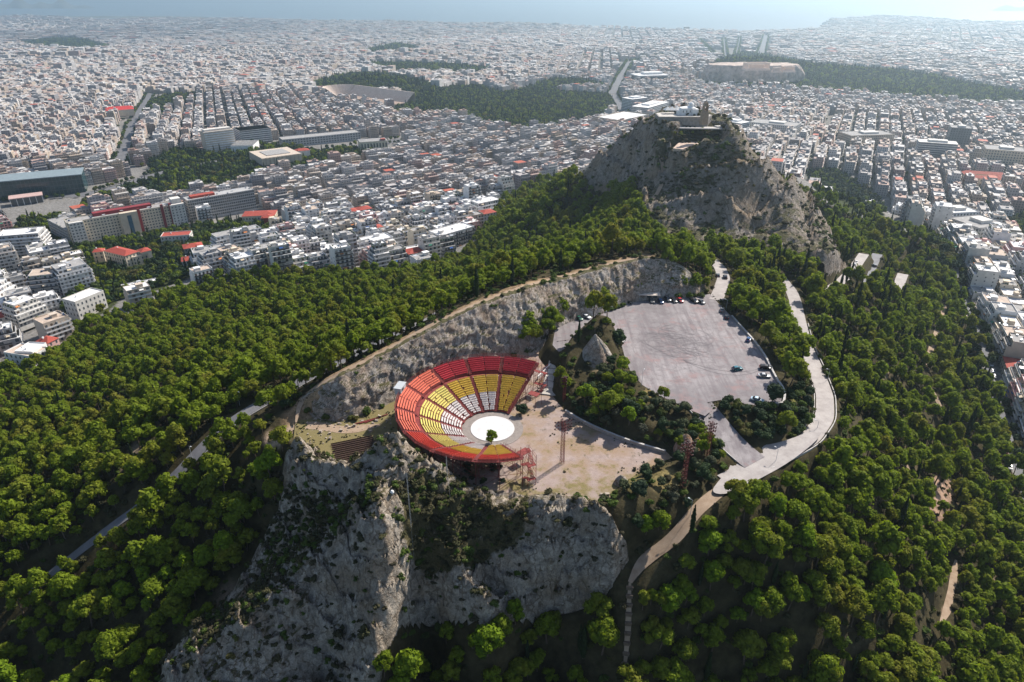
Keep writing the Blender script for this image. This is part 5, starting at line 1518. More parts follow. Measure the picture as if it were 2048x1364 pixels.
# single trees and bushes that stand out
def at(px, py, z): return hit(px, py)
SP_TREES = [
 ('pine_tree', PINEB[0], 'large bright green pine standing alone on the dark slope left of the near rock', 487, 1062, -27, 1.3), ('pine_tree', PINEB[1], 'bright green pine leaning over the top of the rock flank by the dirt bank', 545, 962, -9, 1.25),
 ('pine_tree', PINE[2], 'green pine on the dirt bank at the end of the rock ridge', 566, 905, 0, 1.0), ('pine_tree', PINEB[2], 'bright pine with two tiers of foliage at the foot of the grey rock face', 975, 1318, -38, 1.25), ('pine_tree', PINEB[0], 'low bright green pine at the bottom under the shaded rock gully', 822, 1370, -40, 1.35),
 ('pine_tree', PINEB[1], 'light green pine beside the shadowed steps', 1338, 1232, -24, 1.1), ('pine_tree', PINE[1], 'pair of flat topped pine crowns by the dirt track below the plaza', 1316, 1068, -7, .9), ('pine_tree', PINEB[2], 'small bright pine on the bank above the dirt track', 1290, 1075, -8, .7),
 ('round_tree', DARKT[0], 'dark round tree on the terrace in the corner of the car park', 1545, 803, 5, 1.25), ('round_tree', DARKT[1], 'big dark round bush between the cone of rock and the car park', 1236, 690, 5, 1.25),
 ('round_tree', DARKT[2], 'dark leafy tree nearest the grey road where two people walk', 575, 815, -1, 1.1), ('cypress_tree', CYPR[1], 'lone black cypress beside the cone of rock at the entrance gate', 1157, 688, 3.5, .82), ('cypress_tree', CYPR[3], 'lone cypress at the bend of the dirt track below the plaza', 1382, 1068, -4, .75),
 ('pine_tree', PINEB[0], 'small bright green tree growing in front of the white stage', 983, 892, 0, .62), ('round_tree', DARKT[0], 'round green bush against the end of the yellow seats', 1043, 830, 0, .8),
 ('pine_tree', PINE[3], 'tall light green pine among the trees behind the theatre', 1066, 690, 1, 1.15), ('pine_tree', PINE[4], 'green pine under the cliff nearest the theatre rim', 1040, 690, 1, 1.0), ('pine_tree', PINE[5], 'pine with a grey green crown beside the paved walk', 1095, 676, 2, .95), ('olive_tree', OLIVE[0], 'dusty olive tree between the cliff and the pines behind the theatre', 1082, 650, 3, 1.15),
 ('olive_tree', OLIVE[1], 'olive tree shading the green hatchback', 1150, 625, 5, 1.2), ('olive_tree', OLIVE[2], 'olive tree behind the white saloon under the cliff', 1183, 615, 5, 1.2), ('olive_tree', OLIVE[0], 'olive tree at the foot of the cliff next to the kiosk corner', 1222, 603, 5, 1.1), ('pine_tree', PINE[6], 'yellow green tree against the cliff behind the kiosk', 1277, 586, 5, .95), ('round_tree', DARKT[1], 'dark tree against the cliff beyond the row of cars', 1386, 585, 5, .9),
 ('pine_tree', PINEB[1], 'bright light green pine at the tip of the mound below the cone of rock', 1170, 812, 2, .95), ('pine_tree', PINEB[2], 'lime green young pine low on the shrubby mound', 1257, 850, 1, .75), ('pine_tree', PINE[7], 'broad green pine in the middle of the shrubby mound', 1218, 828, 3, 1.0), ('pine_tree', PINE[8], 'green pine beside the lime green one on the shrubby mound', 1200, 840, 2, .9),
 ('pine_tree', PINE[0], 'large dark green pine in the corner of the planted island by the road bend', 1567, 873, .5, 1.05), ('pine_tree', PINE[3], 'pine on the bank between the terrace wall and the loop road', 1580, 770, 0, 1.1),
]
for k, ms_, lab, px, py, z, s in SP_TREES:
    x, y, z = at(px, py, z)
    zz = z
    tree(k, ms_, lab, x, y, zz - .1, s, random.uniform(0, 6), 'pine trees of the hillside wood' if k == 'pine_tree' else None)

def fill(poly, step, makers, zg=None, thin=.0):
    pw = np.array([W(a, b, 2)[:2] for a, b in poly])
    x, y = scatter(pw, step)
    z = H(x, y); px, py, d = PX(x, y, z)
    k = inpoly(px, py, poly) & clear_of(x, y, .6, .8) & (rng.random(len(x)) > thin)
    for x_, y_, z_ in zip(x[k], y[k], z[k]): random.choice(makers)(x_, y_, z_)
gm_, gi_, gl_ = 'trees and bushes of the mound above the plaza', 'trees and bushes of the planted road island', 'trees and bushes of the bank below the plaza'
U = random.uniform
fill(MOUND, 3.3, [lambda x, y, z: tree('olive_tree', random.choice(OLIVE), 'grey green olive tree in the thicket of the mound above the gravel plaza', x, y, z, U(.6, 1.0), U(0, 6), gm_),
                  lambda x, y, z: tree('round_tree', random.choice(DARKT), 'dark evergreen tree in the thicket of the mound above the gravel plaza', x, y, z, U(.5, .85), U(0, 6), gm_),
                  lambda x, y, z: bush('green bush in the thicket of the mound above the gravel plaza', x, y, z, U(.7, 1.3), gm_),
                  lambda x, y, z: tree('pine_tree', random.choice(PINE), 'small pine in the thicket of the mound above the gravel plaza', x, y, z, U(.4, .7), U(0, 6), gm_)], thin=.18)
fill(ISLAND_PX, 3.2, [lambda x, y, z: tree('round_tree', random.choice(DARKT), 'dark evergreen tree in the planted island inside the road bend', x, y, z, U(.45, .8), U(0, 6), gi_),
                      lambda x, y, z: bush('green bush in the planted island inside the road bend', x, y, z, U(.8, 1.5), gi_),
                      lambda x, y, z: bush('dark green bush in the planted island inside the road bend', x, y, z, U(.8, 1.5), gi_, mesh=random.choice(BUSH_D))], thin=.15)
fill(LOWMOUND, 3.6, [lambda x, y, z: tree('round_tree', random.choice(DARKT), 'dark evergreen tree on the bank between gravel plaza and dirt track', x, y, z, U(.6, 1.0), U(0, 6), gl_),
                     lambda x, y, z: tree('olive_tree', random.choice(OLIVE), 'grey green olive tree on the bank between gravel plaza and dirt track', x, y, z, U(.6, .95), U(0, 6), gl_),
                     lambda x, y, z: bush('bush on the bank between gravel plaza and dirt track', x, y, z, U(.6, 1.2), gl_)], thin=.42)
fill([(1030,706),(1046,660),(1082,632),(1122,640),(1112,668),(1088,706)], 4.4, [lambda x, y, z: tree('pine_tree', random.choice(PINE), 'green pine in the clump between theatre rim and cliff', x, y, z, U(.75, 1.1), U(0, 6), 'pines behind the theatre'),
   lambda x, y, z: tree('olive_tree', random.choice(OLIVE), 'grey green olive tree in the clump between theatre rim and cliff', x, y, z, U(.8, 1.2), U(0, 6), 'pines behind the theatre')], thin=.1)
# bushes along the cliff foot, the rim and under the theatre frame
for i in range(70):
    t_ = random.uniform(.05, .98); q = CL_BASE[int(t_ * (len(CL_BASE) - 1))] * (1 - (t_ * 17 % 1)) + CL_BASE[min(int(t_ * (len(CL_BASE) - 1)) + 1, len(CL_BASE) - 1)] * (t_ * 17 % 1)
    if -45 < q[0] < -2 and random.random() < .7: continue
    bush('bush at the foot of the quarry cliff', q[0] + U(0, 2.5), q[1] - U(.5, 3), q[2], U(.4, 1.1), 'bushes at the foot of the quarry cliff')
for i in range(46):
    ln = R_W['rim_path'][0]; q = ln[random.randrange(len(ln))]
    bush('dry bush beside the rim footpath above the cliff', q[0] + random.choice([-1, 1]) * U(2, 4.5), q[1] + U(0, 3), float(H(np.array([q[0]]), np.array([q[1]]))[0]) - .2, U(.3, .8), 'bushes beside the rim footpath')
for i in range(16):
    a = math.radians(U(215, 292)); r = U(20, 33)
    bush('bush in the shade under the steel frame of the theatre', TX + math.cos(a) * r, TY + math.sin(a) * r, 0, U(.4, .9), 'bushes under the theatre frame', mesh=BUSH_D[i % 2])

# --- instanced masses (too many to count): a point cloud with one plant on every point
def mass(name, P, rot, scl, var, sources, kind='stuff'):
    srcc = bpy.data.collections.new(name + '_kinds')
    for i, me_ in enumerate(sources):
        s_ = bpy.data.objects.new(f'{name}_plant.{i:03d}', me_); srcc.objects.link(s_)
    me_ = bpy.data.meshes.new(name)
    me_.vertices.add(len(P)); me_.vertices.foreach_set('co', np.asarray(P, np.float32).ravel())
    a = me_.attributes.new('turn', 'FLOAT_VECTOR', 'POINT'); a.data.foreach_set('vector', np.c_[np.zeros((len(P), 2)), rot].astype(np.float32).ravel())
    a = me_.attributes.new('size', 'FLOAT_VECTOR', 'POINT'); a.data.foreach_set('vector', np.asarray(scl, np.float32).reshape(len(P), 3).ravel())
    a = me_.attributes.new('variant', 'INT', 'POINT'); a.data.foreach_set('value', np.asarray(var, np.int32))
    o = obj(name, me_, kind=kind)
    g = bpy.data.node_groups.new(name, 'GeometryNodeTree')
    g.interface.new_socket('Geometry', in_out='INPUT', socket_type='NodeSocketGeometry'); g.interface.new_socket('Geometry', in_out='OUTPUT', socket_type='NodeSocketGeometry')
    gi, go = g.nodes.new('NodeGroupInput'), g.nodes.new('NodeGroupOutput')
    ip = g.nodes.new('GeometryNodeInstanceOnPoints'); ci = g.nodes.new('GeometryNodeCollectionInfo')
    ci.inputs['Collection'].default_value = srcc; ci.inputs['Separate Children'].default_value = True; ci.inputs['Reset Children'].default_value = True
    def na(nm, dt):
        n = g.nodes.new('GeometryNodeInputNamedAttribute'); n.data_type = dt; n.inputs[0].default_value = nm; return n.outputs[0]
    ip.inputs['Pick Instance'].default_value = True
    g.links.new(gi.outputs[0], ip.inputs['Points']); g.links.new(ci.outputs[0], ip.inputs['Instance'])
    g.links.new(na('variant', 'INT'), ip.inputs['Instance Index']); g.links.new(na('turn', 'FLOAT_VECTOR'), ip.inputs['Rotation']); g.links.new(na('size', 'FLOAT_VECTOR'), ip.inputs['Scale'])
    g.links.new(ip.outputs[0], go.inputs[0])
    md = o.modifiers.new('plants', 'NODES'); md.node_group = g
    return o
def joined(a, b): return M().add(*[a]) if False else None
def whole(crown, trunk, mats):
    m_ = M(); m_.V, m_.Q, m_.T, m_.n, m_.qm, m_.tm = list(crown.V), list(crown.Q), list(crown.T), crown.n, list(crown.qm), list(crown.tm)
    if trunk is not None:
        for V in [np.vstack(trunk.V)]:
            Q = np.vstack(trunk.Q); T = np.vstack(trunk.T); m_.add(V, Q, T, 1)
    return m_.mesh('plant', mats)
FAR_P = [whole(pine_crown(200 + i, R=3.3 + .15 * (i % 3), n_cl=9 + i % 4, n_leaf=42, size=.48, core=ICO1, Hc=4.0 + .3 * (i % 3)), pine_trunk(200 + i), [MAT_PINE, MAT_BARK]) for i in range(6)]
FAR_C = [whole(cypress_crown(240 + i, h=10 + i, n=170, size=.45), None, [MAT_CYP]) for i in range(2)]
rest = np.array([i not in picked and i not in pickc for i in range(len(FX))])
n = int(rest.sum())
s_ = sc[rest]; var = np.where(is_cyp[rest], 6 + rng.integers(0, 2, n), rng.integers(0, 6, n))
mass('pine_wood', np.c_[FX, FY, fz - .1][rest], rng.uniform(0, 6.28, n), np.c_[s_, s_ * rng.uniform(.85, 1.15, n), s_ * rng.uniform(.75, 1.3, n)], var, FAR_P + FAR_C)

# undergrowth and scrub
ux, uy = scatter(np.array([(-260, 60), (420, 620)], float), 4.3)
uz = H(ux, uy); upx, upy, ud = PX(ux, uy, uz)
k = inpoly(upx, upy, HILL_PX) & (upx > -100) & (upx < 2150) & (upy < 1500) & ~(inpoly(upx, upy, ROCKHILL_PX) & (uy > 330)) & ~(inpoly(upx, upy, RIDGE_PX) & (uy < 185))
ux, uy, uz = ux[k], uy[k], uz[k]; k = clear_of(ux, uy, .5, 1.0) & (rng.random(len(ux)) < .8)
ux, uy, uz = ux[k], uy[k], uz[k]
n = len(ux); s_ = rng.uniform(.35, 1.0, n)
LOWB = [bush_crown(300 + i, n_cl=5, n_leaf=34, size=.3).mesh('undergrowth_bush', MAT_BUSH if i < 2 else MAT_SCRUB) for i in range(4)]
mass('undergrowth', np.c_[ux, uy, uz - .15], rng.uniform(0, 6.28, n), np.c_[s_, s_, s_ * rng.uniform(.6, 1, n)], rng.integers(0, 4, n), LOWB)
def scrub(name, P_, poly, step, hv, ymax, smin, smax, base):
    xs, ys, Zn = P_
    x, y = scatter(np.array([(xs[0], ys[0]), (xs[-1], ys[-1])]), step)
    z = H(x, y); px, py, d = PX(x, y, z)
    k = inpoly(px, py, poly) & (hv(px, py, x, y) + rng.uniform(-.25, .3, len(x)) + .35 * fbm(x / 5, y / 5, o=3) > base)
    x, y, px, py = x[k], y[k], px[k], py[k]; z = ground_at(x, y)
    n = len(x); s_ = rng.uniform(smin, smax, n) ** 1.0 * (1 + .6 * (rng.random(n) < .12))
    return np.c_[x, y, z - .12], s_
Pa, sa = scrub('', RIDGE, RIDGE_PX, 1.25, heavy_ridge, 185, .22, .72, -.02)
Pb, sb = scrub('', HILLP, ROCKHILL_PX, 2.3, heavy_hill, 700, .3, 1.0, .02)
P_ = np.vstack([Pa, Pb]); s_ = np.r_[sa, sb]; n = len(P_)
SCR = [bush_crown(320 + i, n_cl=5, n_leaf=26, size=.3).mesh('scrub_bush', MAT_SCRUB if i < 3 else MAT_BUSH) for i in range(4)]
mass('rock_scrub', P_, rng.uniform(0, 6.28, n), np.c_[s_, s_, s_ * rng.uniform(.6, 1, n)], rng.integers(0, 4, n), SCR)
print('scrub', n, 'undergrowth', len(ux))
# dry weeds creeping over the gravel plaza and along the edges of the paved surfaces
wx_, wy_ = scatter(np.vstack([QUARRY, LOT]), .95)
dq, _ = dist_line(wx_, wy_, QUARRY, True); dl_, _ = dist_line(wx_, wy_, LOT, True)
inq, inl = inpoly(wx_, wy_, QUARRY), inpoly(wx_, wy_, LOT)
nz = fbm(wx_ / 6, wy_ / 6, o=4); dth = np.hypot(wx_ - TX, wy_ - TY)
k = (inq & (dth > 11) & ((nz + rng.uniform(-.2, .2, len(nz)) + .25 * np.exp(-dq / 3) + .12 * (wx_ < -38) > .36))) | (~inq & ~inl & ((dq < 3) | (dl_ < 2.5)) & (rng.random(len(nz)) < .5))
k &= ~inpoly(wx_, wy_, J)
wx_, wy_ = wx_[k], wy_[k]; n = len(wx_); s_ = rng.uniform(.07, .22, n) * (1 + (rng.random(n) < .06))
mass('dry_weeds', np.c_[wx_, wy_, np.where(inq[k], 0, H(wx_, wy_)) - .03], rng.uniform(0, 6.28, n), np.c_[s_, s_, s_ * rng.uniform(.5, 1, n)], rng.integers(0, 4, n), SCR)

# ================================================================ BUILDINGS
WALLS = {'white': plain('white_render', (.7, .69, .675), .8, .2, .25), 'off-white': plain('offwhite_render', (.6, .575, .53), .8, .2, .25), 'pale grey': plain('grey_render', (.38, .375, .37), .8, .16, .25), 'cream': plain('cream_render', (.64, .55, .42), .8, .14, .25),
         'beige': plain('beige_render', (.5, .42, .34), .8, .16, .25), 'pink': plain('pink_render', (.58, .36, .33), .8, .14, .25), 'sand coloured': plain('sand_render', (.56, .47, .36), .8, .14, .25), 'dark grey': plain('dark_render', (.16, .165, .17), .7, .2, .25)}
M_TILE = plain('red_roof_tiles', (.34, .065, .045), .8, .35, 1.4)
M_MAROON = plain('maroon_paint', (.22, .03, .035), .7, .2, .6)
M_ROOFG = plain('grey_roof_screed', (.31, .3, .29), .9, .3, .35)
M_ROOFW = plain('white_roof_coating', (.68, .67, .655), .8, .25, .3)
M_ROOFB = plain('tan_roof_screed', (.46, .37, .3), .9, .3, .35)
M_SHUT = plain('brown_shutter', (.12, .085, .06), .8, .2, 1)
M_BLIND = plain('pale_blind', (.42, .4, .37), .8, .2, 1)
M_RAIL = plain('dark_railing', (.06, .06, .065), .6, .2, 1)
M_PLANT = leafy('roof_plants', (.03, .055, .015), (.07, .11, .025), None, .1)
M_TANK = plain('water_heater_tank', (.6, .61, .62), .35, .2, 1, metal=.3)
M_SOLAR = plain('solar_panel', (.02, .03, .06), .15, .1, 1, spec=.6)
AWN = {'blue': plain('blue_awning', (.04, .1, .3), .9, .1, 1), 'green': plain('green_awning', (.05, .2, .13), .9, .1, 1), 'orange': plain('orange_awning', (.6, .22, .07), .9, .1, 1), 'beige': plain('beige_awning', (.55, .46, .34), .9, .1, 1), 'white': plain('white_awning', (.7, .69, .66), .9, .1, 1)}
M_POOL = plain('pool_water', (.05, .32, .38), .08, .05, 1, spec=.6)

def windows(mm, L, D, z0, nf, fh, bay=3.2, ww=1.4, wh=1.5, sill=.9, sides='fblr', t=.1, m=0, skip=0.0, rnd=random, blinds=0.0):
    C, Z = [], []
    for s_ in sides:
        ln = L if s_ in 'fb' else D
        n = max(1, int(ln / bay))
        for f_ in range(nf):
            for i in range(n):
                if skip and rnd.random() < skip: continue
                u = (i + .5) * ln / n; z = z0 + f_ * fh + sill
                if s_ == 'f': C.append((u, 0, z)); Z.append((ww, t, wh))
                elif s_ == 'b': C.append((u, D, z)); Z.append((ww, t, wh))
                elif s_ == 'l': C.append((0, u, z)); Z.append((t, ww, wh))
                else: C.append((L, u, z)); Z.append((t, ww, wh))
    if blinds and C:
        C, Z = np.array(C), np.array(Z); pick = np.array([1 if rnd.random() < blinds * .6 else 2 if rnd.random() < blinds * .5 else 0 for _ in C])
        for q in (0, 1, 2): mm.boxes(C[pick == q], Z[pick == q], m=q)
        return mm
    mm.boxes(C, np.array(Z) if Z else np.zeros((0, 3)), m=m)
    return mm
def parapet(mm, x0, y0, x1, y1, z, h=.9, t=.22, m=0):
    mm.box((x0 + x1) / 2, y0 + t / 2, z, x1 - x0, t, h, m=m); mm.box((x0 + x1) / 2, y1 - t / 2, z, x1 - x0, t, h, m=m)
    mm.box(x0 + t / 2, (y0 + y1) / 2, z, t, y1 - y0 - 2 * t, h, m=m); mm.box(x1 - t / 2, (y0 + y1) / 2, z, t, y1 - y0 - 2 * t, h, m=m)
    return mm
def hip_roof(mm, x0, y0, x1, y1, z, rise=2.4, ov=.5, m=0):
    x0 -= ov; y0 -= ov; x1 += ov; y1 += ov
    w, d = x1 - x0, y1 - y0; k = min(w, d) / 2
    if w >= d: r = [(x0 + k, (y0 + y1) / 2), (x1 - k, (y0 + y1) / 2)]
    else: r = [((x0 + x1) / 2, y0 + k), ((x0 + x1) / 2, y1 - k)]
    V = [(x0, y0, z), (x1, y0, z), (x1, y1, z), (x0, y1, z), (*r[0], z + rise), (*r[1], z + rise)]
    if w >= d: Q = [(0, 1, 5, 4), (2, 3, 4, 5)]; T = [(1, 2, 5), (3, 0, 4)]
    else: Q = [(1, 2, 5, 4), (3, 0, 4, 5)]; T = [(0, 1, 4), (2, 3, 5)]
    Q.append((3, 2, 1, 0))
    return mm.add(V, Q, T, m=m)
def rooftop(o, L, D, z, rnd, rich=1.0):
    """tanks, heaters, aerials and plants on a flat roof"""
    eq, pl = M(), M()
    n = int(rnd.uniform(2, 6) * rich)
    for _ in range(n):
        x, y = rnd.uniform(1.2, L - 1.2), rnd.uniform(1.2, D - 1.2); k = rnd.random()
        if k < .35: eq.bar((x, y, z + 1.5), (x + 1.4, y, z + 1.5), .28, 0, 8); eq.add([(x - .1, y - 1.4, z + .3), (x + 1.5, y - 1.4, z + .3), (x + 1.5, y - .2, z + 1.4), (x - .1, y - .2, z + 1.4)], [(0, 1, 2, 3)], None, 1); eq.bar((x + .1, y, z), (x + .1, y, z + 1.4), .04); eq.bar((x + 1.3, y, z), (x + 1.3, y, z + 1.4), .04)
        elif k < .6: eq.box(x, y, z, rnd.uniform(.8, 1.6), rnd.uniform(.6, 1.2), rnd.uniform(.7, 1.3))
        elif k < .8: eq.bar((x, y, z), (x, y, z + rnd.uniform(2.5, 4.5)), .03); eq.bar((x - .6, y, z + 2.4), (x + .6, y, z + 2.4), .02)
        else: eq.box(x, y, z + 2.2, 3.0, 2.4, .1, 0); [eq.bar((x + a, y + b_, z), (x + a, y + b_, z + 2.2), .05) for a in (-1.4, 1.4) for b_ in (-1.1, 1.1)]
    if eq.n: eq.obj('rooftop_equipment', [M_TANK, M_SOLAR], o, kind='stuff')
    if rnd.random() < .45 * rich:
        for _ in range(rnd.randint(4, 14)):
            e = rnd.random(); x, y = (rnd.uniform(.5, L - .5), rnd.choice([.6, D - .6])) if e < .6 else (rnd.choice([.6, L - .6]), rnd.uniform(.5, D - .5))
            r_ = rnd.uniform(.35, .8)
            pl.add(ICO1[0] * (r_, r_, r_ * .9) * (1 + rng.normal(0, .15, (len(ICO1[0]), 1))) + (x, y, z + r_ * .8), None, ICO1[1])
        pl.obj('roof_plants', M_PLANT, o, kind='stuff')
        return 'potted greenery on the roof'
    return None

def apartment(o, L, D, nf, wall, rnd, open_sides='fb', roof=None):
    """a concrete block of flats: stepped upper floors, wrap-round balconies, blind party walls. Origin at the front left corner"""
    fh = 3.05; H_ = nf * fh; feats = []
    nset = rnd.choice([0, 1, 1, 2, 2]) if nf > 3 else 0
    wm, sl, wn, aw = M(), M(), M(), M()
    x0, x1, y0, y1 = 0.0, L, 0.0, D
    z = -3.5
    levels = []
    main = nf - nset
    wm.box(L / 2, D / 2, -3.5, L, D, 3.5 + main * fh); levels.append((0, main, 0.0, 0.0, L, D))
    for k in range(nset):
        y0 += rnd.uniform(1.8, 2.6)
        if 'r' in open_sides: x1 -= 1.6
        if 'l' in open_sides: x0 += 1.6
        wm.box((x0 + x1) / 2, (y0 + y1) / 2, (main + k) * fh, x1 - x0, y1 - y0, fh); levels.append((main + k, 1, x0, y0, x1, y1))
    if nset: feats.append('stepped back top floors')
    zt = nf * fh
    rf = roof or rnd.choice([M_ROOFG, M_ROOFW, M_ROOFW, M_ROOFG, M_ROOFB])
    rm_ = M().box((x0 + x1) / 2, (y0 + y1) / 2, zt, x1 - x0 - .1, y1 - y0 - .1, .12)
    if nset: rm_.box(L / 2, (levels[0][3] + y0) / 2 + .1, main * fh, L - .1, max(.2, y0 - .15), .06)
    rm_.obj('roof', rf, o)
    parapet(wm, x0, y0, x1, y1, zt, rnd.choice([.5, .9, 1.0]))
    hx = rnd.uniform(x0 + 2, x1 - 3.5) if x1 - x0 > 6 else (x0 + x1) / 2; hy = rnd.uniform(y0 + 3, max(y0 + 3.1, y1 - 3))
    hut = M().box(hx, hy, zt, rnd.uniform(3, 5), rnd.uniform(2.6, 4.5), rnd.uniform(2.3, 2.9))
    hut.box(hx, hy, zt + 2.6, 5.2, 4.6, .14) if rnd.random() < .5 else None
    hut.obj('stair_head', WALLS[wall], o)
    bal_wall = rnd.random() < .6; bd = rnd.uniform(1.0, 1.7); slabm = []
    for (f0, n_, a0, b0, a1, b1) in levels:
        for s_ in open_sides:
            for f_ in range(n_):
                zf = (f0 + f_) * fh
                if s_ in 'fb':
                    yc = b0 - bd / 2 if s_ == 'f' else b1 + bd / 2; ye = b0 - bd + .05 if s_ == 'f' else b1 + bd - .05
                    if f0 + f_ >= 1:
                        xa, xb = (a0 + .25, a1 - .25) if rnd.random() < .85 else (a0 + .25, a0 + (a1 - a0) * .6)
                        sl.box((xa + xb) / 2, yc, zf - .16, xb - xa, bd, .16); sl.box((xa + xb) / 2, ye, zf, xb - xa, .1, .95, m=0 if bal_wall else 1)
                        for xx in (xa, xb): sl.box(xx, yc, zf, .1, bd - .15, .95, m=0 if bal_wall else 1)
                        if rnd.random() < .35: sl.box((xa + xb) / 2, yc, zf, .14, bd - .2, fh - .2)
                        if rnd.random() < .16:
                            q = rnd.uniform(xa + 1.5, xb - 1.5) if xb - xa > 4 else (xa + xb) / 2; sg = -1 if s_ == 'f' else 1
                            aw.add([(q - 1.5, ye - sg * bd * .9, zf + 2.5), (q + 1.5, ye - sg * bd * .9, zf + 2.5), (q + 1.5, ye + sg * .15, zf + 1.75), (q - 1.5, ye + sg * .15, zf + 1.75)], [(0, 1, 2, 3)])
                else:
                    xc = a0 - bd / 2 if s_ == 'l' else a1 + bd / 2; xe = a0 - bd + .05 if s_ == 'l' else a1 + bd - .05
                    if f0 + f_ >= 1:
                        sl.box(xc, (b0 + b1) / 2, zf - .16, bd, b1 - b0 - .5, .16); sl.box(xe, (b0 + b1) / 2, zf, .1, b1 - b0 - .5, .95, m=0 if bal_wall else 1)
            w2 = M(); windows(w2, a1 - a0, b1 - b0, f0 * fh, n_, fh, rnd.choice([2.6, 3.0, 3.4]), rnd.choice([1.5, 1.9, 2.2]), 2.15, .15, s_, .1, skip=.06, rnd=rnd, blinds=.55)
            for V, Q, mi in zip(w2.V, w2.Q, w2.qm): wn.add(V + (a0, b0, 0), np.asarray(Q) - Q.min(), None, int(mi[0]))
        for s_ in set('lr') - set(open_sides):
            if rnd.random() < .4:
                w2 = M(); windows(w2, a1 - a0, b1 - b0, f0 * fh, n_, fh, 5.0, .9, 1.0, 1.1, s_, .08, skip=.35, rnd=rnd)
                if w2.n:
                    for V, Q in zip(w2.V, w2.Q): wn.add(V + (a0, b0, 0), np.asarray(Q) - Q.min(), None, 0)
    wm.obj('wall', WALLS[wall], o)
    if sl.n: sl.obj('balcony', [WALLS['white' if wall in ('pale grey', 'beige', 'cream') else wall], M_RAIL], o, kind='stuff')
    if wn.n: wn.obj('window', [MAT_GLASS, M_BLIND, M_SHUT], o, kind='stuff')
    if aw.n:
        k = rnd.choice(list(AWN)); aw.obj('awning', AWN[k], o, kind='stuff'); feats.append(k + ' awnings')
    f_ = rooftop(o, x1 - x0, y1 - y0, zt + .12, rnd)
    o.children[-1].location = (x0, y0, 0) if len(o.children) and o.children[-1].name.startswith('roof_plants') else o.children[-1].location
    if f_: feats.append(f_)
    elif rf is M_ROOFW: feats.append('white roof')
    elif rf is M_ROOFB: feats.append('tan roof terrace')
    return feats

LANDR = []      # footprints already taken: origin, direction, length, depth
def foot(px0, px1, zg, D):
    A, B = np.array(W(*px0, zg)), np.array(W(*px1, zg))
    u = (B - A)[:2]; L = float(np.linalg.norm(u)); a = math.atan2(u[1], u[0])
    LANDR.append((A[0], A[1], a, L, D))
    return A, a, L
def taken(x, y, mar):
    r = np.zeros(np.shape(x), bool)
    for ax, ay, a, L, D in LANDR:
        c_, s_ = math.cos(a), math.sin(a)
        u = (x - ax) * c_ + (y - ay) * s_; w_ = -(x - ax) * s_ + (y - ay) * c_
        r |= (u > -mar) & (u < L + mar) & (w_ > -mar) & (w_ < D + mar)
    return r
RL = random.Random(11)
def lm(name, label, cat, p0, p1, zg, D):
    A, a, L = foot(p0, p1, zg, D)
    return thing(name, label, cat, (A[0], A[1], zg), a), L

def block(o, L, D, nf, wall, fh=3.2, bay=3.0, ww=1.5, wh=1.5, sides='fblr', roofm=None, x0=0., y0=0., par=.8, sub=True, winm=None, rich=.8, bottom=-3):
    wm = M().box(x0 + L / 2, y0 + D / 2, bottom, L, D, nf * fh - bottom); parapet(wm, x0, y0, x0 + L, y0 + D, nf * fh, par)
    wm.obj('wall', WALLS[wall] if isinstance(wall, str) else wall, o)
    M().box(x0 + L / 2, y0 + D / 2, nf * fh, L - .5, D - .5, .1).obj('roof', roofm or M_ROOFG, o)
    wn = windows(M(), L, D, 0, nf, fh, bay, ww, wh, .9, sides)
    w_ = wn.obj('window', winm or MAT_GLASS, o, kind='stuff'); w_.location = (x0, y0, 0)
    return nf * fh
def bands(o, L, D, nf, fh, x0=0., y0=0., wall='white', depth=.5, h=1.1, m=None):
    s_ = M()
    for f_ in range(nf + 1): s_.box(x0 + L / 2, y0 + D / 2, f_ * fh - .3, L + 2 * depth, D + 2 * depth, h if f_ < nf else .7)
    s_.obj('floor_band', m or WALLS[wall], o, kind='stuff')

# --- hospital with maroon stripes
o, L = lm('hospital', 'long cream hospital slab of eight storeys with maroon stair shafts and rows of square windows', 'hospital', (147, 493), (376, 450), -114, 17)
h = block(o, L, 16, 8, 'cream', 3.15, 3.0, 1.5, 1.35, 'fb')
M().box(8, -2.2, -3, 13, 4.4, 3 + 25.6).obj('end_wing', WALLS['off-white'], o); M().box(L - 7.5, -1.8, -3, 15, 3.6, 3 + 26.5).obj('end_wing', WALLS['off-white'], o)
w_ = windows(M(), 13, 1, 0, 8, 3.15, 3.2, 1.6, 1.3, .9, 'f').obj('window', MAT_GLASS, o, kind='stuff'); w_.location = (1.5, -4.4, 0)
w_ = windows(M(), 15, 1, 0, 8, 3.15, 3.2, 1.4, 1.3, .9, 'f').obj('window', MAT_GLASS, o, kind='stuff'); w_.location = (L - 15, -3.6, 0)
M().box(L * .50, -3, -3, 17, 6, 3 + 27.2).obj('entrance_wing', WALLS['sand coloured'], o)
M().box(L * .50, -6.06, 2, 4.2, .16, 22).obj('glazed_shaft', plain('blue_glazing', (.07, .13, .18), .15, .2, .3, spec=.6), o)
for x_ in (L * .595, L * .80, L * .875): M().box(x_, -.9, -3, 2.6, 2.0, 3 + 28.5).obj('stair_shaft', M_MAROON, o)
M().box(L * .48, 11, h, L * .5, 8, 3.6).obj('red_attic', M_MAROON, o)
M().box(L - 6, 8, h, 10, 10, 6).obj('roof_house', WALLS['off-white'], o); rooftop(o, L, 14, h, RL, 4)
o, L = lm('hospital_annex', 'older grey annex behind the left end of the cream hospital', 'hospital', (104, 470), (143, 492), -114, 22)
block(o, L, 20, 5, 'pale grey', 3.4, 3.2, 1.4, 1.8); rooftop(o, L, 20, 17, RL, 2)
o, L = lm('office_building', 'long dark glazed office slab with white window grid next to the cream hospital', 'office', (383, 441), (514, 417), -112, 18)
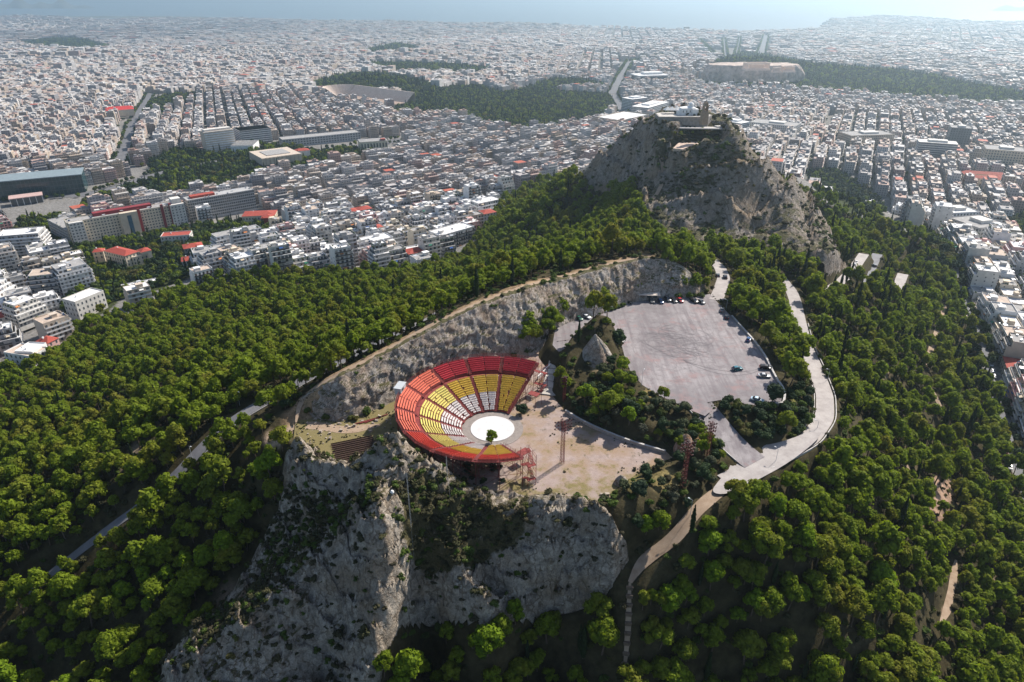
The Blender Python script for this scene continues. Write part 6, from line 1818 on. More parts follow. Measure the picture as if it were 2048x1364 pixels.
block(o, L, 18, 7, 'pale grey', 3.3, 2.4, 1.9, 2.3, 'fblr'); bands(o, L, 18, 7, 3.3, wall='pale grey', depth=.25, h=.5); rooftop(o, L, 18, 23, RL, 3)
M().box(L * .25, 9, 23.1, L * .35, 9, 3).obj('red_attic', M_TILE, o)
# --- red roofed villas in the gardens
def villa(label, p0, p1, zg, D, nf, wall, roof='hip', fh=3.6, rise=2.4):
    o, L = lm('villa', label, 'villa', p0, p1, zg, D)
    M().box(L / 2, D / 2, -3, L, D, 3 + nf * fh).obj('wall', WALLS[wall], o)
    if roof == 'hip': hip_roof(M(), 0, 0, L, D, nf * fh, rise).obj('roof', M_TILE, o)
    else:
        pr = M(); parapet(pr, 0, 0, L, D, nf * fh, .8); pr.obj('parapet', WALLS[wall], o); M().box(L / 2, D / 2, nf * fh, L - .5, D - .5, .12).obj('roof', roof, o)
    windows(M(), L, D, 0, nf, fh, 3.2, 1.2, 1.9, .8).obj('window', MAT_GLASS, o, kind='stuff')
    M().box(L * .3, D * .6, nf * fh, .9, .9, 2.6 if roof == 'hip' else 1.8).obj('chimney', WALLS['white'], o)
    return o, L
villa('small square villa with a red tiled roof at the edge of the hospital gardens', (189, 519), (210, 517), -101, 9, 2, 'sand coloured')
o, L = villa('tall cream villa with two red tiled roofs among the cypresses', (213, 523), (256, 534), -101, 14, 3, 'cream')
o, L = villa('yellow villa with a red tiled corner tower and white terrace beside the cypresses', (268, 531), (300, 523), -101, 13, 2, 'cream', M_ROOFW)
M().box(L - 1, 5, -3, 9, 10, 13.5).obj('tower', WALLS['cream'], o); hip_roof(M(), L - 5.5, 0, L + 3.5, 10, 10.5, 2.2).obj('tower_roof', M_TILE, o)
villa('low broad villa with a faded red flat roof in front of the hospital', (324, 488), (382, 484), -105, 15, 2, 'off-white', M_TILE)
villa('villa with a broad red hip roof beside the white stepped flats', (371, 512), (409, 506), -102, 14, 2, 'pale grey')
villa('white villa with a red gabled roof at the wood edge beside the white stepped flats', (366, 538), (398, 534), -98, 12, 2, 'white')
o, L = villa('school with a long red tiled roof and cream walls behind the white flats', (487, 450), (552, 447), -110, 20, 2, 'cream', 'hip', 5)
hip_roof(M().box(L * .8, -4, -3, 12, 12, 13), L * .8 - 6, -10, L * .8 + 6, 2, 10, 2.4).obj('wing', [M_TILE], o)
o, L = villa('long low white roofed hall in the gardens above the pine wood', (248, 588), (318, 574), -96, 10, 1, 'white', M_ROOFW, 4.2)
o, L = villa('plain white roofed block with pinkish walls at the edge of the pine wood', (160, 636), (216, 612), -92, 14, 3, 'off-white', M_ROOFW, 4.2)
villa('white house with black arched windows and a tan roof terrace beside the wood', (18, 733), (72, 742), -88, 13, 3, 'white', M_ROOFB, 3.3)
villa('bright white house with arched windows beside the pink one', (76, 735), (103, 716), -88, 12, 3, 'white', M_ROOFW, 3.6)
villa('small pink house with a red roof at the corner of the pine wood', (105, 714), (126, 703), -88, 10, 3, 'pink', 'hip', 3.4)
villa('old house with a red tiled roof between the flats at the wood edge', (2, 655), (52, 640), -95, 12, 2, 'off-white')
def flats(label, p0, p1, zg, D, nf, wall, sides='fblr', seed=1, roof=None):
    o, L = lm('apartment_block', label, 'flats', p0, p1, zg, D)
    o['group'] = 'blocks of flats of the town'
    apartment(o, L, D, nf, wall, random.Random(seed), sides, roof)
    return o, L
flats('broad block of flats with wrap round balconies opposite the hospital annex', (0, 518), (92, 510), -108, 26, 7, 'pale grey', 'fblr', 3)
flats('long stepped block of flats with deep balconies surrounded by cypresses, its left half', (58, 600), (124, 592), -100, 22, 6, 'pale grey', 'fblr', 5)
flats('long stepped block of flats with deep balconies surrounded by cypresses, its right half', (128, 592), (193, 575), -100, 20, 7, 'white', 'fblr', 8)
flats('white block of flats with long balconies behind the orange awning terraces', (0, 612), (40, 590), -98, 18, 5, 'white', 'fr', 9)
flats('block of flats with white terraces and an orange awning above the wood', (40, 655), (100, 632), -94, 18, 5, 'off-white', 'fblr', 12)
flats('narrow block of flats with curved end balconies beside the pink house', (100, 690), (150, 672), -90, 15, 5, 'beige', 'fr', 14)
flats('grey block of flats with roof terraces behind the white arched house', (0, 700), (46, 690), -92, 16, 4, 'pale grey', 'fr', 17)
flats('white stepped flats with round balconies at the edge of the pine wood', (392, 550), (462, 538), -97, 18, 6, 'white', 'fblr', 21)
flats('white flats with a green roof awning behind the stepped ones', (440, 520), (535, 498), -102, 16, 7, 'white', 'fblr', 23)
flats('white flats with a semicircular balcony front right at the pine wood', (476, 545), (540, 536), -95, 17, 5, 'white', 'fblr', 25)
flats('flats with blue tinted balcony fronts and a square tower corner at the pine wood', (640, 545), (690, 540), -90, 19, 6, 'white', 'fblr', 27)
flats('low white flats with a wide white roof terrace at the tip of the pine wood', (805, 538), (900, 522), -84, 26, 3, 'white', 'flr', 29, M_ROOFW)
flats('tall white corner flats with a roof pool overlooking the pine wood', (884, 512), (950, 492), -84, 18, 6, 'white', 'fblr', 31, M_ROOFW)
flats('blue white flats with a planted roof and parasols over the pine wood', (735, 530), (800, 515), -88, 20, 6, 'white', 'fblr', 33)
flats('white block of flats standing apart at the tip of the wood below the hill', (957, 446), (1010, 434), -84, 18, 6, 'white', 'fblr', 35)
# --- avenue buildings
o, L = lm('concert_hall', 'dark green glass concert hall slab beside the avenue', 'concert hall', (-30, 404), (172, 384), -120, 40)
mg = plain('green_glass_wall', (.015, .05, .055), .12, .3, .15, spec=.6)
M().box(L / 2, 20, -3, L, 40, 27).obj('glass_wall', mg, o); M().box(L / 2, 18, 24.0, L + 1.5, 44, 1.2).obj('roof', plain('pale_blue_roof', (.2, .25, .27), .6, .2, .3), o)
s_ = M()
for x_ in np.arange(0, L, 4.5): s_.box(x_, -.1, 0, .3, .4, 24)
for z_ in (6, 12, 18): s_.box(L / 2, -.1, z_, L, .4, .35)
s_.obj('mullion', WALLS['dark grey'], o, kind='stuff')
o, L = lm('pavilion', 'flat pinkish roofed entrance pavilion in front of the green glass hall', 'pavilion', (22, 414), (90, 405), -120, 20)
M().box(L / 2, 10, 9, L, 20, 1.0).obj('roof', plain('rose_roof', (.46, .32, .29), .8, .15, .3), o); M().box(L / 2, 11, -2, L - 3, 16, 11).obj('wall', MAT_GLASS, o)
cm_ = M().box(0, 0, -2, .6, .6, 11).mesh('column', WALLS['white'])
for x_ in np.linspace(1, L - 1, 6): obj('column', cm_, o, (x_, .6, 0))
o, L = lm('office_building', 'white slab block with ribbed front and blind beige end wall beside the avenue', 'office', (415, 306), (474, 298), -122, 20)
M().box(L / 2, 10, -3, L, 20, 37).obj('wall', WALLS['beige'], o); bands(o, L - 2, 20, 9, 3.7, 1, 0, 'white', .5, 1.7); M().box(L / 2, 10, 34, L - 6, 12, 3).obj('roof_house', WALLS['off-white'], o)
o, L = lm('pavilion', 'low white pavilion with a ribbed grey roof beside the white slab block', 'pavilion', (463, 304), (508, 303), -122, 45)
M().box(L / 2, 22, -3, L, 44, 13).obj('wall', WALLS['white'], o)
rs = M()
for k in range(9): rs.box(L / 2, 2.5 + k * 4.9, 10, L - 1, 2.4, .9)
rs.obj('roof', M_ROOFG, o)
o, L = lm('office_building', 'grey office block with white floor bands behind the ribbed pavilion', 'office', (483, 287), (545, 280), -124, 40)
M().box(L / 2, 20, -3, L, 40, 25).obj('wall', WALLS['dark grey'], o); bands(o, L, 40, 6, 3.6, 0, 0, 'white', .3, 1.3)
o, L = lm('museum', 'square concrete museum with fluted hanging walls and a flat roof court', 'museum', (527, 338), (605, 327), -120, 62)
M().box(L / 2, 31, -2, L * .8, 50, 8).obj('wall', WALLS['dark grey'], o); M().box(L / 2, 31, 5, L, 62, 11).obj('upper_wall', WALLS['beige'], o)
fl = M()
for x_ in np.linspace(2, L - 2, 10): fl.box(x_, -.4, 5.2, L / 14, .9, 10.2)
for y_ in np.linspace(3, 59, 9): fl.box(L + .4, y_, 5.2, .9, 5, 10.2)
fl.obj('wall_panel', WALLS['sand coloured'], o, kind='stuff'); M().box(L / 2, 31, 16, L * .6, 36, .8).obj('roof', M_ROOFG, o)
o, L = lm('gallery', 'very long low grey building with a stepped flat roof along the avenue', 'gallery', (567, 294), (722, 278), -124, 30)
block(o, L, 30, 3, 'pale grey', 4.0, 5, 3.2, 2.2)
o, L = lm('museum', 'neoclassical museum with tall arched windows and a red roof patch', 'museum', (722, 300), (776, 296), -118, 26)
M().box(L / 2, 13, -3, L, 26, 16).obj('wall', WALLS['cream'], o); windows(M(), L, 26, 0, 1, 12, 5, 2.2, 7, 2.5, 'flr').obj('window', MAT_GLASS, o, kind='stuff'); hip_roof(M(), 0, 0, L, 26, 13, 2.5).obj('roof', M_ROOFG, o); M().box(L * .85, 4, 13, 8, 7, 3).obj('red_attic', M_TILE, o)
o, L = lm('villa', 'small red roofed house beside the square concrete museum', 'villa', (593, 314), (621, 311), -118, 14)
M().box(L / 2, 7, -2, L, 14, 11).obj('wall', WALLS['white'], o); hip_roof(M(), 0, 0, L, 14, 9, 3).obj('roof', M_TILE, o)
o, L = lm('school', 'long school with vivid red roofs deep in the town', 'school', (214, 232), (270, 228), -126, 46)
M().box(L / 2, 8, -3, L, 16, 14).box(L / 2, 38, -3, L, 14, 14).obj('wall', WALLS['cream'], o); hip_roof(hip_roof(M(), 0, 0, L, 16, 11, 3), 0, 31, L, 45, 11, 3).obj('roof', plain('vivid_red_roof', (.5, .04, .035), .7, .2, .4), o)
# --- parliament, hotels and the blocks right of the hill
o, L = lm('parliament', 'large tan palace with a wide white roof at the corner of the big garden', 'palace', (1240, 263), (1296, 250), -133, 62)
block(o, L, 62, 4, 'sand coloured', 5.2, 5, 1.8, 2.8, 'fblr', M_ROOFW, par=1.5)
wing = M(); hip_roof(wing, 6, 14, L - 6, 48, 20.9, 2.5); wing.obj('roof_lantern', M_ROOFW, o)
for lab, p0, p1, zz, D, nf, wl, bnd in [
  ('blue grey hotel slab with a white window grid behind the tan palace', (1262, 226), (1293, 222), -136, 34, 9, 'white', True), ('long white hotel block right behind the hill top restaurant', (1294, 245), (1335, 232), -135, 40, 9, 'white', True),
  ('cream ministry block with long rows of windows on the far right street', (1696, 303), (1782, 300), -128, 40, 7, 'sand coloured', False), ('light grid fronted office block over the red roofs', (1828, 322), (1905, 328), -124, 26, 9, 'off-white', True), ('dark teal glazed office tower behind the grid fronted block', (1890, 300), (1932, 303), -126, 30, 10, 'dark grey', False),
  ('large cream office block with many windows at the right border', (1960, 338), (2040, 345), -124, 40, 8, 'sand coloured', False), ('grey flat roofed institute with a roof house behind the street of flats', (1946, 495), (2008, 488), -96, 36, 5, 'pale grey', False), ('white modern school with a stair tower above the street of flats', (1893, 455), (1950, 452), -98, 26, 4, 'white', False),
  ('white arcaded block in the row over the right shoulder of the hill', (1496, 268), (1585, 278), -130, 46, 6, 'off-white', False), ('white slab with dark roof louvres beside the hill top', (1432, 268), (1478, 276), -132, 30, 8, 'white', True)]:
    o, L = lm('office_building', lab, 'office', p0, p1, zz, D)
    if bnd: M().box(L / 2, D / 2, -4, L, D, 4 + nf * 3.4).obj('wall', WALLS['dark grey'], o); bands(o, L, D, nf, 3.4, 0, 0, wl, .3, 1.3); M().box(L / 2, D / 2, nf * 3.4 + .4, L * .5, D * .5, 3).obj('roof_house', WALLS[wl], o)
    else:
        block(o, L, D, nf, wl, 3.8, 3.6, 1.7, 2.0, 'fblr', M_ROOFG if wl != 'white' else M_ROOFW); M().box(L * .55, D * .5, nf * 3.8, L * .35, D * .4, 3.2).obj('roof_house', WALLS['off-white'], o)
o, L = lm('university_building', 'neoclassical building with a red pitched roof and cream walls on the right', 'university', (1932, 372), (2024, 378), -124, 42)
M().box(L / 2, 7, -3, L, 14, 15).box(L / 2, 35, -3, L, 14, 15).box(7, 21, -3, 14, 14, 15).box(L - 7, 21, -3, 14, 14, 15).obj('wall', WALLS['cream'], o)
windows(M(), L, 42, 0, 2, 6, 4.5, 1.5, 3, 1.5, 'flr').obj('window', MAT_GLASS, o, kind='stuff')
r_ = M(); hip_roof(r_, 0, 0, L, 14, 12, 3); hip_roof(r_, 0, 28, L, 42, 12, 3); hip_roof(r_, 0, 14, 14, 28, 12, 3); hip_roof(r_, L - 14, 14, L, 28, 12, 3); r_.obj('roof', M_TILE, o)

# ---------------------------------------------------------------- the stadium of pale marble
sa, sb2 = np.array(W(640, 189, -126)), np.array(W(786, 210, -126))
u = (sb2 - sa)[:2]; L = np.linalg.norm(u); a = math.atan2(u[1], u[0]); LANDR.append((sa[0], sa[1], a, L, 90))
o = thing('marble_stadium', 'long horseshoe stadium of pale marble steps set into the wooded slope', 'stadium', (sa[0], sa[1], -127), a)
m_marb = plain('pale_marble', (.55, .46, .4), .8, .1, .1)
st_ = M()
def stand(path, name):
    p_ = np.array(path, float); d_ = np.gradient(p_, axis=0); d_ /= np.linalg.norm(d_, axis=1)[:, None]; n_ = np.c_[d_[:, 1], -d_[:, 0]]
    V = []
    for k in range(13): 
        V.append(np.c_[p_ + n_ * 2.4 * k, np.full(len(p_), 1.2 + 1.75 * k)]); V.append(np.c_[p_ + n_ * 2.4 * (k + 1), np.full(len(p_), 1.2 + 1.75 * k)])
    V.append(np.c_[p_ + n_ * 31.5, np.full(len(p_), -3.0)])
    V = np.stack([np.c_[p_, np.full(len(p_), -3.0)]] + V, 1).reshape(-1, 3)
    return M().add(V, grid_faces(len(p_), 28)[:, ::-1]).obj(name, m_marb, o)
stand([(L - 5 - i * (L - 60) / 30, 48) for i in range(31)], 'north_stand')
stand([(55 + 18 * math.cos(t), 30 + 18 * math.sin(t)) for t in np.linspace(math.pi / 2, 1.5 * math.pi, 15)], 'end_stand')
M().box(L / 2 + 20, 30, -1, L - 50, 34, 1.6).obj('track', plain('stadium_track', (.3, .22, .17), .9, .1, .1), o)

# ---------------------------------------------------------------- the rock of the acropolis and its temples
RX0, RX1, RY = 612.0, 874.0, 2196.0
a_ = W(1430, 161, -122); b_ = W(1597, 159, -122)
o = thing('acropolis_rock', 'flat topped rock citadel with sheer pale walls rising from the woods', 'citadel', ((a_[0] + b_[0]) / 2, (a_[1] + b_[1]) / 2 + 62, -128))
hw = (b_[0] - a_[0]) / 2
t = np.linspace(0, 2 * np.pi, 241)[:-1]
se = lambda v_, p_: np.sign(v_) * np.abs(v_) ** p_
base = np.c_[se(np.cos(t), .7) * (hw + 14), se(np.sin(t), .75) * 54] * (1 + .16 * perlin(np.cos(t) * 2.1 + 5, np.sin(t) * 2.1) + .07 * perlin(np.cos(t) * 6, np.sin(t) * 6 + 2))[:, None]; top = base * .9
nk = 22; V = []
for k in range(nk):
    f_ = k / (nk - 1); q = base * (1 - f_) + top * f_; z = 46 * f_
    d_ = (1 + .17 * ridged(base[:, 0] * .025, base[:, 1] * .025, np.full(len(base), z * .015), o=6) * math.sin(math.pi * (.15 + .7 * f_)))
    V.append(np.c_[q * d_[:, None], np.full(len(q), z) + (6 * perlin(base[:, 0] * .02, base[:, 1] * .02) * (1 - f_ * .35))])
V = np.vstack(V + [np.array([[0, 4, 47.5]])])
i, j = np.meshgrid(np.arange(nk - 1), np.arange(240), indexing='ij'); j2 = (j + 1) % 240
Q = np.stack([i * 240 + j, i * 240 + j2, (i + 1) * 240 + j2, (i + 1) * 240 + j], 2).reshape(-1, 4)
T = np.array([((nk - 1) * 240 + q, (nk - 1) * 240 + (q + 1) % 240, nk * 240) for q in range(240)])
M_ACRO = plain('acropolis_limestone', (.48, .38, .32), .9, .55, .08)
obj('rock_face', mk('rock_face', V, Q, T, mats=M_ACRO, smooth=False), o)
rockc = np.array(o.location)
def temple(label, px, py, zt, L, D, h, nx, ny, rot):
    x, y, _ = W(px, py, zt); oo = thing('temple', label, 'temple', (x, y, zt), rot)
    mm_ = plain('honey_marble', (.74, .58, .48), .8, .12, .2) if 'honey_marble' not in bpy.data.materials else bpy.data.materials['honey_marble']
    M().box(0, 0, -4, L + 3, D + 3, 4.8).box(0, 0, .8, L + 1.4, D + 1.4, .6).obj('step_base', mm_, oo)
    cm_ = M().bar((0, 0, 1.4), (0, 0, h), 1.0, n=8, r2=.8).mesh('column', mm_)
    for x_ in np.linspace(-L / 2 + 1.2, L / 2 - 1.2, nx):
        for y_ in (-D / 2 + 1.2, D / 2 - 1.2): obj('column', cm_, oo, (x_, y_, 0))
    for y_ in np.linspace(-D / 2 + 1.2, D / 2 - 1.2, ny)[1:-1]:
        for x_ in (-L / 2 + 1.2, L / 2 - 1.2): obj('column', cm_, oo, (x_, y_, 0))
    e = M(); parapet(e, -L / 2, -D / 2, L / 2, D / 2, h, 3.2, 2.4); e.obj('entablature', mm_, oo)
    M().box(0, 0, 1.4, L * .62, D * .5, h * .8).obj('cella_wall', mm_, oo)
temple('great ruined temple with rows of columns on top of the citadel rock', 1512, 137, -80.5, 69, 30, 13, 17, 8, .12)
temple('low ruined gate building with columns at the right end of the citadel rock', 1575, 141, -81, 34, 20, 9, 8, 5, .05)
temple('small temple with a porch left of the low gate on the citadel rock', 1553, 142, -81, 22, 11, 7, 6, 3, .1)
o = thing('museum', 'dark flat topped museum left of the citadel rock', 'museum', W(1298, 160, -128), .25); x, y, _ = o.location; LANDR.append((x - 50, y - 40, .25, 100, 80))
M().box(0, 0, -4, 95, 60, 18).obj('glass_wall', plain('museum_glass', (.06, .08, .1), .2, .2, .1, spec=.5), o); M().box(0, 0, 14, 100, 64, 3).box(10, 6, 17, 60, 30, 6).obj('roof', M_ROOFW, o)

# ---------------------------------------------------------------- on the summit
sz = 47.0
def summit(px, py, z=None):
    x, y, _ = W(px, py, sz); return x, y
sx, sy = summit(1384, 232)
o = thing('summit_terrace', 'masonry terrace wall with a paved top crowning the summit', 'terrace', (sx - 6, sy, 37.0), .02)
m_sw = plain('terrace_masonry', (.3, .27, .24), .9, .3, .6)
M().poly([(-19, -5), (16, -6), (21, 2), (18, 14), (-4, 17), (-18, 12)], -8, 10.2).obj('retaining_body', m_sw, o)
M().poly([(-18.4, -4.4), (15.6, -5.4), (20.4, 2), (17.5, 13.5), (-4, 16.4), (-17.5, 11.5)], 10.2, 10.4).obj('paved_floor', m_pav, o)
M().box(10, -10.5, 3.2, 30, 6.5, .7, -.1).box(24, -9, 3.9, 6, 4, .8, .3).obj('lower_walk', MAT_CONC, o)
ch = thing('chapel', 'white chapel with a small dome on the summit terrace', 'chapel', (sx - 3, sy + 4, sz + .4), .1); ch.scale = (.86, .86, .86)
M().box(0, 0, 0, 12, 7.5, 5.6).box(5.5, 0, 0, 5, 10.5, 5.0).box(-6.5, 0, 0, 3.5, 5, 4).obj('wall', m_white, ch)
hip_roof(M(), -6, -3.75, 6, 3.75, 5.6, 1.2, .15).obj('roof', m_white, ch)
M().cyl(3.2, 0, 5.6, 2.3, 2.0, 16).obj('drum', m_white, ch); dm = M()
for k in range(5): dm.cyl(3.2, 0, 7.6 + 1.9 * math.sin(k * .3), 2.4 * math.cos(k * .3), .58, 16, 2.4 * math.cos((k + 1) * .3))
dm.obj('dome', m_white, ch, True)
windows(M(), 12, 7.5, 0, 1, 5, 3, .7, 1.6, 2.2, 'f').obj('window', MAT_GLASS, ch).location = (-6, -3.75, 0)
bx, by = summit(1408, 240)
bt = thing('bell_tower', 'tall stone bell tower beside the white chapel on the summit', 'bell tower', (bx, by, sz - 3), .15)
mbt = plain('tower_stone', (.38, .28, .2), .9, .3, 1.0)
M().box(0, 0, 0, 4.4, 4.0, 8.5).box(0, 0, 8.5, 3.5, 3.2, .5).box(0, 0, 12.2, 3.6, 3.3, .5).box(-1.3, 0, 9, .7, 3, 3.2).box(1.3, 0, 9, .7, 3, 3.2).obj('shaft', mbt, bt); hip_roof(M().box(0, 0, 12.7, 2.6, 2.4, 1.5), -1.3, -1.2, 1.3, 1.2, 14.2, 1.8, .2).obj('belfry', mbt, bt)
M().cyl(0, 0, 9.8, .7, 1.0, 10, .35).obj('bell', plain('bronze', (.12, .09, .05), .4, .2, 2, metal=.8), bt)
for k, px_ in enumerate((1335, 1344, 1355)):
    x, y = summit(px_, 229)
    aw_ = thing('awning_tent', ['white peaked awning at the left end of the summit restaurant', 'white peaked awning in the middle of the summit restaurant', 'white peaked awning of the summit restaurant next to the chapel'][k], 'awning', (x, y + 2, sz + .4), .2)
    M().add([(-2.6, -2.6, 2.6), (2.6, -2.6, 2.6), (2.6, 2.6, 2.6), (-2.6, 2.6, 2.6), (0, 0, 5.0)], None, [(0, 1, 4), (1, 2, 4), (2, 3, 4), (3, 0, 4)]).obj('canopy', AWN['white'], aw_)
    pm_ = M().bar((0, 0, 0), (0, 0, 2.6), .08).mesh('post', m_grey)
    for u_ in (-2.4, 2.4):
        for v_ in (-2.4, 2.4): obj('post', pm_, aw_, (u_, v_, 0))
o = thing('viewing_terrace', 'broad tan viewing terrace cut into the hill below the summit', 'terrace', (*W(1392, 288, 32)[:2], 24), .0)
ox, oy = o.location[:2]
tp = VIEW_FLAT - (ox, oy)
M().poly(tp, -6, 8.2).obj('retaining_body', plain('tan_terrace', (.5, .38, .3), .9, .25, .4), o)
for k in range(17):
    px_, py_ = random.uniform(1340, 1440), random.uniform(256, 273); x, y, z = hit(px_, py_)
    tree('round_tree' if k % 3 else 'pine_tree', random.choice(DARKT) if k % 3 else random.choice(PINE), 'small dark tree on the slope between the summit terrace and the viewing terrace', x, y, z - .6, random.uniform(.28, .48), 1.0 * k, 'trees below the summit terrace')

# ---------------------------------------------------------------- the town: lots along streets
DIST = [(-900, 1350, 113, 1.0), (-1500, 2100, 100, 1.0), (-560, 1500, 112, 1.0), (-430, 560, 40, 1.0), (-640, 800, 45, 1.0), (-170, 760, 33, .9), (-350, 1050, 30, 1.0), (60, 950, 35, .95), (120, 1250, 40, .95), (520, 880, 66, 1.0), (820, 1300, 64, 1.0), (330, 480, 67, 1.0), (420, 1500, 62, 1.05), (1000, 1900, 75, 1.0), (300, 2000, 50, 1.0),
        (-300, 2400, 80, 1.1), (-1400, 3200, 95, 1.2), (-500, 3600, 70, 1.3), (600, 3000, 83, 1.2), (1500, 3000, 78, 1.2), (2200, 2600, 60, 1.2), (-2600, 3800, 110, 1.4), (-1600, 5200, 65, 1.5), (200, 5000, 78, 1.5), (1500, 4700, 86, 1.5), (3000, 4200, 72, 1.5), (-3500, 6500, 40, 1.7), (1200, 6300, 82, 1.7), (3800, 6500, 60, 1.7), (-800, 7000, 55, 1.7), (4500, 8200, 30, 1.8), (-4500, 8200, 20, 1.8), (5200, 5200, 50, 1.7), (-5200, 7200, 100, 1.7)]
DC = np.array([(d_[0], d_[1]) for d_ in DIST], float)
LX, LY, LR, LL, LD, LF, LC = [], [], [], [], [], [], []
for di, (cx, cy, ang, scl) in enumerate(DIST):
    r_c = math.hypot(cx, cy)
    R = np.sort(np.hypot(*(DC - (cx, cy)).T))[1:4].max() * 1.05 + 150
    rn = np.random.default_rng(100 + di)
    s_ = scl * (1.0 if r_c < 2300 else 1.55 if r_c < 4500 else 2.1)
    lw, ld, st_w, gap = 16.5 * s_, 15.5 * s_, 10.0 * (1 if s_ < 1.3 else 1.7), 3.5 * s_
    nlot = 6
    PU, PV = nlot * lw + st_w, 2 * ld + gap + st_w
    nu, nv = int(2 * R / PU) + 1, int(2 * R / PV) + 1
    bu, bv, k, side = np.meshgrid(np.arange(nu) - nu // 2, np.arange(nv) - nv // 2, np.arange(nlot), (0, 1), indexing='ij')
    bu, bv, k, side = [q.ravel() for q in (bu, bv, k, side)]
    shift = (np.abs(bv) * 37 % 5) * 6.0
    U0 = bu * PU + k * lw + shift; V0 = bv * PV + side * (ld + gap)
    w_ = lw * np.where(rn.random(len(U0)) < .8, 1.0, .9); dpt = ld * rn.uniform(.82, 1.0, len(U0))
    uc = U0 + lw / 2; vc = np.where(side == 0, V0 + dpt / 2, V0 + ld - dpt / 2)
    a = math.radians(ang); c_, si = math.cos(a), math.sin(a)
    x = cx + uc * c_ - vc * si; y = cy + uc * si + vc * c_
    own = np.argmin(((x[:, None] - DC[None, :, 0]) ** 2 + (y[:, None] - DC[None, :, 1]) ** 2), 1) == di
    ok = own & (y > 60) & (rn.random(len(x)) > .03)
    base_f = 6 if r_c < 5000 else 5
    nf = np.clip(np.round(rn.normal(base_f, 1.1, len(x))), 2, 9)
    nf = np.where(rn.random(len(x)) < .06, nf + 2, nf)
    for lst, q in ((LX, x), (LY, y), (LR, np.where(side == 0, a, a + math.pi)), (LL, w_), (LD, dpt), (LF, nf), (LC, np.where((k == 0) | (k == nlot - 1), 1 + (k == 0) * 1, 0))): lst.append(q[ok])
LX, LY, LR, LL, LD, LF, LC = [np.concatenate(q) for q in (LX, LY, LR, LL, LD, LF, LC)]
LZ = H0(LX, LY)
lpx, lpy, ldp = PX(LX, LY, LZ)
ok = (lpx > -260) & (lpx < 2310) & (ldp > 10) & on_land(LX, LY) & (lpy < 1420) & (lpy > 30)
lr = np.hypot(LX, LY)
ok &= ~(inpoly(lpx, lpy, HILL_PX) & (np.where(lpx < 1180, LY < 862, LY < 735)))
d, _ = dist_line(lpx, lpy, HILL_PX, True); ok &= ~((d < 5) & (lr < 860))
for poly in PARKS_PX.values(): ok &= ~(inpoly(lpx, lpy, poly) & (lr > 430))
ok &= ~taken(LX, LY, 10)
ok &= (LZ < -68) | (lr > 1300)
for poly in ([(90,505),(150,495),(375,452),(510,425),(565,450),(600,472),(500,482),(440,505),(400,552),(330,590),(250,610),(225,650),(150,660),(110,615),(195,565),(130,525)], [(-40,392),(180,385),(330,350),(345,372),(230,415),(190,432),(90,452),(-40,450)], [(290,330),(500,285),(800,275),(800,318),(610,345),(520,365),(430,395),(240,415),(160,430),(150,405)], [(1600,340),(1780,400),(1790,455),(1700,440),(1640,405)]):
    ok &= ~(inpoly(lpx, lpy, poly) & (lr > 430))
STL = np.array([W(*q) for q in [(1845,470,-84),(1890,560,-86),(1960,700,-85),(2000,830,-86),(2060,1040,-88)]])
d, at_ = dist_line(LX, LY, STL[:, :2]); ok &= ~((d < 46) & (at_ > 0) & (at_ < 3.999))
ok &= ~((np.abs(LX - rockc[0]) < 175) & (np.abs(LY - rockc[1]) < 110))
# wide avenues kept open
AVEN = [([(-30, 400, -121), (200, 388, -121), (330, 345, -122), (460, 318, -122), (620, 303, -122), (760, 287, -124), (900, 262, -130), (1180, 242, -133)], 17), ([(235, 345, -122), (262, 245, -125), (300, 180, -128)], 13), ([(1252, 240, -133), (1235, 205, -136), (1225, 190, -137)], 15), ([(1335, 100, -150), (1260, 118, -150), (1225, 190, -140)], 17), ([(1532, 70, -222), (1520, 112, -160)], 26), ([(1452, 112, -160), (1448, 76, -215)], 14), ([(1472, 108, -165), (1480, 74, -215)], 12), ([(1432, 108, -165), (1398, 78, -215)], 12), ([(1895, 570, -86), (1960, 700, -85), (2000, 830, -86), (2060, 1040, -88)], 5.5)]
AVL = []
for pts, w_ in AVEN:
    ln = np.array([W(*q) for q in pts]); AVL.append((ln, w_)); d, _ = dist_line(LX, LY, ln[:, :2]); ok &= d > w_ + LL * .45
LX, LY, LR, LL, LD, LF, LC, LZ, lpx, lpy, ldp, lr = [q[ok] for q in (LX, LY, LR, LL, LD, LF, LC, LZ, lpx, lpy, ldp, lr)]
ln_ = resample(STL, 1.0); s_at = 8.0; new = []
while s_at < len(ln_) - 10:
    w_ = random.uniform(14, 19); k_ = int(s_at + w_ / 2)
    if k_ >= len(ln_): break
    d_ = ln_[min(k_ + 5, len(ln_) - 1), :2] - ln_[max(k_ - 5, 0), :2]; d_ /= np.linalg.norm(d_); n_ = np.array((-d_[1], d_[0])); n_ = n_ if n_[0] > 0 else -n_
    fa = math.atan2(-n_[0], n_[1])      # facing the street
    for row, off in ((0, 8.5), (1, 27.5)):
        D_ = random.uniform(14.5, 16.5); q = ln_[k_, :2] + n_ * (off + D_ / 2)
        new.append((q[0], q[1], fa if row == 0 else fa + math.pi, w_ - .3, D_, random.choice([5, 6, 6, 7]) - row, 0, 0))
    s_at += w_
new = np.array(new)
LX, LY, LR, LL, LD, LF, LC = [np.r_[a_, new[:, i_]] for i_, a_ in enumerate((LX, LY, LR, LL, LD, LF, LC))]
LZ = H0(LX, LY); lpx, lpy, ldp = PX(LX, LY, LZ); lr = np.hypot(LX, LY)
LF = np.where((lr < 900) & (rng.random(len(LF)) < .15), LF - 2, LF)
LF = np.where((lpx > 1400) & (lpy < 230), np.maximum(LF - 1, 2), LF)
print('lots', len(LX))
vis = (lpx > -30) & (lpx < 2078) & (lpy < 1364) & (lpy > 20)
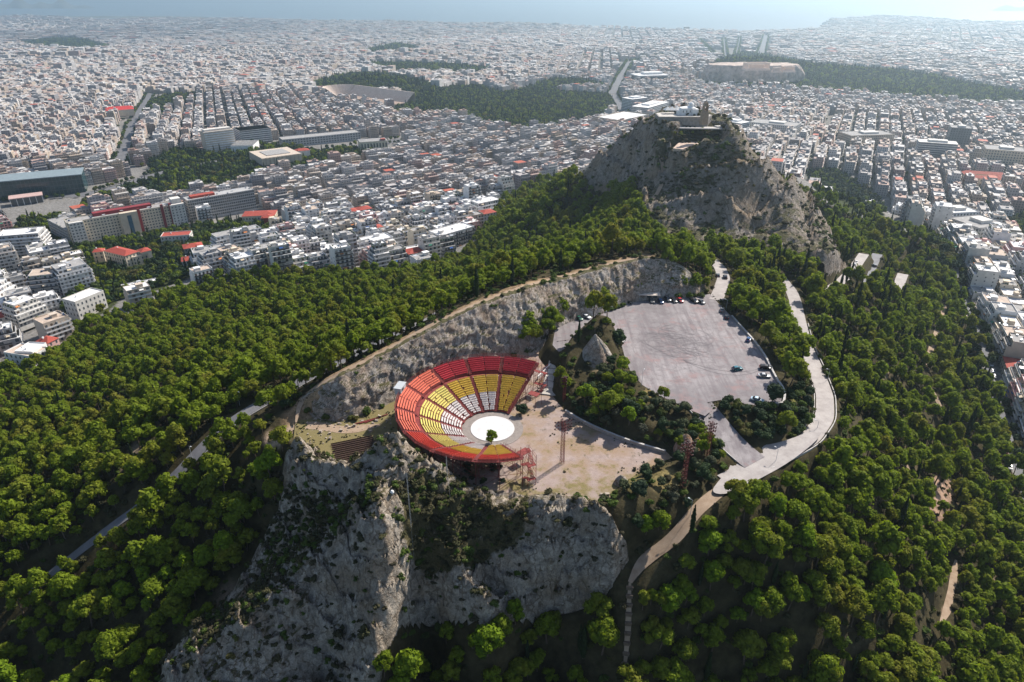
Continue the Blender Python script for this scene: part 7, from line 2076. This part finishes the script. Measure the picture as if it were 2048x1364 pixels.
hidden = inpoly(lpx, lpy, [(1180, 352), (1230, 290), (1320, 225), (1420, 215), (1480, 290), (1560, 370), (1610, 385), (1600, 440), (1300, 440)]) & (LY > 700)
cand = np.where(vis & ~hidden)[0]; cand = cand[np.argsort(ldp[cand])][:265]
single = np.zeros(len(LX), bool); single[cand] = True

wood_d, _ = dist_line(lpx, lpy, HILL_PX, True)
wall_names = ['white', 'white', 'white', 'off-white', 'off-white', 'pale grey', 'pale grey', 'cream', 'beige', 'sand coloured', 'pink', 'white']
marks = [(260, 500, 'near the red roofed villas'), (250, 440, 'near the cream hospital'), (90, 370, 'near the green glass hall'), (450, 420, 'near the long dark office slab'), (560, 320, 'near the square concrete museum'), (740, 290, 'near the arched museum'), (980, 430, 'below the left foot of the hill'), (1975, 470, 'near the grey flat roofed institute'), (1920, 430, 'near the white modern school'), (1740, 290, 'near the cream ministry'), (1980, 360, 'near the red roofed university'), (40, 700, 'near the white arched house')]
for i in cand:
    rnd = random.Random(int(i) * 7 + 3)
    wl = rnd.choice(wall_names); nf = int(LF[i])
    a = LR[i]; c_, si = math.cos(a), math.sin(a)
    ox, oy = LX[i] - LL[i] / 2 * c_ + LD[i] / 2 * si, LY[i] - LL[i] / 2 * si - LD[i] / 2 * c_
    o = thing('apartment_block', '', 'flats', (ox, oy, LZ[i]), a, 'blocks of flats of the town')
    sides = 'fb' + ('' if LC[i] == 0 else 'l' if (LC[i] == 2) == (abs(a) < 2.9) else 'r')
    if rnd.random() < .07 and nf <= 5:
        h_ = nf * 3.1
        M().box(LL[i] / 2, LD[i] / 2, -3, LL[i], LD[i], 3 + h_).obj('wall', WALLS[wl], o); hip_roof(M(), 0, 0, LL[i], LD[i], h_, 2.2).obj('roof', M_TILE, o); windows(M(), LL[i], LD[i], 0, nf, 3.1, 3.2, 1.2, 1.7, .8, 'fb').obj('window', MAT_GLASS, o, kind='stuff'); fe = ['a red tiled roof']
    else: fe = apartment(o, LL[i], LD[i], nf, wl, rnd, sides)
    near_m = min(marks, key=lambda q: (q[0] - lpx[i]) ** 2 + (q[1] - lpy[i]) ** 2)
    dm_ = math.hypot(near_m[0] - lpx[i], near_m[1] - lpy[i])
    pos = 'at the edge of the pine wood' if wood_d[i] < 26 else near_m[2] if dm_ < 90 else 'along the street right of the wood' if lpx[i] > 1780 else 'in the dense white quarter left of the hill' if lpx[i] < 1100 else 'right of the rocky hill'
    num = {2: 'two', 3: 'three', 4: 'four', 5: 'five', 6: 'six', 7: 'seven', 8: 'eight', 9: 'nine', 10: 'ten', 11: 'eleven'}.get(nf, 'many')
    o['label'] = f'{wl} {num} storey flats' + (f' with {fe[0]}' if fe else '') + f' {pos}'
    if len(o['label'].split()) > 16: o['label'] = f'{wl} {num} storey flats {pos}'
    elif len(fe) > 1 and len(o['label'].split()) < 12: o['label'] = f'{wl} {num} storey flats with {fe[0]} and {fe[-1]} {pos}'

# ---- everything farther off: one mass of simple blocks (thousands)
def city_mass(idx):
    n = len(idx); rn = np.random.default_rng(5)
    x, y, z, r, w_, d_, f_ = LX[idx], LY[idx], LZ[idx], LR[idx], LL[idx], LD[idx], LF[idx]
    dist = lr[idx]
    fh = 3.05; h = f_ * fh * np.where(dist > 3000, 1.12, 1.0)
    pal = np.array([(.6, .57, .54), (.55, .51, .48), (.48, .455, .44), (.42, .4, .39), (.52, .43, .34), (.44, .36, .3), (.47, .34, .3), (.62, .6, .575), (.33, .315, .32), (.56, .48, .41)])
    wcol = pal[rn.integers(0, len(pal), n)] * rn.uniform(.8, 1.08, (n, 1))
    rpal = np.array([(.54, .52, .5), (.42, .39, .375), (.34, .32, .31), (.46, .38, .32), (.6, .58, .56), (.28, .265, .265), (.42, .29, .24)])
    rcol = rpal[rn.integers(0, len(rpal), n)] * rn.uniform(.85, 1.05, (n, 1))
    tile = rn.random(n) < .022; rcol[tile] = (.4, .1, .06)
    Vs, Qs, Fs, UVs = [], [], [], []; nb = 0
    def put(X, Y, Z, Wd, Dp, Hh, R, cw, cr, win):
        nonlocal nb
        m_ = len(X)
        if not m_: return
        b = _BV[None] * np.stack([Wd, Dp, Hh], 1)[:, None, :]; b[:, :, 2] += Hh[:, None] / 2
        c_, s_ = np.cos(R)[:, None], np.sin(R)[:, None]
        b = np.stack([b[:, :, 0] * c_ - b[:, :, 1] * s_ + X[:, None], b[:, :, 0] * s_ + b[:, :, 1] * c_ + Y[:, None], b[:, :, 2] + Z[:, None]], 2)
        Vs.append(b.reshape(-1, 3)); Qs.append((_BQ[:5][None] + 8 * np.arange(m_)[:, None, None]).reshape(-1, 4) + nb); nb += 8 * m_
        fc = np.repeat(cw[:, None], 5, 1); fc[:, 4] = cr; Fs.append(fc.reshape(-1, 3))
        uv = np.zeros((m_, 5, 4, 2))
        if win:
            off = rn.integers(0, 50, m_) * 3.2
            for f in range(4):
                wid = Wd if f % 2 == 0 else Dp
                uv[:, f, 1, 0] = wid; uv[:, f, 2, 0] = wid; uv[:, f, 2, 1] = Hh; uv[:, f, 3, 1] = Hh
                uv[:, f, :, 0] += off[:, None]
                uv[:, f, :, 1] += .001
        UVs.append(uv.reshape(-1, 2))
    sink = 4.0
    nset = np.where(rn.random(n) < .55, rn.integers(1, 3, n), 0); nset = np.where(f_ > 3, nset, 0)
    hm = h - nset * fh
    put(x, y, z - sink, w_, d_, hm + sink, r, wcol, rcol, True)
    k = nset > 0
    sx_, sy_ = -np.sin(r), np.cos(r)
    ins = d_ * .16
    put((x + sx_ * ins * .9)[k], (y + sy_ * ins * .9)[k], (z + hm)[k], (w_ * .97)[k], (d_ - 2 * ins)[k], (nset * fh)[k], r[k], wcol[k], rcol[k], True)
    # stair heads and odd boxes on the roofs
    for q in range(3):
        k = (rn.random(n) < (.9, .5, .35)[q]) & ~tile & (dist < (9000, 3200, 2200)[q])
        ou, ov = rn.uniform(-.28, .28, n) * w_, rn.uniform(-.1, .25, n) * d_
        X2 = x + ou * np.cos(r) - ov * np.sin(r); Y2 = y + ou * np.sin(r) + ov * np.cos(r)
        s1 = rn.uniform(.16, .36, n) * w_; s2 = rn.uniform(.16, .34, n) * d_
        c2 = np.where(rn.random((n, 1)) < .5, wcol, rcol)
        put(X2[k], Y2[k], (z + h)[k], s1[k], s2[k], rn.uniform(1.2, 3.2, n)[k], r[k], c2[k], rcol[k], False)
    # roof edges and balcony floors on the nearer ones
    k = (dist < 1750) & vis[idx] & ~tile
    for lev in range(1, 9):
        kk = k & (lev < f_)
        over = 1.25
        inz = lev * fh > hm + .1
        dd = np.where(inz, d_ - 2 * ins, d_); sh_ = np.where(inz, ins * .9, 0)
        put((x + sx_ * sh_)[kk], (y + sy_ * sh_)[kk], (z + lev * fh - .15)[kk], (w_ - .3)[kk], (dd + 2 * over)[kk], np.where(rn.random(n) < .7, .95, .25)[kk], r[kk], (wcol * rn.uniform(.9, 1.15, (n, 1)))[kk], (wcol * .8)[kk], False)
    kk = k & (dist < 1500)
    for sgn in (-1, 1):
        dd = np.where(nset > 0, d_ - 2 * ins, d_); sh_ = np.where(nset > 0, ins * .9, 0) + sgn * (dd / 2 - .12)
        put((x + sx_ * sh_)[kk], (y + sy_ * sh_)[kk], (z + h)[kk], (w_ * .97)[kk], np.full(kk.sum(), .25), np.full(kk.sum(), .9), r[kk], wcol[kk], wcol[kk], False)
    V = np.vstack(Vs); Q = np.vstack(Qs); F = np.clip(np.vstack(Fs), .02, .8); UV = np.vstack(UVs)
    m_, nt, p = nodes('town_render')
    at = nt.nodes.new('ShaderNodeAttribute'); at.attribute_name = 'tint'
    uvn = nt.nodes.new('ShaderNodeUVMap'); uvn.uv_map = 'UVMap'
    sp_ = nt.nodes.new('ShaderNodeSeparateXYZ'); nt.links.new(uvn.outputs[0], sp_.inputs[0])
    fu = math_(nt, 'FRACT', math_(nt, 'DIVIDE', sp_.outputs[0], 3.2)); fv = math_(nt, 'FRACT', math_(nt, 'DIVIDE', sp_.outputs[1], 3.05))
    def band(s, lo, hi): return math_(nt, 'MULTIPLY', math_(nt, 'GREATER_THAN', s, lo), math_(nt, 'LESS_THAN', s, hi))
    win = math_(nt, 'MULTIPLY', band(fu, .2, .78), band(fv, .22, .82))
    c = mixc(nt, 1.0, at.outputs['Color'], ramp(nt, noise(nt, .25, 4, .65, wcoord(nt)), [(.3, .78), (.7, 1.05)]), 'MULTIPLY')
    c = mixc(nt, win, c, mixc(nt, .7, c, (.07, .07, .08)))
    nt.links.new(c, p.inputs['Base Color']); p.inputs['Roughness'].default_value = .75
    me = mk('town_buildings', V, Q, mats=m_, fcol=F, uv=UV)
    obj('town_buildings', me, kind='stuff')
    print('town faces', len(Q))
city_mass(np.where(~single)[0])

# street surfaces of the avenues, with cars
m_av = plain('avenue_asphalt', (.13, .13, .14), .8, .2, .1)
for k_, (ln, w_) in enumerate(AVL):
    l2 = resample(ln, 8.0); l2[:, 2] = H0(l2[:, 0], l2[:, 1])
    strip('avenue', l2, w_ * (1.5 if k_ < 8 else 1.2), m_av, .5 + .03 * k_ if k_ < 8 else .25, 3)
ln = resample(AVL[-1][0], 1.0)
dd_ = np.gradient(ln[:, :2], axis=0)
cols = ['white', 'silver', 'black', 'grey', 'white', 'blue', 'red', 'silver']
for i, s_ in enumerate(np.linspace(.14, .9, 34)):
    k = int(s_ * (len(ln) - 1)); q = ln[k]; a = math.atan2(dd_[k, 1], dd_[k, 0]); n_ = np.array((-math.sin(a), math.cos(a)))
    sd = random.choice([-1, -1, 1]) * 3.3
    x, y = q[0] + n_[0] * sd, q[1] + n_[1] * sd; z = float(H0(np.array([x]), np.array([y]))[0])
    cl = cols[i % 8]
    car(random.choice(['hatch', 'saloon', 'suv']), cl, f'{cl} car parked at the kerb of the shaded street between the wood and the flats', x, y, z + .32, a)

# ---------------------------------------------------------------- trees of the town: parks, gardens, streets
FARB = [whole(bush_crown(400 + i, R=3.3, Hc=5.0, n_cl=9, n_leaf=26, size=.62, z0=1.6), None, [m_]) for i, m_ in enumerate([MAT_DARKTREE, MAT_PINE, MAT_BUSH, MAT_DARKTREE, MAT_BUSH])]
TPX, TPY, TPZ, TS, TV = [], [], [], [], []
for nm, poly in PARKS_PX.items():
    zz = -130 if nm not in ('hospital_grounds', 'street_green', 'west_garden', 'east_garden', 'slope_right', 'avenue_green') else -110
    pw = np.array([W(a_, b_, zz)[:2] for a_, b_ in poly]); dmid = np.hypot(*pw.mean(0))
    st2 = 6.2 if dmid < 1000 else 7.6 if dmid < 2100 else 11 if dmid < 3000 else 15
    pwx = np.vstack([pw * 1.3, pw * .86])
    x, y = scatter(pwx, st2); z = H0(x, y); px, py, d = PX(x, y, z)
    k = inpoly(px, py, poly) & ~taken(x, y, 3.5) & (np.hypot(x, y) > 430) & ~((np.abs(x - rockc[0]) < 150) & (np.abs(y - rockc[1]) < 78))
    for ln, w_ in AVL[:4]:
        d, _ = dist_line(x, y, ln[:, :2]); k &= d > w_ * .85
    k &= (rng.random(len(x)) < .9)
    m_ = int(k.sum()); TPX.append(x[k]); TPY.append(y[k]); TPZ.append(z[k]); TS.append(rng.uniform(.8, 1.35, m_) * st2 / 6.6); TV.append(np.where(rng.random(m_) < .16, 5 + rng.integers(0, 2, m_), rng.integers(0, 5, m_)))
# woods round the foot of the citadel rock
a_ = rng.uniform(math.pi * .95, math.pi * 2.1, 420); q_ = rng.uniform(1.0, 1.45, 420)
x = rockc[0] + np.cos(a_) * (hw + 14) * q_; y = rockc[1] + np.sin(a_) * 66 * q_
TPX.append(x); TPY.append(y); TPZ.append(H0(x, y)); TS.append(rng.uniform(1.0, 2.1, 420)); TV.append(rng.integers(0, 5, 420))
# street and courtyard trees
k = (rng.random(len(LX)) < np.where(lr < 2000, .3, .10)) & (lr < 4200)
off = LD[k] / 2 + rng.uniform(2.0, 4.5, k.sum()); sg = np.where(rng.random(k.sum()) < .6, -1, 1)
x = LX[k] - np.sin(LR[k]) * off * sg + rng.uniform(-6, 6, k.sum()) * np.cos(LR[k]); y = LY[k] + np.cos(LR[k]) * off * sg + rng.uniform(-6, 6, k.sum()) * np.sin(LR[k])
TPX.append(x); TPY.append(y); TPZ.append(H0(x, y)); TS.append(rng.uniform(.6, 1.15, len(x)) * np.where(np.hypot(x, y) > 2300, 1.6, 1)); TV.append(rng.integers(0, 5, len(x)))
# trees lining the avenues and the wood side of the street
for ln, w_ in AVL:
    l2 = resample(ln, 9.0)
    for sg in (-1, 1):
        d_ = np.gradient(l2[:, :2], axis=0); d_ /= np.linalg.norm(d_, axis=1)[:, None]
        q = l2[:, :2] + np.c_[-d_[:, 1], d_[:, 0]] * sg * (w_ * .85) + rng.normal(0, 1, (len(l2), 2))
        kk = rng.random(len(q)) < .75; q = q[kk]
        TPX.append(q[:, 0]); TPY.append(q[:, 1]); TPZ.append(H0(q[:, 0], q[:, 1])); TS.append(rng.uniform(.8, 1.2, len(q)) * np.where(np.hypot(*q.T) > 2500, 1.8, 1)); TV.append(rng.integers(0, 5, len(q)))
TPX, TPY, TPZ, TS, TV = [np.concatenate(q) for q in (TPX, TPY, TPZ, TS, TV)]
mass('town_trees', np.c_[TPX, TPY, TPZ - .4], rng.uniform(0, 6.28, len(TPX)), np.c_[TS, TS, TS * rng.uniform(.8, 1.15, len(TS))], TV, FARB + FAR_C)
print('town trees', len(TPX))

# ================================================================ HAZE
hm_ = bpy.data.materials.new('air'); hm_.use_nodes = True
nt = hm_.node_tree; nt.nodes.clear()
vol = nt.nodes.new('ShaderNodeVolumePrincipled'); vol.inputs['Color'].default_value = (.66, .86, 1.0, 1)
vol.inputs['Density'].default_value = HAZE_D; vol.inputs['Anisotropy'].default_value = .68
out = nt.nodes.new('ShaderNodeOutputMaterial'); nt.links.new(vol.outputs[0], out.inputs['Volume'])
hb = M().box(0, 33000, -238, 150000, 80000, 238 + 137)
hz = hb.obj('haze', hm_, kind='stuff')
